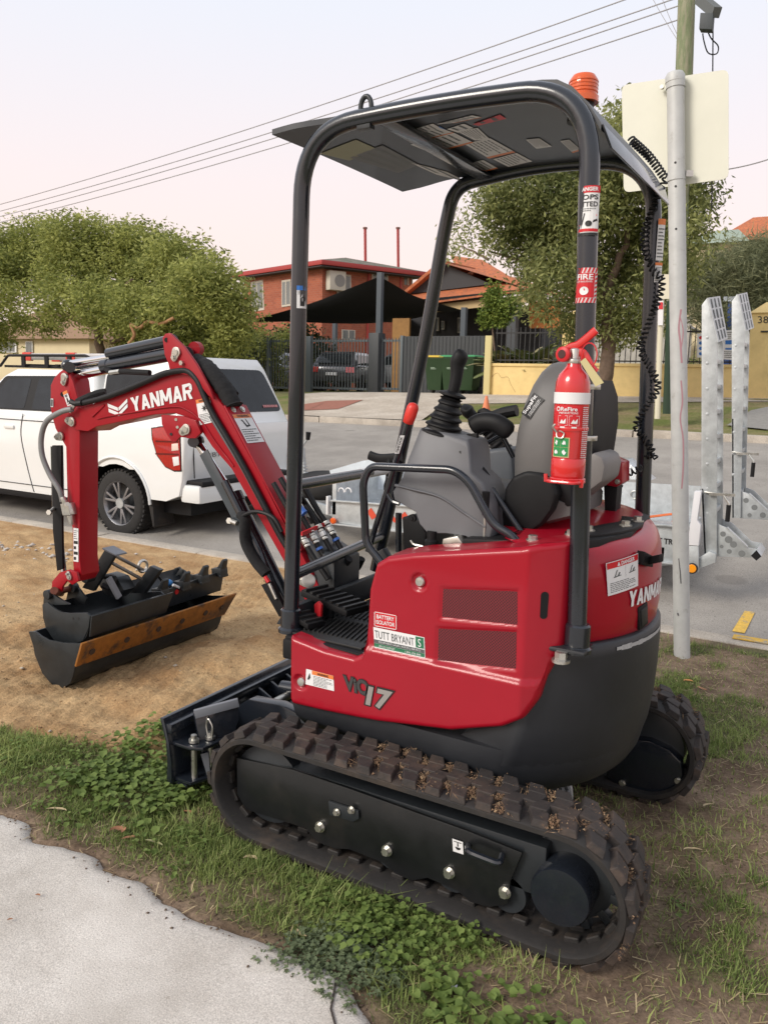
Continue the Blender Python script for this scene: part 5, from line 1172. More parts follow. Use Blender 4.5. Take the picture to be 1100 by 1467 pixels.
# stickers on the near rear post
def postmap(x, y, r, off): # u arc length, v height
    th = math.atan2(CAM.y-y, CAM.x-x)+off
    return lambda u, v, w=0.: V(x+(r+w)*math.cos(th+u/r), y+(r+w)*math.sin(th+u/r), v)
def post_st(px, py0, py1, x, y, width, off, nx=8):
    z0 = PY(px, py0, y+.02).z; z1 = PY(px, py1, y+.02).z; pm = postmap(x, y, R_+.0004, off); f = lambda u, v, w=0.: pm((u-.5)*width, z1+(z0-z1)*v, w)
    return f
f_ = post_st(840, 267, 338, -.354, .389, .062, -.35)
s_ = sticker(f_, 0, 0, 1, 1, WHITE, EX, 'rops_sticker', nx=8); sticker(f_, 0, .86, 1, 1, REDP, s_, 'danger_bar', nx=8, lift=.002); letters(f_, 'DANGER', .14, .89, .9, .97, WHITE, s_, bold=.03, lift=.003); letters(f_, 'ROPS', .10, .72, .92, .82, BLACKP, s_, bold=.02); letters(f_, 'FITTED', .10, .58, .92, .68, BLACKP, s_, bold=.02)
marks(f_, textlines(.2, .48, .85, .56, 2, 2), GREYP, s_, 'small_print'); poly_marks(f_, [[(.2, .20), (.9, .40), (.9, .43), (.2, .23)]], REDP, s_, 'bar'); poly_marks(f_, [[(.60+.13*math.cos(a), .24+.06*math.sin(a)) for a in [2*PI*k/14 for k in range(14)]], [(.3, .22), (.35, .22), (.45, .45), (.40, .45)], [(.75, .26), (.95, .30), (.92, .34), (.78, .31)]], BLACKP, s_, 'pictogram'); sticker(f_, 0, .08, 1, .14, REDP, s_, 'danger_bar', nx=8, lift=.002); sticker(f_, 0, 0, 1, .06, BLACKP, s_, 'black_bar', nx=8, lift=.002)
f_ = post_st(838, 384, 434, -.358, .388, .066, -.30)
s_ = sticker(f_, 0, 0, 1, 1, WHITE, EX, 'fire_sticker', nx=8)
def stripes(f, u0, u1, v0, v1, par, n):
    for k in range(n):
        a = u0+(u1-u0)*(k/n); d = (u1-u0)/n
        poly_marks(f, [[(a, v0), (a+d*.55, v0), (min(u1, a+d*1.05), v1), (min(u1, a+d*.5), v1)]], REDP, par, 'stripe')
stripes(f_, 0, 1, .86, 1, s_, 7); stripes(f_, 0, 1, 0, .14, s_, 7)
for k in range(6): poly_marks(f_, [[(0, .16+.12*k), (.10, .20+.12*k), (.10, .26+.12*k), (0, .22+.12*k)], [(.9, .16+.12*k), (1, .20+.12*k), (1, .26+.12*k), (.9, .22+.12*k)]], REDP, s_, 'stripe')
sticker(f_, .12, .15, .88, .85, REDP, s_, 'red_field', nx=6, lift=.002); letters(f_, 'FIRE', .20, .66, .80, .82, WHITE, s_, bold=.02, lift=.003); letters(f_, 'EXTINGUISHER', .22, .58, .78, .63, WHITE, s_, lift=.003); poly_marks(f_, [[(.5+.16*math.cos(a), .34+.12*math.sin(a)) for a in [2*PI*k/20 for k in range(20)]]], WHITE, s_, 'dot', lift=.003)
# front left post
f_ = post_st(410, 410, 442, .548, .39, .034, .45)
s_ = sticker(f_, 0, 0, 1, 1, WHITE, EX, 'ear_protection_sticker', nx=4); sticker(f_, 0, .8, 1, 1, BLUEP, s_, 'blue_bar', nx=4, lift=.002); poly_marks(f_, [[(.3, .1), (.7, .1), (.75, .35), (.9, .42), (.75, .5), (.55, .55), (.3, .4)]], BLACKP, s_, 'pictogram'); marks(f_, textlines(.1, .6, .9, .78, 3, 2), GREYP, s_, 'small_print')
# right rear post
for a_, c_, bar in ((315, 374, ORP), (377, 405, ORP)):
    z0 = PY(928, a_, -.37).z; z1 = PY(928, c_, -.37).z; pm = postmap(-.352, -.389, R_+.0004, .55); f_ = (lambda pm, z0, z1: (lambda u, v, w=0.: pm((u-.5)*.026, z1+(z0-z1)*v, w)))(pm, z0, z1)
    s_ = sticker(f_, 0, 0, 1, 1, WHITE, EX, 'manual_sticker', nx=4); sticker(f_, 0, .86, 1, 1, bar, s_, 'warning_bar', nx=4, lift=.002); marks(f_, textlines(.1, .05, .9, .8, 9, 3), GREYP, s_, 'small_print')
# stickers under the roof
def roof_st(pix, m, nm='roof_sticker', bar=None, lines=6, seed=1):
    def hit(px, py):
        z = 2.2
        for _ in range(5): p = PZ(px, py, z); z = roofz(p.x, p.y)-.002
        return PZ(px, py, z)
    q = [hit(*p) for p in pix]
    if (q[1]-q[0]).cross(q[3]-q[0]).z > 0: flip = 1
    else: flip = 0
    def g(u, v, w=0.):
        p = q[0]*(1-u)*(1-v)+q[1]*u*(1-v)+q[2]*u*v+q[3]*(1-u)*v
        return V(p.x, p.y, roofz(p.x, p.y)-.0016-w*.6)
    s = sticker(g, 0, 0, 1, 1, m, roof, nm, nx=5, ny=5)
    if bar is not None: sticker(g, .90, 0, 1, 1, bar, s, 'warning_bar', lift=.002, ny=5)
    if lines: marks(g, textlines(.06, .08, .9, .92, lines, seed), GREYP, s, 'small_print')
    return s
RW = mat('faded_white_sticker', (.66, .66, .66), .5); RY = mat('faded_yellow_sticker', (.26, .26, .16), .5)
roof_st([(459, 220), (500, 230), (546, 216), (510, 200)], RY, lines=0)
roof_st([(500, 226), (570, 248), (600, 236), (548, 208)], mat('frayed_grey_sticker', (.15, .16, .17), .6), lines=3, seed=4)
for q in ([(577, 190), (590, 194), (632, 184), (620, 177)], [(582, 196), (596, 203), (650, 190), (630, 183)], [(588, 207), (620, 220), (678, 204), (650, 190)], [(625, 178), (650, 176), (690, 168), (676, 165)], [(655, 188), (680, 201), (702, 200), (684, 183)], [(665, 206), (700, 227), (738, 218), (702, 198)], [(706, 228), (728, 239), (762, 231), (740, 219)], [(657, 238), (682, 249), (713, 241), (692, 229)], [(753, 200), (768, 213), (790, 210), (772, 198)], [(802, 202), (820, 219), (832, 215), (815, 200)]):
    roof_st(q, RW, bar=ORP if rnd.random() < .6 else None, seed=rnd.randint(0, 99))
roof_st([(620, 184), (638, 194), (646, 190), (630, 181)], BLUEP, lines=0); roof_st([(640, 185), (656, 190), (678, 183), (664, 177)], RW, lines=2)
roof_st([(650, 186), (656, 188), (668, 185), (662, 181)], BLUEP, lines=0); roof_st([(677, 178), (685, 180), (725, 170), (716, 164)], REDP, lines=2)
roof_st([(585, 232), (625, 250), (672, 262), (640, 246)], MATS['faded_white_sticker'], lines=2)
# ================= buckets lying on the sand =================
def bucket(nm, near, ya, yb, loc, label, lipn, thick=.008, group=None, ends=None):
    """near: profile pixels seen on the plane ya, from the lip round the bottom to the back rim"""
    T = thing(nm, loc, label, 'excavator bucket', group); P = [PY(a, c, ya) for a, c in near]
    cen = sum(P, V(0, 0, 0))/len(P); rings = []
    Q = spline(P, 4)
    out = [p.copy() for p in Q]; inn = [p+(V(cen.x, 0, cen.z+.12)-V(p.x, 0, p.z)).normalized()*thick for p in Q]
    b = MB(); loop = out+inn[::-1]; b.loft([[V(p.x, ya-.004, p.z) for p in loop], [V(p.x, yb+.004, p.z) for p in loop]]); sh = b.build('bucket_shell', BUCK, T, smooth=40)
    E_ = ends or near; L_ = [PY(a, c, ya) for a, c in E_]
    for y in (ya, yb+.010):
        b = MB(); b.prism([V(p.x, y, p.z) for p in L_], V(0, -.010, 0)); b.build('end_plate', BUCK, T, bevel=.002)
    return T, P
MU, MP = bucket('mud_bucket', [(116, 922), (110, 945), (104, 972), (91, 985), (77, 983), (61, 965), (50, 938), (47, 925), (41.5, 906)], .10, -.915, (2.1, -.4, 0), 'wide dark grey mud bucket with a rusty bolted edge on the sand', 0, ends=[(41.5, 905), (51, 905), (58, 911), (70, 917), (91, 921), (116, 922), (110, 945), (105, 968), (101, 979), (91, 985.5), (77, 983), (61, 965), (50, 938), (48, 926)])
e0, e1 = PY(116, 921, .112), PY(107, 953, .112); far_ = lambda p, y: V(p.x, y, p.z)
p0, p1 = PY(116, 921, .112), PY(107, 954, .112); q1 = V(p1.x-.005, -.905, p1.z); q0 = V(p0.x-.012, -.945, p0.z+.004)
b = MB(); n_ = V(-.010, 0, -.004); b.hexa([p1, q1, q0, p0, p1+n_, q1+n_, q0+n_, p0+n_]); ce = b.build('cutting_edge', RUST, MU, bevel=.002)
for t in (.07, .27, .47, .63, .80, .93):
    c = p0.lerp(q0, t)*.5+p1.lerp(q1, t)*.5+n_; b = MB(); b.cyl(c, c+n_*.5, .016, n=14); b.build('bolt', mat('rusty_bolt', (.05, .03, .02), .7), ce)
# general bucket (left) resting in it
GP, GPp = bucket('digging_bucket', [(129, 883), (127, 900), (119, 918), (100, 925), (80, 920), (66, 900), (62, 885), (61, 868)], .05, -.42, (2.0, -.1, .1), 'plain edged dark bucket resting in the near end of the mud bucket', 0, ends=[(61, 866), (68, 863), (72, 867), (80, 873), (88, 877), (100, 878.5), (124.5, 878), (129.5, 883), (127, 900), (119, 918), (100, 925), (80, 920), (66, 900), (62, 885)])
def pl(pix, y, th, nm, par, m=BUCK, bevel=.002): return yprism(pix, y, -th, nm, m, par, bevel)
a0 = GPp[0]; b = MB(); b.hexa([a0+V(.01, 0, -.10), V(a0.x+.01, -.43, a0.z-.10), V(a0.x-.015, -.46, a0.z+.006), a0+V(-.012, .004, .004)]+[p+V(-.008, 0, 0) for p in (a0+V(.01, 0, -.10), V(a0.x+.01, -.43, a0.z-.10), V(a0.x-.015, -.46, a0.z+.006), a0+V(-.012, .004, .004))]); b.build('cutting_edge', BUCK, GP, bevel=.002)
for px in (105, 113):
    b = MB(); c = PY(px, 886, .0505); b.cyl(c, c+V(0, .001, 0), .005, n=10); b.build('hole', BLACKP, GP)
pl([(62, 868), (63, 855), (66, 846), (72, 845), (77, 852), (92, 862), (100, 866)], .02, .012, 'hitch_ear', GP)
pl([(93, 868), (98, 845), (103, 836), (109, 838), (124, 858), (122, 866)], -.12, .012, 'hitch_ear', GP)
for q in ((69, 852, .03), (105, 842, -.11)):
    b = MB(); c = PY(*q); b.cyl(c+V(0, .010, 0), c-V(0, .02, 0), .024, n=18); b.build('ear_boss', BUCK, GP, bevel=.002)
b = MB(); b.cyl(PY(70, 852, .01), PY(105, 842, -.12), .015, n=14); b.build('hitch_pin', MATS['rusty_pin'], GP)
# third bucket: toothed, further along, with its hitch
TB, TP = bucket('toothed_bucket', [(222, 851), (221, 862), (214, 876), (200, 884), (184, 878), (173, 862), (166, 850), (163, 838)], -.46, -.95, (2.0, -.7, .1), 'black bucket with teeth resting in the far end of the mud bucket', 0, ends=[(158, 838), (165, 836), (174, 845), (184, 852), (200, 855), (222, 850), (221, 862), (214, 876), (200, 884), (184, 878), (173, 862), (166, 850)])
a0 = TP[0]
b = MB(); b.hexa([a0+V(.0, .01, -.09), V(a0.x, -.96, a0.z-.09), V(a0.x-.01, -.98, a0.z+.03), a0+V(-.01, .02, .008)]+[p+V(-.010, 0, 0) for p in (a0+V(.0, .01, -.09), V(a0.x, -.96, a0.z-.09), V(a0.x-.01, -.98, a0.z+.03), a0+V(-.01, .02, .008))]); b.build('cutting_edge', BUCK, TB, bevel=.003)
for k in range(4):
    t = (.05, .37, .66, .97)[k]; y = -.46-.50*t; z = a0.z+.005+.022*t; x = a0.x-.01
    b = MB(); b.obox(V(x-.005, y, z), V(.035, 0, -.004), V(0, .030, 0), V(.002, 0, .024)); b.obox(V(x-.034, y, z-.020), V(.008, 0, 0), V(0, .034, 0), V(0, 0, .008))
    b.hexa([V(x-.03, y-.026, z-.012), V(x+.02, y-.026, z-.012), V(x+.02, y+.026, z-.012), V(x-.03, y+.026, z-.012), V(x-.052, y-.020, z+.072), V(x-.040, y-.020, z+.080), V(x-.040, y+.020, z+.080), V(x-.052, y+.020, z+.072)])
    b.build('tooth', BUCK, TB, bevel=.004)
b = MB(); b.prism([PY(150, 788, -.14), PY(164, 797, -.14), PY(134, 847, -.14), PY(118, 842, -.14)], V(.0, -.02, .0)); hq = b.build('hitch_plate', BUCK, TB, bevel=.002)
b = MB(); p_ = [PY(147, 787, -.14), PY(166, 797, -.14)]; b.hexa([p_[0], p_[1], p_[1]+V(0, -.07, 0), p_[0]+V(0, -.07, 0)]+[p+V(0, 0, .007) for p in (p_[0], p_[1], p_[1]+V(0, -.07, 0), p_[0]+V(0, -.07, 0))]); b.build('plate_edge', MATS['worn_grey_edge'], TB)
pl([(215, 811), (229, 817), (206, 850), (186, 850)], -.36, .03, 'hitch_plate', TB)
for (a, c), (d, e), yy in (((160, 806), (202, 829), (-.16, -.34)), ((163, 795), (204, 816), (-.22, -.42))):
    b = MB(); A, B = PY(a, c, yy[0]), PY(d, e, yy[1]); b.bar(A, B, .03, .012, (0, 0, 1)); br = b.build('hitch_bar', mat('worn_light_steel', (.26, .26, .27), .4, .6, .2, 20), TB, bevel=.002)
    for k in range(4): 
        q = A.lerp(B, .15+.24*k)+V(0, 0, .0065); b = MB(); b.cyl(q, q+V(0, 0, .001), .007, n=10); b.build('hole', BLACKP, br)
b = MB(); c = PY(205, 811, -.45); b.tube([c+V(.0, .03*math.cos(a), .03*math.sin(a)) for a in [2*PI*k/16 for k in range(17)]], .008, 8, caps=False); b.build('lifting_ring', STEEL, TB)
pl([(128, 808), (134, 808), (128, 826), (118, 834), (115, 828)], -.06, .03, 'hitch_link', TB)
b = MB(); c = PY(121, 828, -.05); b.cyl(c, c-V(0, .05, 0), .026, n=18); b.build('ear_boss', BUCK, TB, bevel=.003)
b = MB(); c = PY(131, 812, -.05); b.cyl(c, c-V(0, .04, 0), .020, n=18); b.build('ear_boss', BUCK, TB, bevel=.003)
b = MB(); b.tube(spline([PY(146, 838, -.15), PY(158, 842, -.18), PY(164, 828, -.2), PY(150, 826, -.2)], 6), .014, 8); b.build('hitch_hose', HOSE, TB)
b = MB(); b.bar(PY(156, 828, -.12), PY(171, 856, -.16), .014, .03, (0, 1, 0)); b.build('hitch_strut', MATS['worn_grey_edge'], TB)
pl([(140, 836), (152, 822), (168, 828), (178, 846), (166, 858), (150, 852)], -.22, .08, 'hitch_body', TB, BUCK, .01)
b = MB(); c = PY(241, 835, -.6); b.ball(c, .028, 12, (1, 1, .7)); b.build('blue_cap', mat('blue_cap_light', (.03, .2, .5), .4), TB, smooth=60)
b = MB(); b.tube(spline([PY(224, 822, -.45), PY(232, 832, -.5), PY(236, 842, -.55), PY(246, 840, -.6)], 5), .007, 6); b.build('hitch_hose', HOSE, TB)
b = MB(); b.cyl(PY(248, 846, -.6), PY(254, 848, -.6), .014, n=12); b.build('red_cap', REDP, TB)
b = MB(); b.tube([PY(248, 838, -.58), PY(258, 842, -.62)], .008, 8); b.build('hose_fitting', WHITE, TB)
pl([(262, 822), (250, 826), (258, 815), (262, 816)], -.7, .01, 'side_cutter', TB)
# right hand back rim of the toothed bucket
pl([(240, 826), (247, 822), (259, 816), (264, 817), (270, 822), (282, 826), (290, 826), (290, 836), (244, 838)], -.93, .01, 'end_plate', TB)
# ================= white dual cab ute =================
UT = thing('ute', (5, -3.7, -.12), 'white dual cab ute with a canopy and roof rack parked at the kerb', 'ute')
yn, yf = -2.87, -4.55
def arch(cx, cz, r, n=14, a0=PI, a1=0): return [(cx+r*math.cos(a0+(a1-a0)*k/n), cz+r*math.sin(a0+(a1-a0)*k/n)) for k in range(n+1)]
RW_, FW_ = 5.06, 7.95
prof = [(4.20, .50), (4.24, .36), (4.40, .30), (4.62, .30)]+arch(RW_, .22, .43, 14, PI*.98, .02*PI)+[(5.50, .21), (7.50, .21)]+arch(FW_, .22, .43, 14, PI*.98, .02*PI)+[(8.5, .28), (8.72, .36), (8.75, .70), (8.62, .86), (7.70, .98), (7.35, 1.04), (5.40, 1.03), (4.19, .99), (4.17, .9)]
b = MB(); rings = []
for y, s in ((yn-.06, 0), (yn-.012, .0), (yn, .0), (yn, 0)):
    pass
def body_ring(y, dz, dx): return [V(x+(dx if x < 4.5 else 0), y, z-(dz if z > .6 else 0)) for x, z in prof]
rings = [body_ring(yn-.045, .0, .0), body_ring(yn-.010, .03, .0), body_ring(yn, .06, .01)]
rings = [body_ring(yn-.0, .05, .015), body_ring(yn-.012, .02, .004), body_ring(yn-.06, 0, 0), body_ring(yf+.06, 0, 0), body_ring(yf+.012, .02, .004), body_ring(yf, .05, .015)]
b.loft(rings); ub = b.build('body', UTE, UT, smooth=40)
def gh(x0, x1, X0, X1, z0, z1, nm, in0=.03, in1=.17, rz=.05, m=UTE, round_=.06):
    """a greenhouse: footprint x0..x1 at z0 shrinking to X0..X1 at z1"""
    b = MB(); R = []
    for t in (0, .3, .6, .85, .95, 1.0):
        w_ = t if t < .86 else .86+(t-.86)*1.6; za = z0+(z1-z0)*t
        a0 = x0+(X0-x0)*w_; a1 = x1+(X1-x1)*w_; iy = in0+(in1-in0)*w_; R.append(rrect((a0+a1)/2, (yn+yf)/2, (a1-a0)/2, (yn-yf)/2-iy, round_, za))
    b.loft(R); return b.build(nm, m, UT, smooth=50)
gh(5.36, 7.42, 5.50, 6.80, 1.02, 1.475, 'cab'); gh(4.22, 5.36, 4.50, 5.34, .97, 1.625, 'canopy', .03, .17)
def cabside(x0, z0, x1, z1, X0, X1, nm, za=1.02, zb=1.475, m=GLASS, lift=.006, par=UT, r=.03):
    def at(x, z): t = (z-za)/(zb-za); return V(x, yn-.03-.14*t*(1 if t < .86 else 1)+lift, z)
    P = fillet([at((x0+x1)/2, z0), at(x1, z0), at(X1, z1), at(X0, z1), at(x0, z0), at((x0+x1)/2, z0)], r, 4)[1:-1]
    b = MB(); b.prism(P, V(0, -.012, 0)); return b.build(nm, m, par, smooth=0)
cabside(5.47, 1.07, 6.42, 1.07, 0, 0, 'window_surround', m=PLAS) if False else None
cabside(5.90, 1.055, 7.20, 1.055, 0, 0, 'x') if False else None
def pane(pts, nm='side_window', m=GLASS, za=1.02, zb=1.475, lift=.006, par=UT):
    def at(x, z): t = (z-za)/(zb-za); return V(x, yn-.03-.14*t+lift, z)
    L_ = [at(*p) for p in pts]; P = fillet([(L_[0]+L_[1])/2]+L_[1:]+[L_[0], (L_[0]+L_[1])/2], .04, 4)[:-1]
    b = MB(); b.prism(P, V(0, -.012, 0)); return b.build(nm, m, par, smooth=0)
pane([(5.52, 1.06), (7.20, 1.05), (6.85, 1.40), (5.62, 1.42)], 'window_surround', PLAS, lift=.004)
pane([(5.58, 1.075), (6.32, 1.07), (6.30, 1.385), (5.66, 1.395)]); pane([(6.44, 1.07), (7.10, 1.065), (6.80, 1.37), (6.42, 1.385)])
pane([(4.52, 1.12), (5.28, 1.12), (5.28, 1.45), (4.66, 1.45)], 'canopy_window', GLASS, .97, 1.625, .008)
# rear window of the canopy, on the sloping tail
def tail(y, z, lift=.006): t = (z-.97)/(1.625-.97); return V(4.22+.28*t-lift, y, z)
L_ = [tail(yn-.20, 1.10), tail(yf+.12, 1.10), tail(yf+.24, 1.52), tail(yn-.28, 1.52)]
P = fillet([(L_[0]+L_[3])/2]+L_+[(L_[0]+L_[3])/2], .08, 5)[:-1]; b = MB(); b.prism(P, V(.012, 0, 0)); rwn = b.build('rear_window', GLASS, UT, smooth=0)
mt = quad_map(tail(yf+.42, 1.13, .012), tail(yf+.17, 1.13, .012), tail(yf+.17, 1.165, .012), tail(yf+.42, 1.165, .012)); marks(mt, textlines(0, 0, 1, 1, 1, 4, .7), mat('pale_red_print', (.5, .2, .2), .5), rwn, 'window_sticker')
# tailgate seams, badge, bumper, lamp
SEAM = mat('panel_gap', (.02, .02, .02), .8)
for y in (yn-.12, yf+.12):
    b = MB(); b.bar((4.172, y, .52), (4.186, y, .97), .006, .01); b.build('tailgate_seam', SEAM, UT)
tgm = quad_map(V(4.166, -3.22, .70), V(4.166, -3.50, .70), V(4.166, -3.50, .745), V(4.166, -3.22, .745)); letters(tgm, 'BT-50', 0, 0, 1, 1, mat('chrome_badge', (.2, .2, .2), .3, .6), UT, bold=.02)
b = MB(); L_ = [(257, 614), (246, 612), (230, 612), (218, 614), (219, 630), (226, 653), (237, 668), (249, 674), (259, 674)]
S_ = [PY(x, y, yn+.004) for x, y in L_]; b.prism([V(p.x, yn+.006, p.z) for p in S_], V(0, -.03, 0)); tl_ = b.build('tail_lamp', mat('tail_lamp_red', (.38, .006, .008), .12, coat=.8, var=.3, vscale=30, spec=.6), UT, bevel=.004)
zt_, zb_ = S_[0].z, S_[-1].z; cS = sum(S_, V(0, 0, 0))/len(S_)
b = MB(); b.prism([V(cS.x+(p.x-cS.x)*1.07, yn+.003, cS.z+(p.z-cS.z)*1.05) for p in S_], V(0, -.02, 0)); b.build('lamp_surround', PLAS, tl_)
b = MB(); b.prism([PY(x, y, yn+.0085) for x, y in ((246, 636), (255, 635), (256, 645), (246, 646))], V(0, -.01, 0)); b.build('indicator_lens', mat('clear_lamp_lens', (.75, .62, .55), .15, coat=.8), tl_, bevel=.002)
b = MB(); b.prism([PY(x, y, yn+.0085) for x, y in ((247, 655), (256, 654), (257, 666), (249, 668))], V(0, -.01, 0)); b.build('reversing_lens', mat('clear_lamp_lens2', (.75, .75, .75), .15, coat=.8), tl_, bevel=.002)
for yy in (632, 650):
    b = MB(); b.bar(PY(223, yy, yn+.008), PY(256, yy+1, yn+.008), .004, .014); b.build('lamp_strip', mat('lamp_dark_red', (.12, .004, .004), .2), tl_)
b = MB(); b.box(4.02, 4.26, yf+.04, yn-.02, .30, .47); bp_ = b.build('rear_bumper', UTE, UT, bevel=.035); b = MB(); b.box(4.01, 4.25, yf+.3, yn-.05, .455, .505); b.build('bumper_step', PLAS, bp_, bevel=.012)
b = MB(); b.box(4.25, 8.6, yf+.15, yn-.15, .16, .32); b.build('underbody', PLAS, UT)
# seams and handles of the doors
def gap(pts): b = MB(); b.tube(spline([V(x, yn+.0035, z) for x, z in pts], 5), .0045, 5); return b.build('door_seam', SEAM, UT)
gap([(6.40, 1.02), (6.45, .8), (6.38, .5), (6.30, .26), (6.28, .22)]); gap([(5.50, 1.02), (5.52, .80), (5.60, .62), (5.62, .45), (5.62, .3)]); gap([(7.25, 1.02), (7.35, .7), (7.35, .3)]); gap([(5.38, 1.0), (5.38, .65)])
gap([(5.6, .29), (7.35, .29)]); gap([(5.52, .955), (7.3, .955)])
for x in (5.64, 6.55): b = MB(); b.box(x, x+.16, yn-.002, yn+.018, .86, .895); b.build('door_handle', UTE, UT, bevel=.008)
b = MB(); b.box(5.5, 7.5, yn-.10, yn-.015, .145, .205); b.build('side_step', PLAS, UT, bevel=.01)
# wheels
ALW = mat('alloy_wheel_grey', (.26, .26, .27), .35, .6)
def wheel(x, y, sgn, par, r=.330, w_=.19, z=.215, rim=.215, nm='wheel'):
    b = MB(); b.lathe([(rim, 0), (r*.86, -.004), (r*.955, .012), (r, .04), (r, w_-.04), (r*.955, w_-.012), (r*.86, w_+.004), (rim, w_)], (x, y, z), (0, -sgn, 0), 48, caps=False)
    wh = b.build('tyre', mat('tyre_rubber', (.022, .021, .020), .85, 0, .2, 20, bump=.3, bscale=60), par, smooth=50)
    for k in range(44):
        a = 2*PI*k/44; b = MB(); d = V(math.cos(a), 0, math.sin(a)); t_ = V(-d.z, 0, d.x)
        b.obox(V(x, y-sgn*(.03), z)+d*(r-.004), t_*.012, V(0, .024, 0), d*.009); b.obox(V(x, y-sgn*(w_-.06), z)+d*(r-.004), t_*.012, V(0, .04, 0), d*.009)
        if k == 0: tb = b
        else: tb.v += [p for p in b.v]; tb.f += [tuple(i+16*k for i in f) for f in b.f]
    o = tb.build('tread_blocks', MATS['tyre_rubber'], wh); o['kind'] = 'stuff'
    b = MB(); b.lathe([(rim+.006, 0), (rim-.006, .006), (rim-.02, .05), (rim-.02, w_)], (x, y, z), (0, -sgn, 0), 40, caps=False); b.build('rim', ALW, wh, smooth=50)
    b = MB(); b.lathe([(rim-.02, .10), (.02, .11)], (x, y, z), (0, -sgn, 0), 30); b.build('brake_disc', DRK, wh)
    for k in range(6):
        for da in (-.17, .17):
            a = 2*PI*k/6+.3; d0 = V(math.cos(a), 0, math.sin(a)); d1 = V(math.cos(a+da), 0, math.sin(a+da)); b = MB(); c = V(x, y-sgn*.018, z); b.bar(c+d0*.045-V(0, sgn*.01, 0), c+d1*(rim-.012), .022, .020, (0, 1, 0)); b.build('spoke', ALW, wh, bevel=.004)
    b = MB(); b.lathe([(.050, .008), (.05, .03), (.01, .03)], (x, y-sgn*.0, z), (0, -sgn, 0), 20); b.build('hub_cap', GALV, wh)
    return wh
wheel(RW_, yn-.02, 1, UT); wheel(FW_, yn-.02, 1, UT); wheel(RW_, yf+.02, -1, UT); wheel(FW_, yf+.02, -1, UT)
b = MB(); P_ = [(4.64, .40), (4.60, .10), (4.635, .02), (4.65, .40)]; b.prism([V(4.67, yn-.01, .42), V(4.60, yn-.01, .30), V(4.58, yn-.01, .05), V(4.60, yn-.01, .03), V(4.66, yn-.01, .30)], V(0, -.26, 0)); b.build('mud_flap', RUB, UT, bevel=.004)
for cx_ in (RW_, FW_):
    b = MB(); A = arch(cx_, .22, .425, 18, PI*.98, .02*PI); b.loft([[V(x, yn-.03, z), V(x, yn-.35, z), V(cx_+(x-cx_)*1.03, yn-.35, .22+(z-.22)*1.03), V(cx_+(x-cx_)*1.03, yn-.03, .22+(z-.22)*1.03)] for x, z in A]); b.build('wheel_well', PLAS, UT)
for cx_ in (RW_, FW_):
    b = MB(); b.tube([V(x, yn+.004, z) for x, z in arch(cx_, .22, .445, 18, PI*.98, .02*PI)], .016, 6); b.build('arch_lip', UTE, UT, smooth=60)
# roof rack
rk = MB(); z0 = 1.50
for y in (yn-.22, yf+.22): rk.prism([V(7.0, y, z0+.02), V(6.82, y, z0+.125), V(5.62, y, z0+.125), V(5.45, y, z0+.03), V(5.45, y, z0), V(7.0, y, z0)], V(0, .008, 0)) if False else None
rack = MB(); rack.box(5.40, 6.98, yf+.22, yn-.22, z0-.01, z0+.015); rk_ = rack.build('roof_rack', PLAS, UT, bevel=.004)
for y in (yn-.20, yf+.20):
    b = MB(); b.tube(fillet([V(7.02, y, z0), V(6.88, y, z0+.115), V(5.66, y, z0+.12), V(5.40, y, z0)], .03), .014, 8); b.build('rack_rail', PLAS, rk_)
    for x in (6.62, 6.25, 5.9): b = MB(); b.box(x-.02, x+.035, y-.008, y+.008, z0, z0+.115); b.build('rack_post', PLAS, rk_)
for x in (5.6, 6.1, 6.6): b = MB(); b.box(x-.03, x+.03, yf+.2, yn-.2, z0+.015, z0+.03); b.build('rack_bar', PLAS, rk_)
LD = thing('ladder', (5.6, -3.4, 1.55), 'aluminium extension ladder with red ends tied on the ute roof rack', 'ladder')
LR = mat('red_plastic_cap', (.65, .06, .04), .5); ALU = mat('aluminium', (.55, .56, .57), .35, .8, .1, 20)
for y in (-3.25, -3.62):
    b = MB(); b.box(5.35, 6.85, y-.012, y+.012, 1.575, 1.645); b.build('stile', ALU, LD, bevel=.003)
    for x in (6.80, 6.1, 5.40): b = MB(); b.box(x-.07, x+.07, y-.018, y+.018, 1.565, 1.655); b.build('stile_cap', LR, LD, bevel=.006)
for k in range(5): b = MB(); b.cyl((5.5+k*.27, -3.25, 1.61), (4.6+k*.27, -3.62, 1.61), .014, n=8); b.build('rung', ALU, LD)

# ================= galvanised plant trailer =================
TR = thing('plant_trailer', (1.5, -3.9, 0), 'galvanised plant trailer with two upright loading ramps parked behind the ute', 'trailer')
ty, tf = -3.2, -4.75
CP_ = mat('checker_plate', (.52, .55, .57), .35, .8, .15, 20, bump=1.0, bscale=90, col2=(.66, .69, .70), mixs=45, mixt=(.45, .55))
b = MB(); b.box(.08, 2.78, tf, ty-.03, .33, .36); b.build('deck', CP_, TR)
b = MB(); b.prism([V(-.16, ty, .525), V(-.16, ty, .27), V(.1, ty, .22), V(2.80, ty, .235), V(2.80, ty, .43), V(.3, ty, .50)], V(0, -.02, 0)); sd_ = b.build('side_rail', GALV, TR, bevel=.002)
b = MB(); b.box(.10, 2.76, ty-.06, ty+.028, .462, .474); b.build('rail_top', GALV, TR, bevel=.002) if False else None
b = MB(); b.bar((-.16, ty+.012, .522), (2.80, ty+.012, .425), .04, .012); b.build('rail_top', GALV, TR, bevel=.002)
b = MB(); b.bar((-.16, ty+.012, .258), (2.80, ty+.012, .225), .04, .012); b.build('rail_bottom', GALV, TR, bevel=.002)
tm = lambda u, v, w=0.: V(.20-(u)*.0+(.62-.62*u)-.62+.50*(1-u), ty+.0012+w, .355+.055*v)
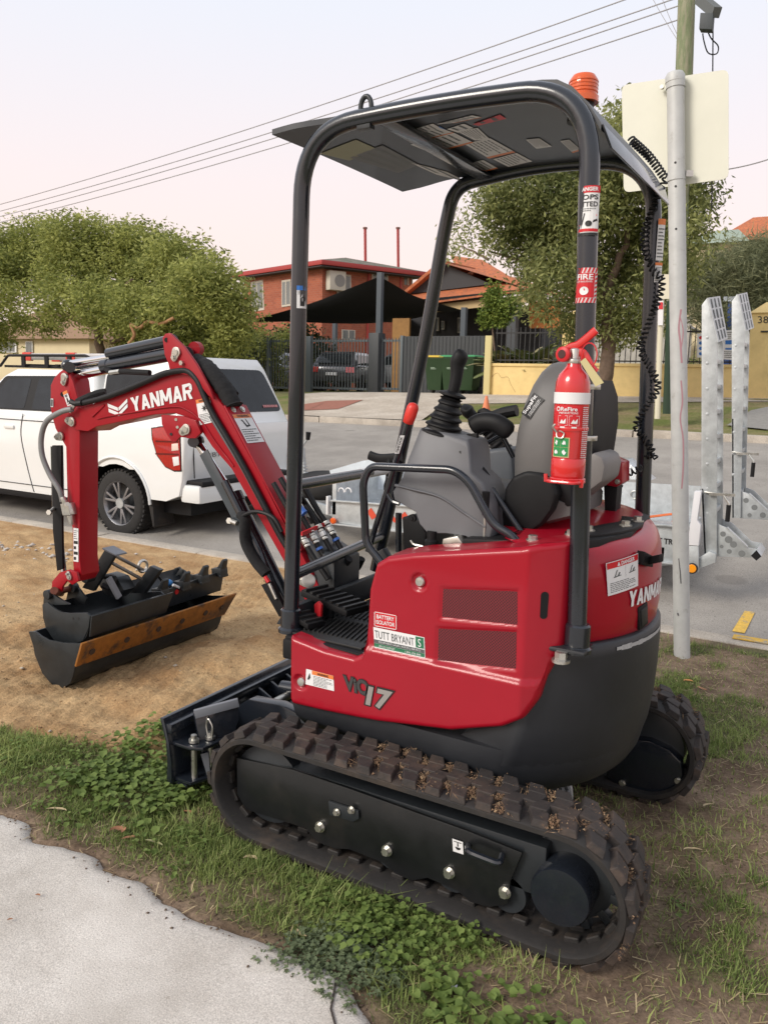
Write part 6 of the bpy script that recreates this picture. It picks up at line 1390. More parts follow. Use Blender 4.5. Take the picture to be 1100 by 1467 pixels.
tm = lambda u, v, w=0.: V(.33-.47*u, ty+.0012+w, .376+.047*v)
letters(tm, 'EQUIPMENT TRAILERS', 0, 0, 1, 1, BLACKP, sd_, bold=.03)
for k in range(7):
    x = 2.45-k*.16; poly_marks(lambda u, v, w=0.: V(u, ty+.0012+w, v), [[(x, .40), (x-.05, .41), (x-.14, .30), (x-.10, .30)]] if k % 2 else [[(x, .36), (x-.04, .40), (x-.10, .33), (x-.05, .30)]], mat('orange_red_print', (.62, .07, .03), .5), sd_, 'red_print')
b = MB(); b.prism([V(.08, tf, .62), V(.08, tf, .30), V(2.78, tf, .30), V(2.78, tf, .56)], V(0, -.02, 0)); fs = b.build('side_rail', GALV, TR, bevel=.002)
b = MB(); b.tube([V(.62+.035*math.cos(a), tf+.012, .50+.035*math.sin(a)) for a in [2*PI*k/14 for k in range(15)]], .006, 6, caps=False); b.build('lashing_ring', STEEL, fs)
b = MB(); b.prism([V(.50, tf, .63), V(.72, tf, .80), V(1.55, tf, .80), V(1.85, tf, .63)], V(0, -.28, 0)); b.build('mudguard', CP_, TR, bevel=.01)
b = MB(); b.box(2.76, 2.80, tf, ty-.0, .30, .60); b.build('front_board', GALV, TR, bevel=.003)
b = MB(); b.box(.05, .09, tf, ty-.0, .24, .36); b.build('rear_beam', GALV, TR, bevel=.003)
for y in (ty-.15, tf+.15): b = MB(); b.bar((2.76, y, .28), (4.0, -3.97+(.05 if y > -4 else -.05), .30), .05, .08, (0, 0, 1)); b.build('drawbar', GALV, TR, bevel=.004)
b = MB(); b.box(3.95, 4.12, -4.02, -3.92, .26, .36); b.build('coupling', GALV, TR, bevel=.01)
b = MB(); b.prism([V(2.80, ty-.02, .44), V(3.02, -3.55, .48), V(3.02, -4.35, .48), V(2.80, tf, .44), V(2.80, tf, .40), V(3.02, -4.35, .40), V(3.02, -3.55, .40), V(2.80, ty-.02, .40)][:4], V(0, 0, .012)); b.build('front_tray', GALV, TR)
for px in (492, 502): b = MB(); c = PY(px-3, 705, ty-.02); b.tube([c+V(.0+.03*math.cos(a), 0, .035*math.sin(a)) for a in [PI*k/8 for k in range(9)]], .006, 6); b.build('tie_loop', WHITE, TR)
b = MB(); b.bar((2.83, ty+.01, .46), (2.83, ty+.01, .30), .05, .02); b.build('corner_post', WHITE, TR, bevel=.004)
b = MB(); c = PY(478, 746, ty+.02); b.lathe([(.028, 0), (.028, .012), (.018, .02)], c, (0, 1, 0), 16); b.build('side_lamp', ORANGE, TR)
for x in (1.05, 1.55):
    wheel(x+.1, tf-.05, -1, TR, .27, .18, .20, .17)
# spare wheel and white plate at the front
b = MB(); c = V(3.42, -4.0, .34); d_ = V(-.05, .10, 1).normalized(); b.lathe([(.15, 0), (.24, -.01), (.285, .02), (.30, .05), (.30, .12), (.285, .15), (.24, .175), (.15, .165)], c, d_, 40); sw = b.build('spare_tyre', MATS['tyre_rubber'], TR, smooth=50)
b = MB(); b.prism([PY(472, 674, -3.9), PY(520, 660, -3.9), PY(560, 655, -3.9), PY(560, 700, -3.9), PY(482, 706, -3.9)], V(0, -.012, 0)); b.build('white_toolbox_plate', mat('pale_blue_white', (.62, .68, .72), .4, 0, .1, 10), TR)
# jockey wheel with its crank
b = MB(); a_ = PY(434, 642, -3.97); b.cyl(a_, V(a_.x-.04, a_.y, .02), .022, n=12); jw = b.build('jockey_stand', GALV, TR)
for k in range(9): b = MB(); b.lathe([(.024, 0), (.026, .004), (.024, .008)], V(a_.x-.006*k, a_.y, a_.z-.06-.03*k), n=12, caps=False); b.build('ring', GALV, jw)
b = MB(); b.tube([a_, a_+V(0, 0, .03), PY(441, 629, -3.97)], .010, 8); b.build('crank', GALV, jw); b = MB(); b.cyl(PY(441, 630, -3.97), PY(442, 619, -3.97), .020, .026, n=12); b.build('crank_grip', PLAS, jw)
b = MB(); b.lathe([(.03, 0), (.09, .005), (.09, .05), (.03, .055)], V(a_.x-.04, a_.y+.03, .0), (0, -1, 0), 20); b.build('jockey_wheel', RUB, jw)
# the ramps, folded upright, with their feet
HOLE = mat('pale_hole', (.16, .17, .17), .8)
def ramp(y0, w_, side, toe, foot, rungs, holes, bar_):
    """an upright ladder ramp: outlines as seen on its near side y0, the other side w_ beyond"""
    for y in (y0, y0-w_+.02): b = MB(); b.prism([PY(px, py, y0)+V(0, y-y0, 0) for px, py in side], V(0, -.02, 0)); s = b.build('ramp_side', GALV, TR, bevel=.002)
    L_ = [PY(px, py, y0) for px, py in side]
    b = MB(); b.hexa([L_[-1], L_[4], L_[4]-V(0, w_-.02, 0), L_[-1]-V(0, w_-.02, 0)]+[p-V(.012, 0, 0) for p in (L_[-1], L_[4], L_[4]-V(0, w_-.02, 0), L_[-1]-V(0, w_-.02, 0))]); b.build('ramp_web', GALV, TR)
    for k in range(rungs):
        z = .62+k*.165; R0, R1 = L_[2], L_[3]; xr = R0.x+(R1.x-R0.x)*(z-R0.z)/(R1.z-R0.z); b = MB(); b.box(xr+.012, xr+.05, y0-w_+.02, y0-.02, z, z+.03); b.build('ramp_rung', GALV, TR, bevel=.003)
        b = MB(); b.lathe([(.006, 0), (.010, .002), (.006, .003)], (xr+.06, y0, z), (0, 1, 0), 12); b.build('rung_weld', GALV, s)
    A = [PY(*toe[0], y0), PY(*toe[1], y0), PY(*toe[2], y0-w_), PY(*toe[3], y0-w_)]
    b = MB(); b.prism(A, V(-.008, 0, .002)); hp = b.build('perforated_toe_plate', GALV, TR); dn = (A[1]-A[0]).normalized(); ac2 = (A[3]-A[0]).normalized(); nn = dn.cross(ac2).normalized(); nn = nn if nn.x < 0 else -nn
    for i_ in range(3):
        for j in range(4):
            u, v_ = .2+.3*i_, .14+.24*j; c = (A[0]*(1-u)+A[3]*u)*(1-v_)+(A[1]*(1-u)+A[2]*u)*v_+nn*.0095; b = MB(); b.obox(c, dn*.030, ac2*.012, nn*.0008); b.build('slot', HOLE, hp)
    for y in (y0-.025, y0-w_+.03): b = MB(); b.prism([PY(px, py, y0)+V(0, y-y0, 0) for px, py in foot], V(0, -.008, 0)); g = b.build('ramp_foot', GALV, TR, bevel=.002)
    F_ = [PY(px, py, y0) for px, py in foot]
    b = MB(); b.bar(F_[1]+V(0, -.03, .003), F_[2]+V(0, -.03, .003), .04, .008); b.build('foot_flange', GALV, g)
    for px, py, r in holes: c = PY(px, py, y0-.025); b = MB(); b.cyl(c, c+V(0, .0012, 0), r, n=16); b.build('hole', HOLE, g)
    P = [PY(*p, y0-.0) for p in bar_]; b = MB(); b.prism(P, V(0, -w_, 0)); b.build('ramp_toe', GALV, TR, bevel=.003); b = MB(); b.prism([p+V(0, .006, 0) for p in P], V(0, -.005, 0)); b.build('toe_cap', PLAS, TR)
ramp(-3.22, .30, [(1004.5, 437), (1012, 427), (1026.5, 491), (1026, 794), (1008, 794), (1004, 700)], [(1012, 427), (1026.5, 491), (1040, 485), (1029, 424.5)],
     [(1026, 751), (1040, 757), (1069, 785), (1086, 788), (1076, 800), (1026, 798)], 8, ((1035, 765, .018), (1043, 773, .024), (1050, 780, .022), (1044, 790, .016), (1062, 793, .022), (1033, 783, .012)), [(1075, 796), (1083, 803), (1090, 797), (1083, 788)])
ramp(-4.30, .34, [(1047.5, 432), (1055, 421), (1066, 475), (1060, 742), (1048, 742), (1047.5, 600)], [(1055, 422), (1066, 475), (1078, 470), (1068, 419)],
     [(1060, 704), (1072, 708), (1098, 732), (1112, 735), (1108, 746), (1058, 743)], 8, ((1068, 717, .020), (1080, 727, .022), (1073, 738, .016), (1092, 738, .022)), [(1108, 742), (1116, 748), (1122, 742), (1114, 734)])
for y0, px, py in ((-3.22, 1022, 708), (-4.30, 1060, 650)):
    h = PY(px, py, y0+.02); b = MB(); b.tube([h+V(.06, 0, .01), h+V(-.06, 0, 0), h+V(-.10, .02, -.05), h+V(-.10, .02, -.12)], .008, 8); hn = b.build('latch_handle', STEEL, TR); b = MB(); b.cyl(h+V(-.10, .02, -.06), h+V(-.10, .02, -.17), .015, n=10); b.build('latch_grip', PLAS, hn)
    b = MB(); b.bar(h+V(.03, .0, -.0), h+V(-.13, .0, .005), .018, .018); b.build('latch_bar', STEEL, hn)
b = MB(); b.prism([PY(px, py, ty+.06) for px, py in ((994, 704), (1004, 704), (998, 745), (1003, 752), (1000, 782), (984, 781), (990, 735))], V(0, -.06, 0)); b.build('reflector_board', mat('matte_white', (.68, .68, .70), .5), TR, bevel=.003)
b = MB(); b.prism([PY(px, py, ty+.055) for px, py in ((985, 782), (1000, 782), (1000, 820), (985, 820))], V(0, -.03, 0)); b.build('lamp_bracket', GALV, TR, bevel=.004); b = MB(); b.prism([PY(px, py, ty+.02) for px, py in ((1000, 800), (1015, 790), (1025, 794), (1024, 806), (1000, 815))], V(0, -.05, 0)); b.build('lamp_arm', GALV, TR, bevel=.004)
b = MB(); c = PY(991, 814, ty+.06); b.lathe([(.036, 0), (.036, .010), (.030, .014)], c, (0, 1, 0), 24); rl_ = b.build('lamp_ring', PLAS, TR); b = MB(); b.lathe([(.030, .012), (.026, .020), (.004, .022)], c, (0, 1, 0), 24); b.build('side_lamp', mat('amber_lens', (.85, .30, .01), .2, coat=.5), TR)
b = MB(); b.tube(spline([V(.55, -4.1, .385), V(.42, -4.2, .39), V(.33, -4.3, .40), V(.2, -4.35, .42), V(.15, -4.1, .40)], 5), .028, 6, flat=(1, .3)); tag(b.build('ratchet_strap', mat('orange_webbing', (.65, .15, .04), .8)), 'orange ratchet strap lying on the silver trailer deck', 'strap')

# ================= street sign on its pole =================
SG_ = thing('street_sign', (-.30, -2.04, 0), 'back of a cream rectangular sign on a scuffed grey pole beside the excavator', 'street sign')
pb, pt = V(-.30, -2.04, -.05), PY(967, 112, -2.04)
POLE = mat('weathered_grey_pole', (.50, .51, .50), .55, .15, .1, 8, col2=(.40, .40, .38), mixs=18, mixt=(.6, .7), bump=.05)
b = MB(); b.cyl(pb, pt, .043, n=24); po = b.build('pole', POLE, SG_)
b = MB(); b.lathe([(.048, 0), (.048, .03), (.040, .045), (.01, .05)], pt-V(0, 0, .02), (pt-pb), 24); b.build('pole_cap', POLE, po)
ax_ = (pt-pb).normalized()
for px, py, r in ((967, 233, .006), (967.5, 267, .006), (968, 328, .006)):
    c = PY(px, py, -2.0); b = MB(); b.cyl(c-V(0, .01, 0), c+V(0, .004, 0), r, n=10); b.build('hole', BLACKP, po)
PK = mat('faded_pink_graffiti', (.46, .24, .27), .6); PKY = pb.y
def pole_mark(pts, m, w_, nm):
    c_ = lambda px, py: (lambda q: q)(PY(px, py, -2.04+.0425))
    b = MB(); P = []
    for px, py in pts:
        d = ray(px, py); t0 = (-2.04-CAM.y)/d.y; z = (CAM+d*t0).z; ax = pb.lerp(pt, (z-pb.z)/(pt.z-pb.z)); o = CAM-V(ax.x, ax.y, 0); A = d.x**2+d.y**2; B_ = o.x*d.x+o.y*d.y; Cc = o.x**2+o.y**2-.0437**2; D = B_*B_-A*Cc
        P.append(CAM+d*((-B_-math.sqrt(max(D, 0)))/A))
    S = spline(P, 5)
    for a, c in zip(S, S[1:]): 
        s = rt*w_/2; b.add([a-s, a+s, c+s, c-s], [(0, 1, 2, 3)])
    b.build(nm, m, po, smooth=0)
pole_mark([(975, 443), (972, 470), (974, 490), (976, 520)], PK, .010, 'graffiti'); pole_mark([(974, 455), (978, 475), (975, 500)], PK, .006, 'graffiti'); pole_mark([(975, 545), (977, 575), (974, 600), (978, 630), (978, 670), (976, 700)], PK, .008, 'graffiti'); pole_mark([(972, 800), (974, 820), (975, 836)], mat('scuff', (.12, .12, .12), .8), .008, 'scuff_mark'); pole_mark([(971, 878), (972, 882)], MATS['scuff'], .016, 'scuff_mark')
for px, py in ((967, 120), (968, 253)):
    c = PY(px, py, -2.04); b = MB(); b.lathe([(.0465, -.022), (.0465, .022)], c, ax_, 24, caps=False); b.build('sign_clamp', STEEL if False else POLE, po); b = MB(); b.cyl(c+V(.07, -.03, .0)+V(.0, .0, 0), c+V(.07, -.01, 0), .010, n=10) if py < 200 else b.bar(c+V(-.045, -.0, .01), c+V(-.075, -.02, .01), .02, .03); b.build('clamp_bolt', STEEL, po)
SGN = mat('cream_sign_back', (.66, .66, .56), .5, .05, .04, 3)
yS = -2.04-.052
C4_ = [PY(893, 276, yS), PY(1043, 256, yS), PY(1043, 99, yS), PY(890, 122, yS)]
P = fillet([(C4_[0]+C4_[3])/2]+C4_+[(C4_[0]+C4_[3])/2], .035, 5)[:-1]; b = MB(); b.prism(P, V(0, -.004, 0)); b.build('sign_plate', SGN, SG_, smooth=30)
# ================= far side of the street =================
def gz(x, y): return float(far_z(np.array(float(x)), np.array(float(y))))
far_patch('footpath', [(560, 566), (1100, 562), (1100, 576), (560, 580)], DW)
far_patch('driveway', [(424, 606), (603, 612), (690, 545), (424, 566)], DW, .02, 10)
far_patch('brick_paving', [(440, 590), (484, 588), (520, 575), (470, 576)], RB, .03)
far_patch('brick_paving', [(424, 590), (440, 590), (470, 576), (424, 583)], RB, .034)
far_patch('side_path', [(1040, 612), (1100, 618), (1100, 585), (1075, 590)], mat('grey_path', (.25, .24, .22), .9, 0, .2, 9), .03)
# ---- foliage ----
def leaf_mat(name, a, b_, tr=.25):
    m = bpy.data.materials.new(name); m.use_nodes = True; N = m.node_tree.nodes; L = m.node_tree.links; p = N['Principled BSDF']; p.inputs['Roughness'].default_value = .6; p.inputs['Specular IOR Level'].default_value = .3
    at = N.new('ShaderNodeAttribute'); at.attribute_name = 'tone'; mx = N.new('ShaderNodeMix'); mx.data_type = 'RGBA'; mx.inputs[6].default_value = (*a, 1); mx.inputs[7].default_value = (*b_, 1); L.new(at.outputs['Fac'], mx.inputs[0]); L.new(mx.outputs[2], p.inputs['Base Color'])
    t = N.new('ShaderNodeBsdfTranslucent'); L.new(mx.outputs[2], t.inputs[0]); ms = N.new('ShaderNodeMixShader'); ms.inputs[0].default_value = tr; o = N['Material Output']; L.new(p.outputs[0], ms.inputs[1]); L.new(t.outputs[0], ms.inputs[2]); L.new(ms.outputs[0], o.inputs[0]); return m
def leaves(centers, tones, L_, W_, droop=.5, seed=0, fold=.25):
    """leaf quads (two folded halves) at centres (n,3)"""
    r = np.random.default_rng(seed); n = len(centers)
    d = r.normal(size=(n, 3)); d[:, 2] = d[:, 2]*.5-droop; d /= np.linalg.norm(d, axis=1)[:, None]
    s = np.cross(d, r.normal(size=(n, 3))); s /= np.linalg.norm(s, axis=1)[:, None]; u_ = np.cross(d, s)
    l = L_*r.uniform(.6, 1.25, (n, 1)); w_ = W_*r.uniform(.7, 1.2, (n, 1)); c = np.asarray(centers)
    p0 = c; p1 = c+d*l*.5+s*w_*.5+u_*w_*fold; p2 = c+d*l; p3 = c+d*l*.5-s*w_*.5+u_*w_*fold
    v = np.stack([p0, p1, p2, p3], 1).reshape(-1, 3); i = np.arange(n)[:, None]*4; f = np.concatenate([i+[[0, 1, 2]], i+[[0, 2, 3]]], 0)
    return v, f, np.repeat(tones, 4)
def foliage(name, parent, centers, tones, L_, W_, m, droop=.5, seed=0, kind=None):
    v, f, t = leaves(centers, tones, L_, W_, droop, seed); o = np_mesh(name, v, f, m, parent, kind)
    a = o.data.attributes.new('tone', 'FLOAT', 'POINT'); a.data.foreach_set('value', t.astype(np.float32)); return o
def clumps(blobs, n_cl, per, spread, seed=0, shell=.55):
    """leaf positions: clumps inside a set of blobs (centre, radii)"""
    r = np.random.default_rng(seed); B = np.array([list(c)+list(q) for c, q in blobs]); wts = (B[:, 3]*B[:, 4]*B[:, 5])**.66; wts /= wts.sum(); k = r.choice(len(B), n_cl, p=wts)
    d = r.normal(size=(n_cl, 3)); d /= np.linalg.norm(d, axis=1)[:, None]; rad = (shell+(1-shell)*r.random((n_cl, 1)))*r.uniform(.85, 1.12, (n_cl, 1))
    cc = B[k, :3]+d*B[k, 3:]*rad; tone = np.clip(.5+.35*r.normal(size=n_cl), 0, 1)
    P = np.repeat(cc, per, 0)+np.clip(r.normal(size=(n_cl*per, 3)), -1.5, 1.5)*spread; T = np.clip(np.repeat(tone, per)+r.normal(size=n_cl*per)*.18, 0, 1); return P, T, cc
def limb(mb, a, b_, r0, r1, seed=0, n=8):
    r = random.Random(seed); a, b_ = Vector(a), Vector(b_); L_ = (b_-a).length; P = [a.lerp(b_, k/n)+V(r.uniform(-1, 1), r.uniform(-1, 1), r.uniform(-.3, .3))*L_*.035*(0 < k < n) for k in range(n+1)]
    mb.tube(P, [r0+(r1-r0)*k/n for k in range(n+1)], 8)
BARK = mat('bark', (.16, .11, .08), .9, 0, .3, 6, bump=1, bscale=14)
LM1 = leaf_mat('mid_green_leaves', (.18, .215, .058), (.54, .56, .18), .5); LM2 = leaf_mat('olive_green_leaves', (.125, .155, .055), (.44, .46, .18), .5); LM3 = leaf_mat('fresh_green_leaves', (.10, .16, .03), (.26, .32, .06)); LM4 = leaf_mat('grey_green_leaves', (.11, .13, .07), (.32, .33, .18), .4); LM5 = leaf_mat('dark_frond_green', (.02, .03, .010), (.08, .09, .03))
def tree(label, base, top, blobs, n_cl, per, sp, L_, W_, m, limbs, r0, seed, grp=None, droop=.5, cat='tree', nm='street_tree'):
    t = thing(nm, base, label, cat, grp)
    b = MB(); limb(b, V(*base)-V(0, 0, .1), top, r0, r0*.7, seed)
    b.build('trunk', BARK, t, smooth=60)
    for k, (a, c, r) in enumerate(limbs): b = MB(); limb(b, a, c, r, r*.3, seed+k); b.build('branch', BARK, t, smooth=60)
    P, T, cc = clumps(blobs, n_cl, per, sp, seed); foliage('crown', t, P, T, L_, W_, m, droop, seed); return t
# spreading tree behind the ute
BL1 = []; r_ = random.Random(4)
for px, py, r in ((12, 345, .95), (60, 335, 1.0), (115, 330, 1.0), (165, 335, 1.0), (215, 345, .95), (262, 362, .95), (300, 385, .85), (328, 415, .75), (340, 448, .6), (50, 375, 1.0), (110, 375, 1.05), (170, 380, 1.0), (225, 390, 1.0), (275, 410, .9), (310, 440, .8), (90, 415, .8), (150, 425, .9), (205, 435, .95), (255, 445, .85), (300, 468, .7), (200, 470, .7), (240, 480, .6), (-20, 370, 1.0), (-40, 420, 1.0), (12, 410, .5), (30, 445, .45), (330, 480, .5), (280, 490, .5), (8, 470, .4), (75, 450, .4), (-15, 455, .6)):
    y = -14.5+r_.uniform(-1.3, 1.3); BL1.append((PY(px-4, py+13, y), (r*1.0, r*1.1, r*.76)))
tb = PY(152, 540, -14.5); tb.z = gz(tb.x, -14.5); tt = PY(140, 468, -14.5)
tree('wide spreading green tree behind the white ute', tb, tt, BL1, 3000, 32, .20, .15, .055, LM1, [(tt, PY(110, 420, -15), .10), (tt, PY(190, 400, -14), .12), (tt, PY(60, 400, -14.5), .10), (PY(160, 490, -14.5), PY(245, 455, -13.5), .07), (tt, PY(25, 430, -14.6), .07)], .17, 3, droop=.35)
b = MB(); b.tube(spline([PY(185, 492, -13), PY(193, 480, -13), PY(188, 465, -13), PY(200, 470, -13), PY(212, 461, -13), PY(230, 464, -13), PY(250, 455, -13)], 5), .045, 8); ob = b.build('bare_branch', mat('pale_orange_bark', (.38, .20, .10), .8), None, smooth=60); ob.parent = [o for o in bpy.data.objects if o.name == 'street_tree'][0]; ob.matrix_parent_inverse = ob.parent.matrix_basis.inverted()
# street tree seen under the canopy
BL2 = []
for px, py, r in ((664, 322, .26), (712, 296, .40), (740, 270, .7), (790, 240, .75), (850, 215, .75), (905, 200, .7), (950, 230, .65), (985, 270, .5), (704, 345, .22), (752, 340, .55), (780, 320, .8), (840, 300, .85), (900, 290, .85), (960, 320, .65), (775, 392, .4), (800, 400, .8), (860, 390, .8), (920, 370, .8), (970, 380, .5), (822, 450, .40), (870, 450, .6), (930, 440, .55), (655, 350, .22), (990, 330, .35), (900, 470, .35), (820, 480, .3)):
    y = -12.8+r_.uniform(-1.0, 1.0); BL2.append((PY(px, py, y), (r*1.0, r*1.1, r*.82)))
tb = PY(868, 575, -12.8); tb.z = gz(tb.x, -12.8); tt = PY(868, 430, -12.8)
tree('leafy street tree rising behind the canopy posts', tb, tt, BL2, 1700, 34, .17, .12, .040, LM2, [(tt, PY(840, 330, -12.8), .10), (tt, PY(910, 300, -12.8), .10), (PY(840, 400, -12.8), PY(700, 360, -12.6), .06), (PY(700, 372, -12.6), PY(660, 352, -12.6), .03), (tt, PY(780, 350, -13), .07)], .16, 8, droop=.7)
# soft grey-green tree at the far right, sapling, hedge
BL3 = [(PY(px, py, -19+r_.uniform(-.8, .8)), (r, r, r*.9)) for px, py, r in ((1015, 405, .7), (1052, 392, .8), (1092, 388, .9), (1030, 430, .9), (1080, 420, 1.0), (1130, 400, 1.2), (990, 440, .6), (1060, 460, .9), (1110, 470, .9))]
tb = PY(1070, 560, -19); tb.z = gz(tb.x, -19); tree('soft grey green tree behind the yellow wall at the picture edge', tb, PY(1065, 440, -19), BL3, 900, 34, .17, .26, .02, LM4, [(PY(1065, 450, -19), PY(1100, 390, -19), .06)], .10, 12, droop=-.4, nm='garden_tree')
tb = PY(706, 500, -17.5); tb.z = gz(tb.x, -17.5); tree('thin bright green sapling in front of the dark house', tb, PY(706, 440, -17.5), [(PY(706, 428, -17.5), (.22, .25, .38)), (PY(700, 455, -17.5), (.28, .3, .22)), (PY(716, 448, -17.5), (.25, .3, .3)), (PY(733, 440, -17.6), (.2, .2, .25))], 130, 26, .09, .10, .05, LM3, [(PY(706, 470, -17.5), PY(716, 425, -17.5), .015)], .03, 14, nm='sapling')
h_ = thing('hedge', (15, -18.8, gz(15, -18.8)), 'green hedge growing through the dark fence behind the ute', 'hedge')
P, T, cc = clumps([(V(x, -18.9+r_.uniform(-.2, .2), 1.3+k*.5), (.45, .35, .42)) for x in np.arange(15.6, 19.6, .45) for k in range(3)]+[(V(x, -18.7, 2.65+r_.uniform(-.1, .15)), (.4, .4, .25)) for x in np.arange(14.9, 19, .5)], 620, 26, .15, 21)
foliage('foliage', h_, P, T, .12, .06, LM1, .2, 5)
# cycads behind the low wall: fronds with leaflets
def palm(name, base, n, L_, label, seed, grp=None):
    t = thing(name, base, label, 'palm', grp); r = random.Random(seed)
    vs = []; ts = []
    fr = []
    for k in range(n):
        a = r.uniform(0, 2*PI); e = r.uniform(.25, 1.25); l = L_*r.uniform(.75, 1.1); P = []
        for j in range(9):
            s = j/8*l; P.append(Vector(base)+V(math.cos(a)*math.cos(e)*s, math.sin(a)*math.cos(e)*s, math.sin(e)*s-.42*s*s/l))
        b = MB(); b.tube(P, [.012*(1-j/10) for j in range(9)], 4)
        d0 = (P[4]-P[3]).normalized(); sd = d0.cross(V(0, 0, 1)).normalized()
        for j in range(1, 25):
            q = j/25*8; i_ = int(q); p = P[i_].lerp(P[min(8, i_+1)], q-i_); d = (P[min(8, i_+1)]-P[i_]).normalized(); ll = .26*math.sin(PI*(.12+.85*j/25))
            for sg in (-1, 1):
                e_ = p+(sd*sg*.8+d*.65-V(0, 0, .15)).normalized()*ll; w_ = d*.034; b.add([p-w_, p+w_, e_], [(0, 1, 2)])
        b.build('frond', mat('frond_green_%d' % (k % 3), ((.09, .13, .045), (.18, .21, .08), (.28, .25, .12))[k % 3], .5), t, smooth=0)
    b = MB(); b.lathe([(.12, -.3), (.13, 0), (.06, .12)], base, n=10); b.build('trunk', BARK, t)
for k, (px, w_) in enumerate(((718, 1.0), (742, 1.25), (768, 1.2), (790, 1.0))):
    p = PY(px, 515, -17.2); z = gz(p.x, -17.2)+.55; palm('cycad', V(p.x, -17.2-.3*(k % 2), z), 40, w_*1.1, ['cycad at the left end of the yellow wall', 'tall cycad second from the left behind the yellow wall', 'cycad second from the yellow pier', 'cycad closest to the yellow pier'][k], 40+k, 'cycads behind the low yellow wall')
# ---- yellow wall with piers and iron fence ----
YW = mat('yellow_render', (.76, .58, .26), .85, 0, .10, 2.5, bump=.2, bscale=12, col2=(.66, .50, .22), mixs=3, mixt=(.5, .75)); IRON = mat('black_iron', (.02, .02, .022), .5)
WL = thing('yellow_wall', (3, -16, 1.2), 'low yellow rendered wall with square piers and black iron railing', 'wall')
def wx(px): return PY(px, 540, -16.).x
def wallseg(a, c, zt):
    xa, xc = wx(a), wx(c); z0 = gz((xa+xc)/2, -16)-.2; b = MB(); b.box(min(xa, xc), max(xa, xc), -16.2, -16., z0, zt); b.build('wall_panel', YW, WL, bevel=.01); b = MB(); b.box(min(xa, xc), max(xa, xc), -16.23, -15.97, zt, zt+.07); b.build('coping', YW, WL, bevel=.015)
wallseg(702, 806, 1.83); wallseg(826, 1068, 1.86)
for a, c, yt in ((803, 829, 452), (1068, 1112, 441), (955, 968, 440)):
    xa, xc = wx(a), wx(c); zt = PY((a+c)/2, yt, -15.95).z; b = MB(); b.box(min(xa, xc), max(xa, xc), -16.3, -15.93, .95, zt-.1); pr_ = b.build('pier', YW, WL, bevel=.01); x0, x1 = min(xa, xc)-.04, max(xa, xc)+.04; m_x = (x0+x1)/2
    b = MB(); b.loft([[V(x0, -16.34, zt-.1), V(x1, -16.34, zt-.1), V(x1, -15.89, zt-.1), V(x0, -15.89, zt-.1)], [V(m_x-.05, -16.15, zt+.12), V(m_x+.05, -16.15, zt+.12), V(m_x+.05, -16.08, zt+.12), V(m_x-.05, -16.08, zt+.12)]]); b.build('pier_cap', YW, pr_)
nm_ = quad_map(PY(1085, 463, -15.925), PY(1100, 463, -15.925), PY(1100, 453, -15.925), PY(1085, 453, -15.925)); letters(nm_, '38', 0, 0, 1, 1, IRON, pr_ if False else WL, name='house_number')
b = MB(); b.bar(PY(1089, 475, -15.92), PY(1103, 475, -15.92), .02, .03); b.build('letter_slot', IRON, WL)
bars = MB()
for a, c in ((705, 803), (829, 955), (968, 1068)):
    xa, xc = sorted((wx(a), wx(c))); x = xa
    while x < xc: bars.box(x-.008, x+.008, -16.12, -16.10, 1.86, 2.75); x += .12
    for z in (1.98, 2.62): bars.box(xa, xc, -16.125, -16.095, z-.015, z+.015)
bars.build('iron_railing', IRON, WL, kind='stuff', smooth=0)
b = MB(); b.tube(spline([PY(x, y, -15.998) for x, y in ((704, 540), (712, 534), (718, 541), (727, 540), (731, 550), (738, 562))], 3), .0045, 4); b.build('wall_crack', mat('crack_brown', (.38, .25, .12), .9), WL)
b = MB(); b.box(wx(702)-.03, wx(698)+.06, -16.0, -15.9, 1.0, 2.55); tag(b.build('gate_post', mat('cream_post', (.60, .52, .25), .7), bevel=.01), 'thin cream gate post at the left end of the yellow wall', 'post')
# notice board and things behind the wall
NB = thing('notice_board', (1.9, -15.9, 2.2), 'white safety notice board with blue icons fixed to the iron railing', 'sign')
nmap = quad_map(PY(998, 512, -15.9), PY(1052, 516, -15.9), PY(1052, 472, -15.9), PY(998, 478, -15.9)); b = MB(); b.prism([nmap(0, 0), nmap(1, 0), nmap(1, 1), nmap(0, 1)], V(0, -.03, 0)); nb_ = b.build('board', WHITE, NB)
for k, m in enumerate((REDP, BLUEP, BLUEP, BLUEP)): poly_marks(nmap, [[(.10+.05*math.cos(a), .82-.22*k+.07*math.sin(a)) for a in [2*PI*j/10 for j in range(10)]]], m, nb_, 'icon')
marks(nmap, [(.75, .52, .98, .66), (.75, .34, .95, .40)], BLUEP, nb_, 'logo_block'); marks(nmap, textlines(.72, .05, .98, .3, 4, 3)+textlines(.72, .7, .98, .95, 4, 5)+textlines(.2, .1, .34, .9, 9, 6), BLACKP, nb_, 'small_print')
b = MB(); b.box(*sorted((PY(1039, 470, -18).x, PY(1053, 470, -18).x)), -18.3, -18, 1.3, PY(1046, 432, -18).z); bt = b.build('portable_toilet', mat('blue_plastic', (.04, .10, .34), .5), bevel=.03); tag(bt, 'narrow blue cabin with a pale lid behind the wall', 'cabin'); b = MB(); b.box(PY(1054, 430, -18).x-.03, PY(1038, 430, -18).x+.03, -18.35, -17.95, PY(1046, 432, -18).z, PY(1046, 425, -18).z); b.build('roof', mat('pale_roof_plastic', (.5, .55, .62), .6), bt)
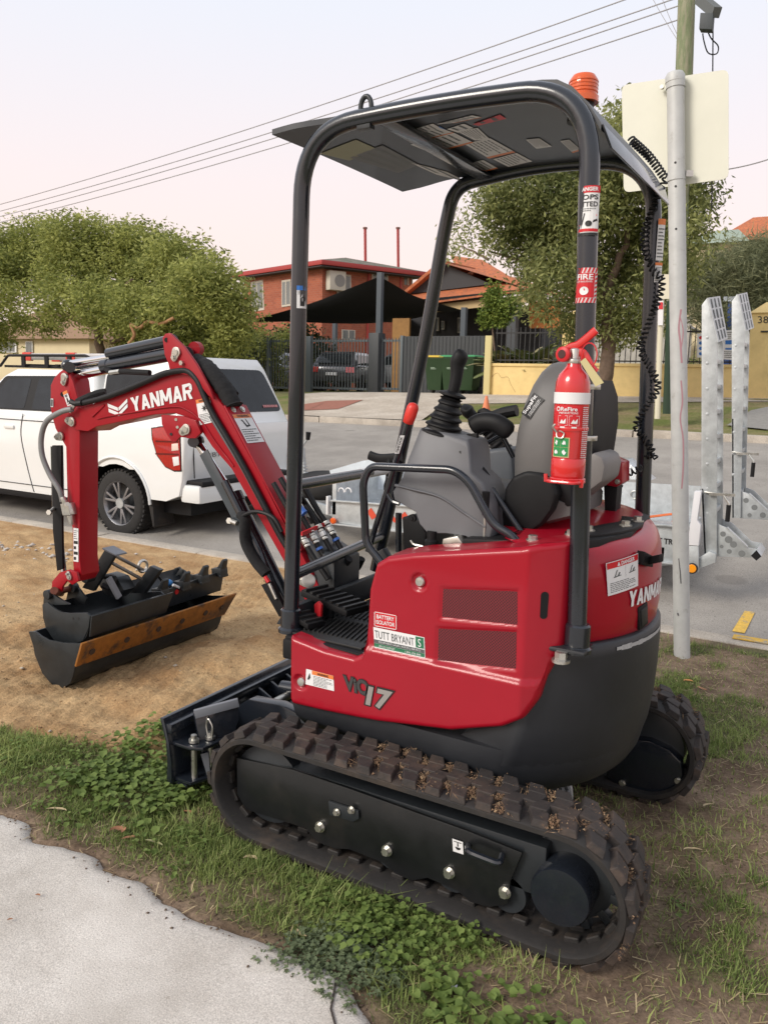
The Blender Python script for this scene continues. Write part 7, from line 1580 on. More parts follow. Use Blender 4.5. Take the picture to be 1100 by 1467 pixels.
# ---- dark fence and gate ----
CH_ = mat('charcoal_fence_paint', (.045, .05, .055), .5); CH2 = mat('grey_fence_paint', (.10, .12, .13), .5)
FN = thing('palisade_fence', (14, -18.5, 1), 'dark metal palisade fence and driveway gates in front of parked cars', 'fence')
def fx(px): return PY(px, 520, -18.5).x
def fpanel(a, c, nm):
    xa, xc = sorted((fx(a), fx(c))); x = xa; b = MB(); z0 = gz((xa+xc)/2, -18.5)
    while x < xc: b.box(x-.010, x+.010, -18.52, -18.50, z0+.08, 2.66); x += .11
    b.build('pickets', CH2, FN, kind='stuff', smooth=0)
    for z in (z0+.12, 2.58): b = MB(); b.box(xa, xc, -18.56, -18.52, z-.03, z+.03); b.build('rail', CH2, FN)
for a, c in ((330, 384), (386, 440), (444, 530), (546, 575)): fpanel(a, c, 'p')
for px, w_, zt in ((330, .05, 2.75), (385, .06, 2.75), (442, .10, 2.72), (575, .05, 2.72)):
    x = fx(px); b = MB(); b.box(x-w_, x+w_, -18.62, -18.46, .8, zt); b.build('fence_post', CH2, FN, bevel=.01)
x = fx(538); b = MB(); b.box(x-.17, x+.17, -18.75, -18.35, .8, 2.80); b.build('gate_pillar', CH_, FN, bevel=.01)
b = MB(); b.box(fx(692), fx(576), -18.58, -18.50, .9, 2.70); sp = b.build('solid_panel', CH_, FN)
k = 0
x = fx(692)
while x < fx(576): b = MB(); b.box(x, x+.10, -18.50, -18.485, 1.1, 2.68); b.build('fence_board', CH_, FN); x += .115
# ---- wheelie bins ----
BG = mat('bin_green', (.022, .055, .020), .5)
def bin_(px, lid, label):
    p = PY(px, 550, -17.6); z0 = gz(p.x, -17.6); t = thing('wheelie_bin', V(p.x, -17.6, z0), label, 'bin', 'wheelie bins by the dark fence'); c = V(p.x, -17.6, z0)
    b = MB(); b.loft([[c+V(sx*a, sy*a*1.15, z) for sx, sy in ((-1, -1), (1, -1), (1, 1), (-1, 1))] for z, a in ((.10, .20), (.90, .27), (.94, .29), (.97, .29))]); b.build('bin_body', BG, t, bevel=.015)
    b = MB(); b.loft([[c+V(sx*a, sy*a*1.15, z) for sx, sy in ((-1, -1), (1, -1), (1, 1), (-1, 1))] for z, a in ((.975, .31), (1.0, .31), (1.03, .24))]); b.build('lid', lid, t, bevel=.01)
    for s_ in (-1, 1): b = MB(); b.cyl(c+V(s_*.22, -.22, .10), c+V(s_*.27, -.22, .10), .10, n=16); b.build('wheel', RUB, t)
    mk = quad_map(c+V(.08, .312, .66), c+V(-.08, .312, .66), c+V(-.08, .318, .74), c+V(.08, .318, .74)); marks(mk, [(0, 0, 1, .2), (0, .4, .8, .6)], mat('pale_green_print', (.3, .4, .3), .6), t, 'bin_print')
bin_(627, mat('bin_lid_yellow', (.62, .42, .02), .5), 'green wheelie bin with a yellow lid'); bin_(650, mat('bin_lid_green', (.03, .26, .08), .5), 'green lidded wheelie bin beside the yellow lidded one'); bin_(671, MATS['bin_lid_green'], 'green lidded wheelie bin beside the black gate')
# ---- cars behind the fence ----
def car(px, y, col, label, rot, nm='parked_car'):
    p = PY(px, 540, y); z0 = gz(p.x, y); t = thing(nm, V(p.x, y, z0), label, 'car', 'cars parked behind the fence'); t.rotation_euler.z = 0
    M = Matrix.Translation(V(p.x, y, z0)) @ Matrix.Rotation(rot, 4, 'Z'); T_ = lambda v: M @ Vector(v)
    m = mat('car_paint_'+str(len(MATS)), col, .25, .3, coat=.7)
    b = MB(); pr_ = [(-2.0, .35), (-2.05, .62), (-1.98, .86), (-1.7, .93), (1.0, .92), (1.75, .80), (2.0, .65), (2.02, .35)]
    b.loft([[T_((x, s*yy, z-(.03 if abs(yy) > .8 else 0))) for x, z in pr_] for s, yy in ((1, .82), (1, .74), (-1, .74), (-1, .82))]); b.build('body', m, t, bevel=.03, smooth=50)
    b = MB(); b.loft([[T_((x, sy*w_, z)) for x, sy in ((x0, -1), (x1, -1), (x1, 1), (x0, 1))] for z, x0, x1, w_ in ((.90, -1.85, 1.0, .74), (1.15, -1.65, .62, .68), (1.32, -1.45, .35, .60), (1.38, -1.25, .15, .54))]); b.build('cabin', m, t, bevel=.03, smooth=50)
    for s in (-1, 1):
        b = MB(); b.prism([T_((-1.55, s*.735, .96)), T_((.75, s*.735, .96)), T_((.30, s*.64, 1.27)), T_((-1.25, s*.64, 1.27))], (T_((0, s*.01, 0))-T_((0, 0, 0)))); b.build('side_window', GLASS, t)
        b = MB(); b.prism([T_((-2.045, s*.50, .66)), T_((-2.045, s*.80, .66)), T_((-1.99, s*.80, .84)), T_((-1.99, s*.50, .84))], T_((-.02, 0, 0))-T_((0, 0, 0))); b.build('tail_lamp', MATS['tail_lamp_red'], t)
        for x in (-1.25, 1.25): b = MB(); b.cyl(T_((x, s*.68, .30)), T_((x, s*.84, .30)), .30, n=24); b.cyl(T_((x, s*.84, .30)), T_((x, s*.845, .30)), .2, n=16); b.build('wheel', MATS['tyre_rubber'], t)
    b = MB(); b.prism([T_((-1.875, -.62, .97)), T_((-1.875, .62, .97)), T_((-1.53, .50, 1.29)), T_((-1.53, -.50, 1.29))], T_((-.02, 0, .01))-T_((0, 0, 0))); b.build('rear_window', GLASS, t)
    b = MB(); b.prism([T_((-2.07, -.2, .56)), T_((-2.07, .2, .56)), T_((-2.06, .2, .66)), T_((-2.06, -.2, .66))], T_((-.01, 0, 0))-T_((0, 0, 0))); b.build('number_plate', WHITE, t)
    for q in t.children: q.matrix_parent_inverse = t.matrix_basis.inverted()
    return t
car(502, -22.5, (.07, .07, .08), 'black hatchback behind the fence beside the gate pillar', -PI/2+.25); car(415, -22.5, (.50, .52, .55), 'silver car with a red tail lamp behind the fence', -PI/2+.1); car(450, -25.0, (.13, .14, .16), 'dark grey car between the silver and the black cars', PI/2); car(580, -24, (.35, .36, .38), 'silver car behind the dark solid fence', -.2)
# ---- shade sail ----
SS = thing('shade_sail', (14, -21, 1), 'black shade sail stretched over parked cars on charcoal posts', 'shade sail')
A_, B_, C_, D_ = PY(350, 462, -22), PY(544, 396, -19.2), PY(664, 445, -20.5), PY(560, 462, -25)
b = MB(); n = 12
for j in range(n+1):
    for i_ in range(n+1):
        u, v_ = i_/n, j/n; p = A_*(1-u)*(1-v_)+B_*u*(1-v_)+C_*u*v_+D_*(1-u)*v_
        e = min(u, 1-u, v_, 1-v_); cen = (A_+B_+C_+D_)/4; pull = .14*(1-2*abs(u-.5))*(1 if min(v_, 1-v_) == 0 else 0)+.14*(1-2*abs(v_-.5))*(1 if min(u, 1-u) == 0 else 0)
        p = p.lerp(cen, min(.12, pull)); b.v.append(p-V(0, 0, .35*math.sin(PI*u)*math.sin(PI*v_)))
for j in range(n):
    for i_ in range(n): k = j*(n+1)+i_; b.f.append((k, k+1, k+n+2, k+n+1))
b.build('sail', mat('black_shade_cloth', (.012, .012, .014), .9), SS, smooth=80)
for px, py, y in ((545, 393, -19.1), (665, 443, -20.5), (480, 462, -25), (352, 460, -22)):
    p = PY(px, py, y); b = MB(); b.box(p.x-.08, p.x+.08, y-.08, y+.08, .9, p.z+.05); b.build('sail_post', mat('blue_grey_post', (.07, .085, .10), .5), SS)
# ---- two storey red brick house ----
BRK = bpy.data.materials.new('red_brickwork'); BRK.use_nodes = True
def brickmat(m, c1, c2, mo, sc):
    N = m.node_tree.nodes; L = m.node_tree.links; p = N['Principled BSDF']; p.inputs['Roughness'].default_value = .9; t = N.new('ShaderNodeTexCoord'); mp_ = N.new('ShaderNodeMapping'); L.new(t.outputs['Object'], mp_.inputs[0])
    sx = N.new('ShaderNodeSeparateXYZ'); L.new(mp_.outputs[0], sx.inputs[0]); ad_ = N.new('ShaderNodeMath'); L.new(sx.outputs[0], ad_.inputs[0]); L.new(sx.outputs[1], ad_.inputs[1]); cb = N.new('ShaderNodeCombineXYZ'); L.new(ad_.outputs[0], cb.inputs[0]); L.new(sx.outputs[2], cb.inputs[1])
    br = N.new('ShaderNodeTexBrick'); br.inputs['Color1'].default_value = (*c1, 1); br.inputs['Color2'].default_value = (*c2, 1); br.inputs['Mortar'].default_value = (*mo, 1); br.inputs['Scale'].default_value = sc; br.inputs['Mortar Size'].default_value = .012; L.new(cb.outputs[0], br.inputs['Vector']); L.new(br.outputs[0], p.inputs['Base Color'])
brickmat(BRK, (.40, .115, .06), (.30, .08, .045), (.34, .20, .14), 2.6)
HS_ = thing('brick_house', (20, -29, 1), 'two storey orange red brick house with red gutters and low tiled roof', 'house')
ZE = 6.5; P0, P1, P2 = PZ(461, 373, ZE), PZ(330, 393, ZE), PZ(612, 391, ZE); P3_ = P1+P2-P0
eave = [P1, P0, P2, P3_]; cen = sum(eave, V(0, 0, 0))/4; ins = [p+(cen-p).normalized()*.75 for p in eave]
b = MB(); b.loft([[V(p.x, p.y, .5) for p in ins], [V(p.x, p.y, ZE-.22) for p in ins]]); wl = b.build('wall', BRK, HS_)
b = MB(); b.loft([[V(p.x, p.y, ZE-.24) for p in eave], [V(p.x, p.y, ZE-.20) for p in eave]]); b.build('soffit', mat('dark_soffit', (.06, .05, .05), .8), HS_)
b = MB(); o_ = [p+(p-cen).normalized()*.06 for p in eave]; b.loft([[V(p.x, p.y, ZE-.17) for p in o_], [V(p.x, p.y, ZE+.03) for p in o_]]); b.build('gutter', mat('red_gutter', (.38, .04, .035), .5), HS_, bevel=.02)
rg0 = cen.lerp((P1+P3_)/2, .4)+V(0, 0, .62); rg1 = cen.lerp((P0+P2)/2, .4)+V(0, 0, .62); e2 = [p+V(0, 0, .04) for p in eave]
b = MB(); b.add([e2[0], e2[1], e2[2], e2[3], rg0, rg1], [(0, 1, 5, 4), (1, 2, 5), (2, 3, 4, 5), (3, 0, 4), (3, 2, 1, 0)]); b.build('roof', mat('mossy_grey_tiles', (.16, .14, .11), .9, 0, .3, 3, col2=(.10, .11, .07), mixs=2), HS_)
dl = (P1-P0).normalized(); dr = (P2-P0).normalized(); nl = V(-dl.y, dl.x, 0); nl = nl if nl.dot(CAM-P0) > 0 else -nl; nr = V(-dr.y, dr.x, 0); nr = nr if nr.dot(CAM-P0) > 0 else -nr
def onwall(px, py, o, n): r = ray(px, py); return CAM+r*((o-CAM).dot(n)/r.dot(n))
W0 = ins[1]
WFR = mat('cream_window_frame', (.55, .50, .42), .6); CURT = mat('curtained_glass', (.16, .17, .165), .25, 0, .5, 2, stretch=(3, 3, .2), coat=.4)
def hwin(q, n, nm='window', fr=WFR, gl=None, par=None):
    P = [onwall(*p, W0, n)+n*.02 for p in q]; c = sum(P, V(0, 0, 0))/4; b = MB(); b.prism(P, n*.04); f_ = b.build(nm, fr, par or HS_); b = MB(); b.prism([c+(p-c)*.86+n*.0405 for p in P], n*.004); b.build('pane', gl or CURT, f_); m_ = [c+(p-c)*.86+n*.046 for p in P]; b = MB(); b.bar((m_[0]+m_[1])/2, (m_[2]+m_[3])/2, .06, .02, n); b.build('mullion', fr, f_); return f_
hwin([(362, 447), (380, 444), (378, 401), (361, 404)], nl); hwin([(482, 428), (502, 430), (502, 394), (482, 392)], nr); hwin([(532, 404), (555, 406), (555, 394), (532, 391)], nr); hwin([(577, 409), (590, 410), (590, 397), (577, 396)], nr); hwin([(489, 486), (508, 487), (508, 473), (489, 472)], nr); hwin([(405, 440), (418, 438), (418, 400), (405, 402)], nl)
AC = onwall(478, 403, W0, nr); b = MB(); b.obox(AC+nr*.2, dr*.42, nr*.18, V(0, 0, .42)); ac_ = b.build('air_conditioner', mat('cream_metal', (.58, .54, .45), .5), HS_, bevel=.03); b = MB(); b.cyl(AC+nr*.385+dr*.1, AC+nr*.39+dr*.1, .27, n=20); b.build('fan_grille', mat('grille_grey', (.25, .24, .22), .6), ac_)
for px, z0_, z1_ in ((524, 375, 328), (571, 377, 328)):
    a = onwall(px, z0_, cen.lerp(P2, .3), nr); c = onwall(px-1, z1_, cen.lerp(P2, .3), nr); b = MB(); b.cyl(a-V(0, 0, .6), c, .07, n=10); fl = b.build('flue_pipe', MATS['red_gutter'], HS_); b = MB(); b.cyl(c, c+V(0, 0, .08), .11, n=10); b.build('flue_cap', mat('rust_cap', (.2, .1, .08), .7), fl)
for px in (527, 573): a = onwall(px, 392, W0, nr)+nr*.08; b = MB(); b.cyl(V(a.x, a.y, 1), a, .05, n=8); b.build('downpipe', MATS['red_gutter'], HS_)
# ---- single storey dark house with an orange tiled roof ----
TL_ = mat('orange_roof_tiles', (.50, .15, .055), .85, 0, .3, 5, col2=(.34, .12, .06), mixs=9, mixt=(.45, .6), bump=1, bscale=6)
HD = thing('dark_house', (9, -24, 1.1), 'single storey dark grey house with orange tiled roof and cream porch beam', 'house')
DKW = mat('dark_grey_render', (.035, .035, .038), .8); CRB = mat('cream_beam_paint', (.52, .38, .19), .7)
yH = -22.
q = lambda px, py, y=yH: PY(px, py, y)
b = MB(); b.box(q(757, 480).x, q(562, 480).x, -30, yH-1.2, .8, q(700, 430).z-.1); b.build('wall', DKW, HD)
b = MB(); g = [q(570, 423, yH+.0), q(703, 407, yH+.0), q(634, 377, yH+.0)]; b.prism(g, V(0, -.2, 0)); b.build('gable', mat('gable_grey', (.05, .052, .055), .8), HD)
# main roof behind the gable
r0, r1, r2, r3 = q(570, 424, yH+.3), q(632, 372, yH+.3), q(632, 372, yH+.3)+V(0, -7, .2), q(570, 424, yH+.3)+V(0, -7, 0)
b = MB(); b.prism([r0, r1, r2, r3], V(.0, 0, -.12)); b.build('roof', TL_, HD)
s0, s1 = q(640, 370, yH-2.2), q(757, 414, yH+.2); b = MB(); b.add([q(634, 376, yH+.32), s1, s1+V(-.2, -7, 0), q(634, 376, yH+.32)+V(0, -7, .3)], [(0, 1, 2, 3)]); b.build('roof', TL_, HD)
b = MB(); b.add([q(645, 366, yH-4), q(690, 372, yH-4), q(757, 412, yH-.5), q(665, 408, yH-.5)], [(0, 1, 2, 3)]); b.build('roof', TL_, HD)
b = MB(); b.prism([q(572, 428, yH+.9), q(620, 432, yH+1.2), q(757, 414, yH+1.2), q(716, 405, yH-.3), q(590, 419, yH-.3)], V(0, 0, -.05)); b.build('porch_roof', TL_, HD)
b = MB(); b.hexa([q(591, 437, yH+1.15), q(760, 420, yH+1.15), q(760, 420, yH+1.05), q(591, 437, yH+1.05), q(591, 430, yH+1.2), q(760, 413, yH+1.2), q(760, 413, yH+1.05), q(591, 430, yH+1.05)]); b.build('fascia', mat('black_fascia', (.025, .025, .028), .5), HD)
b = MB(); b.hexa([q(608, 449, yH+1.0), q(764, 432, yH+1.0), q(764, 432, yH+.8), q(608, 449, yH+.8), q(608, 438, yH+1.0), q(764, 421, yH+1.0), q(764, 421, yH+.8), q(608, 438, yH+.8)]); b.build('porch_beam', CRB, HD)
for px in (735, 617): p = q(px, 445, yH+.9); b = MB(); b.box(p.x-.14, p.x+.14, yH+.75, yH+1.03, .9, p.z+.1); b.build('porch_post', mat('post_grey', (.06, .065, .07), .6), HD)
b = MB(); b.prism([q(758, 470, yH+.1), q(800, 470, yH+.1), q(800, 430, yH+.1), q(758, 432, yH+.1)], V(0, -.2, 0)); b.build('orange_boarding', mat('orange_timber', (.50, .17, .04), .7, 0, .15, 6), HD)
for a, c, d, e in ((620, 455, 629, 474), (633, 460, 637, 472), (656, 455, 662, 477), (757, 440, 757, 441)):
    if d > a: P = [q(a, e, yH-1.15), q(d, e, yH-1.15), q(d, c, yH-1.15), q(a, c, yH-1.15)]; b = MB(); b.prism(P, V(0, .05, 0)); w_ = b.build('window', mat('pale_window', (.42, .40, .33), .5), HD); cc_ = sum(P, V(0, 0, 0))/4; b = MB(); b.prism([cc_+(p-cc_)*.8+V(0, .055, 0) for p in P], V(0, .004, 0)); b.build('pane', CURT, w_)
b = MB(); b.box(q(586, 470, -20.5).x, q(562, 470, -20.5).x, -20.6, -20.5, 1.0, q(570, 456, -20.5).z); tag(b.build('timber_screen', mat('brown_timber', (.33, .17, .05), .7, 0, .2, 5)), 'brown timber screen beside the dark house', 'screen')
# ---- houses further off ----
def simple_house(label, px0, px1, pyb, pye, y, wallm, roofm, ridge, nm='house'):
    t = thing(nm, (q(px0, 500, y).x, y, 1), label, 'house'); x0, x1 = sorted((PY(px0, pye, y).x, PY(px1, pye, y).x)); ze = PY((px0+px1)/2, pye, y).z; b = MB(); b.box(x0, x1, y-6, y, .5, ze); b.build('wall', wallm, t)
    zr = PY((px0+px1)/2, ridge, y).z; m = (x0+x1)/2; w_ = (x1-x0)*.25; b = MB(); b.add([(x0-.4, y+.4, ze), (x1+.4, y+.4, ze), (x1+.4, y-6.4, ze), (x0-.4, y-6.4, ze), (m-w_, y-3, zr), (m+w_, y-3, zr)], [(0, 1, 5, 4), (1, 2, 5), (2, 3, 4, 5), (3, 0, 4), (3, 2, 1, 0)]); b.build('roof', roofm, t); return t, x0, x1, ze
CW = mat('cream_wall', (.66, .56, .36), .8, 0, .05, 1)
t, x0, x1, ze = simple_house('cream house with pale windows at the left edge behind the tree', -60, 128, 540, 486, -26, CW, mat('brown_tile_roof', (.28, .17, .10), .9), 440, 'cream_house')
for a, c in ((-4, 25), (38, 48)): P = [PY(a, 505 if a < 10 else 508, -25.96), PY(c, 505 if a < 10 else 508, -25.96), PY(c, 489, -25.96), PY(a, 489, -25.96)]; b = MB(); b.prism(P, V(0, .05, 0)); w_ = b.build('window', WHITE, t); cc_ = sum(P, V(0, 0, 0))/4; b = MB(); b.prism([cc_+(p-cc_)*.85+V(0, .055, 0) for p in P], V(0, .004, 0)); b.build('pane', CURT, w_)
simple_house('house with a bright orange hipped roof at the right edge', 1030, 1170, 520, 345, -40, mat('tan_wall', (.5, .36, .22), .8), TL_, 292, 'orange_roofed_house')
simple_house('house with a pale green metal roof behind the grey green tree', 985, 1060, 500, 350, -34, CW, mat('pale_green_metal_roof', (.30, .36, .27), .6, 0, .1, 3), 312, 'green_roofed_house')
simple_house('white house glimpsed under the street tree', 815, 948, 520, 462, -27, mat('white_wall', (.70, .68, .64), .8), mat('grey_roof', (.22, .21, .20), .9), 428, 'white_house')
b = MB(); 
tag(MB().box(PY(985, 520, -22).x, PY(830, 520, -22).x, -22.1, -22, 1, PY(900, 455, -22).z).build('boundary_wall', mat('pale_stone_wall', (.42, .40, .36), .9, 0, .2, 3)), 'pale boundary wall behind the iron railing', 'wall')
# low scrub along the far gardens
P, T, cc = clumps([(V(x, -23+r_.uniform(-.6, .6), 1.7), (.6, .5, .55)) for x in np.arange(1.0, 9.0, .7)], 420, 26, .18, 33); o = foliage('garden_shrubs', None, P, T, .14, .06, LM2, .2, 6, 'stuff'); tag(o, 'dark garden shrubs behind the iron railing', 'shrubs')
P, T, cc = clumps([(V(x, y, 2.2+r_.uniform(-.3, .5)), (1.6, 1., 1.3)) for x, y in ((18, -23.5), (19.5, -21))], 700, 26, .3, 34); o = foliage('dark_bushes', None, P, T, .2, .09, LM5, .2, 6, 'stuff'); tag(o, 'dark bushes behind the spreading tree', 'bushes')
# ---- utility pole, cables, small sign, cone ----
UP = thing('utility_pole', (1.55, -11.6, 1), 'mossy green timber utility pole behind the street sign', 'utility pole')
a_, c_ = PY(963, 584, -11.6), PY(983, 0, -11.6); c_ = a_+(c_-a_)*1.25
UPM = mat('mossy_timber_pole', (.20, .24, .13), .85, 0, .2, 4, col2=(.30, .29, .20), mixs=5, bump=.5, bscale=20, stretch=(4, 4, .6)); b = MB(); b.tube([a_, c_], [.15, .125], 16); pp = b.build('pole', UPM, UP, smooth=60)
b = MB(); b.tube([a_-V(0, 0, .1), a_.lerp(c_, .22)], [.153, .150], 16); b.build('green_sleeve', mat('dark_green_sheath', (.03, .06, .035), .6), pp)
cr0, cr1 = PY(1002, -2, -11.4), PY(1026, 18, -10.9); b = MB(); b.bar(cr0, cr1, .12, .14); b.build('crossarm', mat('grey_timber', (.12, .13, .13), .8), UP)
b = MB(); b.obox(PY(1012, 33, -10.9), V(.09, 0, .02), V(0, .08, 0), V(.0, 0, .11)); b.build('junction_box', mat('dark_box', (.05, .06, .065), .6), UP, bevel=.01)
b = MB(); b.tube(spline([PY(x, y, -11) for x, y in ((1012, 42), (1018, 55), (1028, 66), (1026, 77), (1014, 76), (1008, 60), (1006, 48))], 5), .010, 5); b.build('cable_loop', HOSE, UP)
b = MB(); b.tube([PY(1021, 5, -11), PY(1019, 300, -11)], .010, 5); b.build('hanging_wire', HOSE, UP)
WR = mat('cable_grey', (.34, .33, .34), .6)
def wire(a, c, label, sag=.35, grp='overhead cables running to the utility pole', r=.016):
    n = 24; P = [a.lerp(c, k/n)-V(0, 0, sag*4*(k/n)*(1-k/n)) for k in range(n+1)]; P = ([P[0]+(P[0]-P[1])*30] if r > .01 else [])+P; b = MB(); b.tube(P, r*.65, 5); return tag(b.build('overhead_cable', WR, smooth=60), label, 'cable', grp)
pk = [((-200, 343), (1010, -42)), ((-200, 350), (1030, -24)), ((-200, 356), (978, 6)), ((-200, 362), (975, 27))]
lb_ = ['highest of the four overhead cables', 'second highest of the four overhead cables', 'second lowest of the four overhead cables', 'lowest of the four overhead cables']
for (a, c), l in zip(pk, lb_): wire(PY(*a, -13.5), PY(*c, -11.6), l, .30)
wire(PY(1030, 244, -13), PY(1140, 213, -13), 'short cable right of the street sign', .05, None)
for a, c, lw in (((930, -10), (973, 62), 'left one of the two thin stay wires meeting the utility pole'), ((945, -10), (972, 55), 'stay wire closer to the top of the utility pole')): wire(PY(*a, -11.6), PY(*c, -11.55), lw, .02, 'stay wires by the utility pole', .007)
SP2 = thing('parking_sign', (1.8, -11.2, 1), 'slim cream post with a small red and white parking sign across the road', 'sign')
CRM = mat('cream_sign', (.64, .60, .46), .6); a_, c_ = PY(941, 600, -11.2), PY(948, 398, -11.2); b = MB(); b.tube([a_, c_], .045, 10); b.build('post', CRM, SP2)
b = MB(); b.prism([PY(940, 429, -11.14), PY(960, 428, -11.14), PY(960, 393, -11.14), PY(940, 393, -11.14)], V(0, .01, 0)); b.build('sign_plate', CRM, SP2); b = MB(); b.prism([PY(942, 466, -11.14), PY(949, 466, -11.14), PY(950, 431, -11.14), PY(942, 431, -11.14)], V(0, .012, 0)); s2 = b.build('sign_plate', WHITE, SP2)
b = MB(); b.prism([PY(943, 443, -11.125), PY(949, 443, -11.125), PY(949, 433, -11.125), PY(943, 433, -11.125)], V(0, .004, 0)); b.build('red_square', REDP, s2)
CN = thing('traffic_cone', (4.9, -11.3, .8), 'orange and white traffic cone on the far verge', 'cone'); c = PY(695, 608, -11.3); c.z = gz(c.x, -11.3); h_ = PY(697, 567, -11.3).z-c.z
b = MB(); b.lathe([(.11, .03), (.02, h_)], c, n=16); b.build('cone_body', mat('faded_orange_cone', (.72, .22, .10), .6), CN); b = MB(); b.lathe([(.105-.09*.22, .22*h_), (.112-.09*.60, .60*h_)], c, n=16, caps=False); b.build('white_sleeve', WHITE, CN); b = MB(); b.box(c.x-.16, c.x+.16, c.y-.16, c.y+.16, c.z, c.z+.03); b.build('cone_base', MATS['faded_orange_cone'], CN)
# ================= grass, weeds and litter on the verge =================
def scatter(n, x0, x1, y0, y1, prob, seed):
    r = np.random.default_rng(seed); x = r.uniform(x0, x1, n); y = r.uniform(y0, y1, n); k = r.random(n) < prob(x, y); x, y = x[k], y[k]; return x, y, r
def not_track(x, y): return ~((np.abs(x-.03) < .64) & (((y > .425) & (y < .648)) | ((y > -.535) & (y < -.315))))
def gprob(x, y):
    s, d, g = zones(x, y); ed = sm(.0, .05, conc_edge(x)-y); p = g*(.30+1.0*sm(.36, .60, vnoise(x, y, 5, 61)))
    p = p+.06*(1-s)+.9*np.exp(-((y-.70)/.055)**2)*sm(-.55, -.2, x)*(x < .7)
    return np.clip(p*ed*not_track(x, y), 0, 1)
def blades(x, y, r, hmin, hmax, w_, name, m, lean=.6, z0=-.01):
    n = len(x); h = r.uniform(hmin, hmax, n)*(.6+.8*vnoise(x, y, 3, 71)); a = r.uniform(0, 2*PI, n); b = a+PI/2+r.normal(size=n)*.3; le = h*r.uniform(.15, lean*1.6, n)
    z = verge_z(x, y)+z0; W = w_*r.uniform(.6, 1.3, n); dx, dy = np.cos(b), np.sin(b); sx, sy = np.cos(a)*W/2, np.sin(a)*W/2
    def P(t, ww): return np.stack([x+dx*le*t**2+sx*ww, y+dy*le*t**2+sy*ww, z+h*(t-.25*t*t*(le/h))], 1)
    v = np.stack([P(0, 1), P(0, -1), P(.5, .9), P(.5, -.9), P(1, 0)], 1).reshape(-1, 3); i = np.arange(n)[:, None]*5
    f = np.concatenate([i+[[0, 1, 3]], i+[[0, 3, 2]], i+[[2, 3, 4]]], 0); o = np_mesh(name, v, f, m, None, 'stuff')
    t = np.clip(.45+.6*(vnoise(x, y, 2.3, 81)-.5)*2+r.normal(size=n)*.28, 0, 1); at = o.data.attributes.new('tone', 'FLOAT', 'POINT'); at.data.foreach_set('value', np.repeat(t, 5).astype(np.float32)); return o
GR = leaf_mat('grass_blades', (.11, .17, .040), (.38, .44, .15), .4); DRY = leaf_mat('dry_straw', (.28, .20, .11), (.52, .42, .25), .2); WEED = leaf_mat('weed_leaves', (.085, .140, .032), (.25, .33, .09), .35); WEED2 = leaf_mat('grey_green_weed', (.075, .105, .050), (.17, .21, .11), .25)
x, y, r = scatter(560000, -1.9, 1.9, -2.3, 1.08, gprob, 1)
tag(blades(x, y, r, .014, .046, .0032, 'grass', GR), 'short green grass covering the verge round the excavator', 'grass')
x, y, r = scatter(15000, -1.6, 1.7, -1.0, 1.0, lambda x, y: gprob(x, y)*sm(.45, .6, vnoise(x, y, 3, 91)), 2)
tag(blades(x, y, r, .045, .09, .004, 'tall_grass', GR, .8), 'taller tufts of grass standing in the short grass', 'grass')
x, y, r = scatter(26000, -6, -1.9, -2.3, 1., lambda x, y: gprob(x, y)*.8, 7); tag(blades(x, y, r, .03, .06, .006, 'grass_beyond', GR), 'grass on the verge beyond the excavator', 'grass')
x, y, r = scatter(16000, -3, 1.7, -2.3, 1.04, lambda x, y: (1-zones(x, y)[0])*(.5+.3*zones(x, y)[1])*not_track(x, y)*(conc_edge(x)-y > -.02), 3)
def straw(x, y, r, name, l0, l1, m):
    n = len(x); a = r.uniform(0, PI, n); l = r.uniform(l0, l1, n); w_ = r.uniform(.0006, .0016, n); z = verge_z(x, y)+r.uniform(.001, .012, n); dz = r.normal(size=n)*.12*l; dx, dy = np.cos(a)*l/2, np.sin(a)*l/2; sx, sy = -np.sin(a)*w_, np.cos(a)*w_
    v = np.stack([np.stack([x-dx-sx, y-dy-sy, z-dz], 1), np.stack([x+dx-sx, y+dy-sy, z+dz], 1), np.stack([x+dx+sx, y+dy+sy, z+dz], 1), np.stack([x-dx+sx, y-dy+sy, z-dz], 1)], 1).reshape(-1, 3); i = np.arange(n)[:, None]*4
    o = np_mesh(name, v, i+np.array([[0, 1, 2, 3]]), m, None, 'stuff'); t = r.random(n); at = o.data.attributes.new('tone', 'FLOAT', 'POINT'); at.data.foreach_set('value', np.repeat(t, 4).astype(np.float32)); return o
tag(straw(x, y, r, 'dry_straw', .012, .05, DRY), 'dry straw and clippings scattered over the bare soil', 'straw')
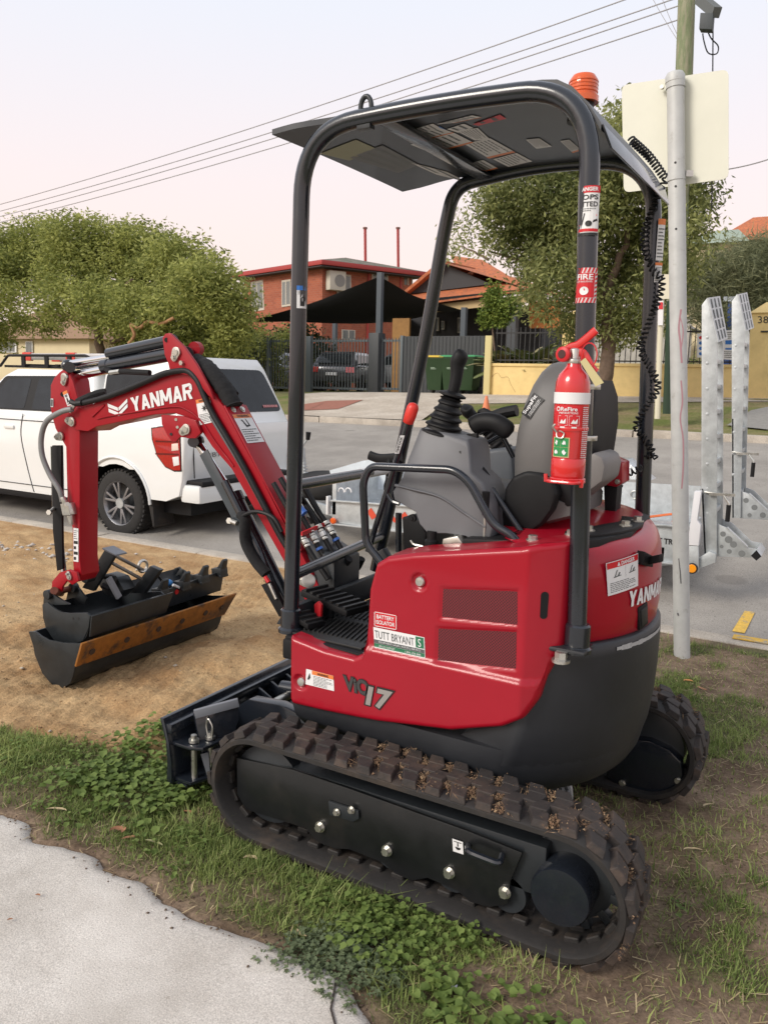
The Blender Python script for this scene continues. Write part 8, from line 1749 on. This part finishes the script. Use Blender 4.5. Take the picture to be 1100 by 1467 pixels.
# dry dark humus strip by the concrete: crumbs
def crumbs(n, prob, x0, x1, y0, y1, r0, r1, name, m, label, seed, zf=verge_z, sub=.3):
    x, y, r = scatter(n, x0, x1, y0, y1, prob, seed); n = len(x); s = r0+(r1-r0)*r.random(n)**3; z = np.where(y > conc_edge(x), .011, zf(x, y))+s*sub; c = np.stack([x, y, z], 1)
    base = np.array([[1, 0, 0], [0, 1, 0], [-1, 0, 0], [0, -1, 0], [0, 0, .8], [0, 0, -.8]]); a = r.uniform(0, PI, n); ca, sa = np.cos(a), np.sin(a)
    v = np.empty((n, 6, 3)); jit = r.uniform(.6, 1.3, (n, 6))
    for k in range(6): bx, by, bz = base[k]; v[:, k, 0] = c[:, 0]+(bx*ca-by*sa)*s*jit[:, k]; v[:, k, 1] = c[:, 1]+(bx*sa+by*ca)*s*jit[:, k]; v[:, k, 2] = c[:, 2]+bz*s*jit[:, k]*.7
    i = np.arange(n)[:, None]*6; F = np.concatenate([i+np.array([q]) for q in ([0, 1, 4], [1, 2, 4], [2, 3, 4], [3, 0, 4], [1, 0, 5], [2, 1, 5], [3, 2, 5], [0, 3, 5])], 0); o = np_mesh(name, v.reshape(-1, 3), F, m, None, 'stuff'); return tag(o, label, 'soil')
crumbs(42000, lambda x, y: (1-zones(x, y)[0])*np.where(conc_edge(x)-y < 0, .9*np.exp(-((conc_edge(x)-y)/.045)**2), 1-.75*zones(x, y)[1])*not_track(x, y), -1.9, 1.9, -1.6, 1.25, .001, .006, 'soil_crumbs', mat('soil_crumb', (.115, .080, .055), .95, 0, .5, 30), 'crumbs of brown soil on the bare patches', 5)
crumbs(9000, lambda x, y: zones(x, y)[0], .8, 3.4, -2.3, .7, .001, .007, 'sand_grit', mat('sand_grit', (.36, .24, .13), .95, 0, .3, 30), 'grit and clods on the orange sand', 6)
crumbs(220, lambda x, y: zones(x, y)[0]*(.15+sm(2.2, 2.9, x)), 1.0, 3.6, -1.9, .6, .004, .017, 'pale_stones', mat('pale_stone', (.42, .37, .30), .85, 0, .2, 30, bump=.4), 'small pale stones lying on the sand', 8)
# broad leaved weeds
def lobed(n=11, lob=.16): return np.array([[0, 0]]+[[(.5+.5*math.cos(a))*(1+lob*math.cos(5*a))*1.0, .52*math.sin(a)*(1+lob*math.cos(5*a))] for a in [PI-.25-(2*PI-.5)*k/(n-1) for k in range(n)]])
def weeds(x, y, r, size, per, name, m, hgt=.02, lob=.16, rad=.035):
    """rosettes: per leaves round each centre"""
    L0 = lobed(11, lob); nl = len(L0); V_, F_, T_ = [], [], []; n = len(x)*per; X = np.repeat(x, per); Y = np.repeat(y, per); a = r.uniform(0, 2*PI, n); rr = rad*np.sqrt(r.random(n)); cx_ = X+np.cos(a)*rr; cy_ = Y+np.sin(a)*rr; s = size*r.uniform(.5, 1.2, n)
    z = verge_z(cx_, cy_)+r.uniform(.2, 1.1, n)*hgt+.002; tilt = r.uniform(-.1, .5, n); aa = a+r.normal(size=n)*.5
    u, w_ = L0[:, 0][None]*s[:, None], L0[:, 1][None]*s[:, None]; px_ = cx_[:, None]+u*np.cos(aa)[:, None]-w_*np.sin(aa)[:, None]; py_ = cy_[:, None]+u*np.sin(aa)[:, None]+w_*np.cos(aa)[:, None]
    pz = z[:, None]+u*np.sin(tilt)[:, None]+np.abs(w_)*.35-(u**2/s[:, None])*.35
    v = np.stack([px_, py_, pz], -1).reshape(-1, 3); i = np.arange(n)[:, None]*nl; f = np.concatenate([i+np.array([[0, k, k+1]]) for k in range(1, nl-1)], 0); o = np_mesh(name, v, f, m, None, 'stuff')
    t = np.clip(r.random(n)*.7+.3*(z-z.min())/(z.max()-z.min()+1e-6), 0, 1); at = o.data.attributes.new('tone', 'FLOAT', 'POINT'); at.data.foreach_set('value', np.repeat(t, nl).astype(np.float32)); return o
def wprob(x, y): s, d, g = zones(x, y); return np.clip((.8*g*sm(.56, .68, vnoise(x, y, 3.2, 95))*sm(-.75, -.4, x)+.5*g*sm(.45, .8, x))*(conc_edge(x)-y > .03)*not_track(x, y), 0, 1)
x, y, r = scatter(900, -.9, 1.75, .0, 1.0, wprob, 11); tag(weeds(x, y, r, .017, 9, 'clover_weeds', WEED, .022, .12, .045), 'broad leaved green weeds growing among the grass', 'weeds')
x, y, r = scatter(150, .85, 1.35, .25, .75, lambda x, y: np.ones_like(x)*.8, 12); tag(weeds(x, y, r, .026, 8, 'mallow_weeds', WEED, .05, .10, .06), 'larger lobed weeds in front of the dozer blade', 'weeds')
c0 = PZ(480, 1375, .02); x, y, r = scatter(210, c0.x-.17, c0.x+.16, c0.y-.17, c0.y+.10, lambda x, y: np.exp(-(((x-c0.x)/.13)**2+((y-c0.y+.02)/.10)**2))*1.3, 13); tag(weeds(x, y, r, .013, 12, 'creeping_weed', WEED2, .022, .35, .03), 'grey green creeping weed spilling over the concrete edge', 'weeds')
c1 = PZ(575, 1340, .02); x, y, r = scatter(90, c1.x-.2, c1.x+.2, c1.y-.12, c1.y+.1, lambda x, y: np.ones_like(x)*.7, 14); tag(weeds(x, y, r, .018, 9, 'leafy_weed', WEED, .045, .1, .035), 'tall leafy weed beside the rubber track', 'weeds')
c2 = PZ(755, 1455, .02); x, y, r = scatter(60, c2.x-.2, c2.x+.25, c2.y-.06, c2.y+.1, lambda x, y: np.ones_like(x)*.6, 15); tag(weeds(x, y, r, .026, 6, 'plantain', WEED, .03, .05, .04), 'broad plantain leaves at the bottom of the picture', 'weeds')
# fallen leaves, bark and a scrap of paper
LFB = mat('brown_dead_leaf', (.30, .14, .07), .7, 0, .3, 60); LFT = mat('tan_dead_leaf', (.42, .33, .19), .7, 0, .25, 60); LFG = mat('olive_dead_leaf', (.26, .25, .12), .6, 0, .2, 60)
def leaf(px, py, L_, W_, rot, m, label, curl=.3, z=.016, nm='fallen_leaf', grp='dead leaves on the grass'):
    c = PZ(px, py, z); c.z = float(verge_z(np.array(c.x), np.array(c.y)))+.014 if c.y < float(conc_edge(np.array(c.x))) else .018; v = []; n = 9; rings = []
    for k in range(n):
        t = k/(n-1)-.5; w_ = W_*math.cos(t*PI*.96)**.7/2; a = rot+t*curl*2; o = c+V(math.cos(a), math.sin(a), 0)*L_*t+V(0, 0, abs(t)*L_*curl*.35)
        s = V(-math.sin(a), math.cos(a), 0); rings.append([o-s*w_+V(0, 0, w_*.5), o, o+s*w_+V(0, 0, w_*.5), o+V(0, 0, -.0008)])
    b = MB(); b.loft(rings); return tag(b.build(nm, m, smooth=60), label, 'leaf', grp)
leaf(84, 1157, .075, .012, .4, LFT, 'long pale strip of dead leaf in the grass at the left', .3); leaf(173, 1188, .070, .024, .3, LFB, 'curled reddish brown leaf at the grass edge', .9); leaf(187, 1200, .055, .012, .8, LFB, 'narrow brown leaf lying just below the curled one', .2); leaf(270, 1162, .034, .012, .2, LFB, 'small brown leaf in the grass below the dozer blade', .2)
leaf(222, 1208, .07, .012, .1, LFG, 'long olive leaf between the curled leaf and the track', .1); leaf(430, 1335, .042, .010, 2.9, LFT, 'pale yellow leaf on the grass edge below the track', .3); leaf(571, 1296, .026, .016, 1.1, LFB, 'short red brown leaf beside the track roller', .4); leaf(537, 1291, .030, .012, 1.6, LFB, 'upright brown leaf tip close to the track', .5)
leaf(55, 1283, .016, .008, .3, LFB, 'small brown fleck on the concrete path', .1); leaf(15, 1318, .014, .007, .9, LFB, 'smaller brown fleck on the concrete nearer the picture edge', .1); leaf(985, 974, .05, .02, .3, mat('orange_leaf', (.50, .22, .07), .7), 'orange brown leaf on the soil behind the excavator', .4); leaf(1004, 985, .06, .016, 2.6, LFB, 'dark brown bark strip beside the orange leaf', .2)
leaf(990, 1210, .07, .008, .5, LFT, 'long dry grass leaf right of the far track', .5); leaf(1012, 1148, .05, .010, .9, LFT, 'dry tan leaf blade beside the far track', .4); leaf(360, 1228, .05, .014, .4, LFT, 'crumpled pale leaf just under the track front', .6); leaf(275, 1268, .07, .006, 2.2, LFT, 'thin dry stalk on the dark soil strip', .2)
c = PZ(648, 1398, .03); b = MB(); c.z = float(verge_z(np.array(c.x), np.array(c.y)))+.022; pp_ = [c+V(-.012, -.006, 0), c+V(.010, -.010, .004), c+V(.013, .008, -.004), c+V(-.002, .002, .011), c+V(-.014, .010, -.003)]; b.add(pp_, [(0, 1, 3), (1, 2, 3), (2, 4, 3), (4, 0, 3), (0, 4, 2, 1)]); tag(b.build('paper_scrap', mat('paper_white', (.75, .75, .85), .8), smooth=0), 'crumpled white scrap of paper in the grass', 'litter')
crumbs(900, lambda x, y: np.exp(-(((x-4.4)/.9)**2+((y+1.75)/.18)**2)), 3.4, 5.6, -2.2, -1.3, .004, .035, 'concrete_rubble', mat('rubble', (.50, .46, .41), .9, 0, .2, 30, bump=.5), 'pale crushed concrete along the kerb beside the arm', 31)
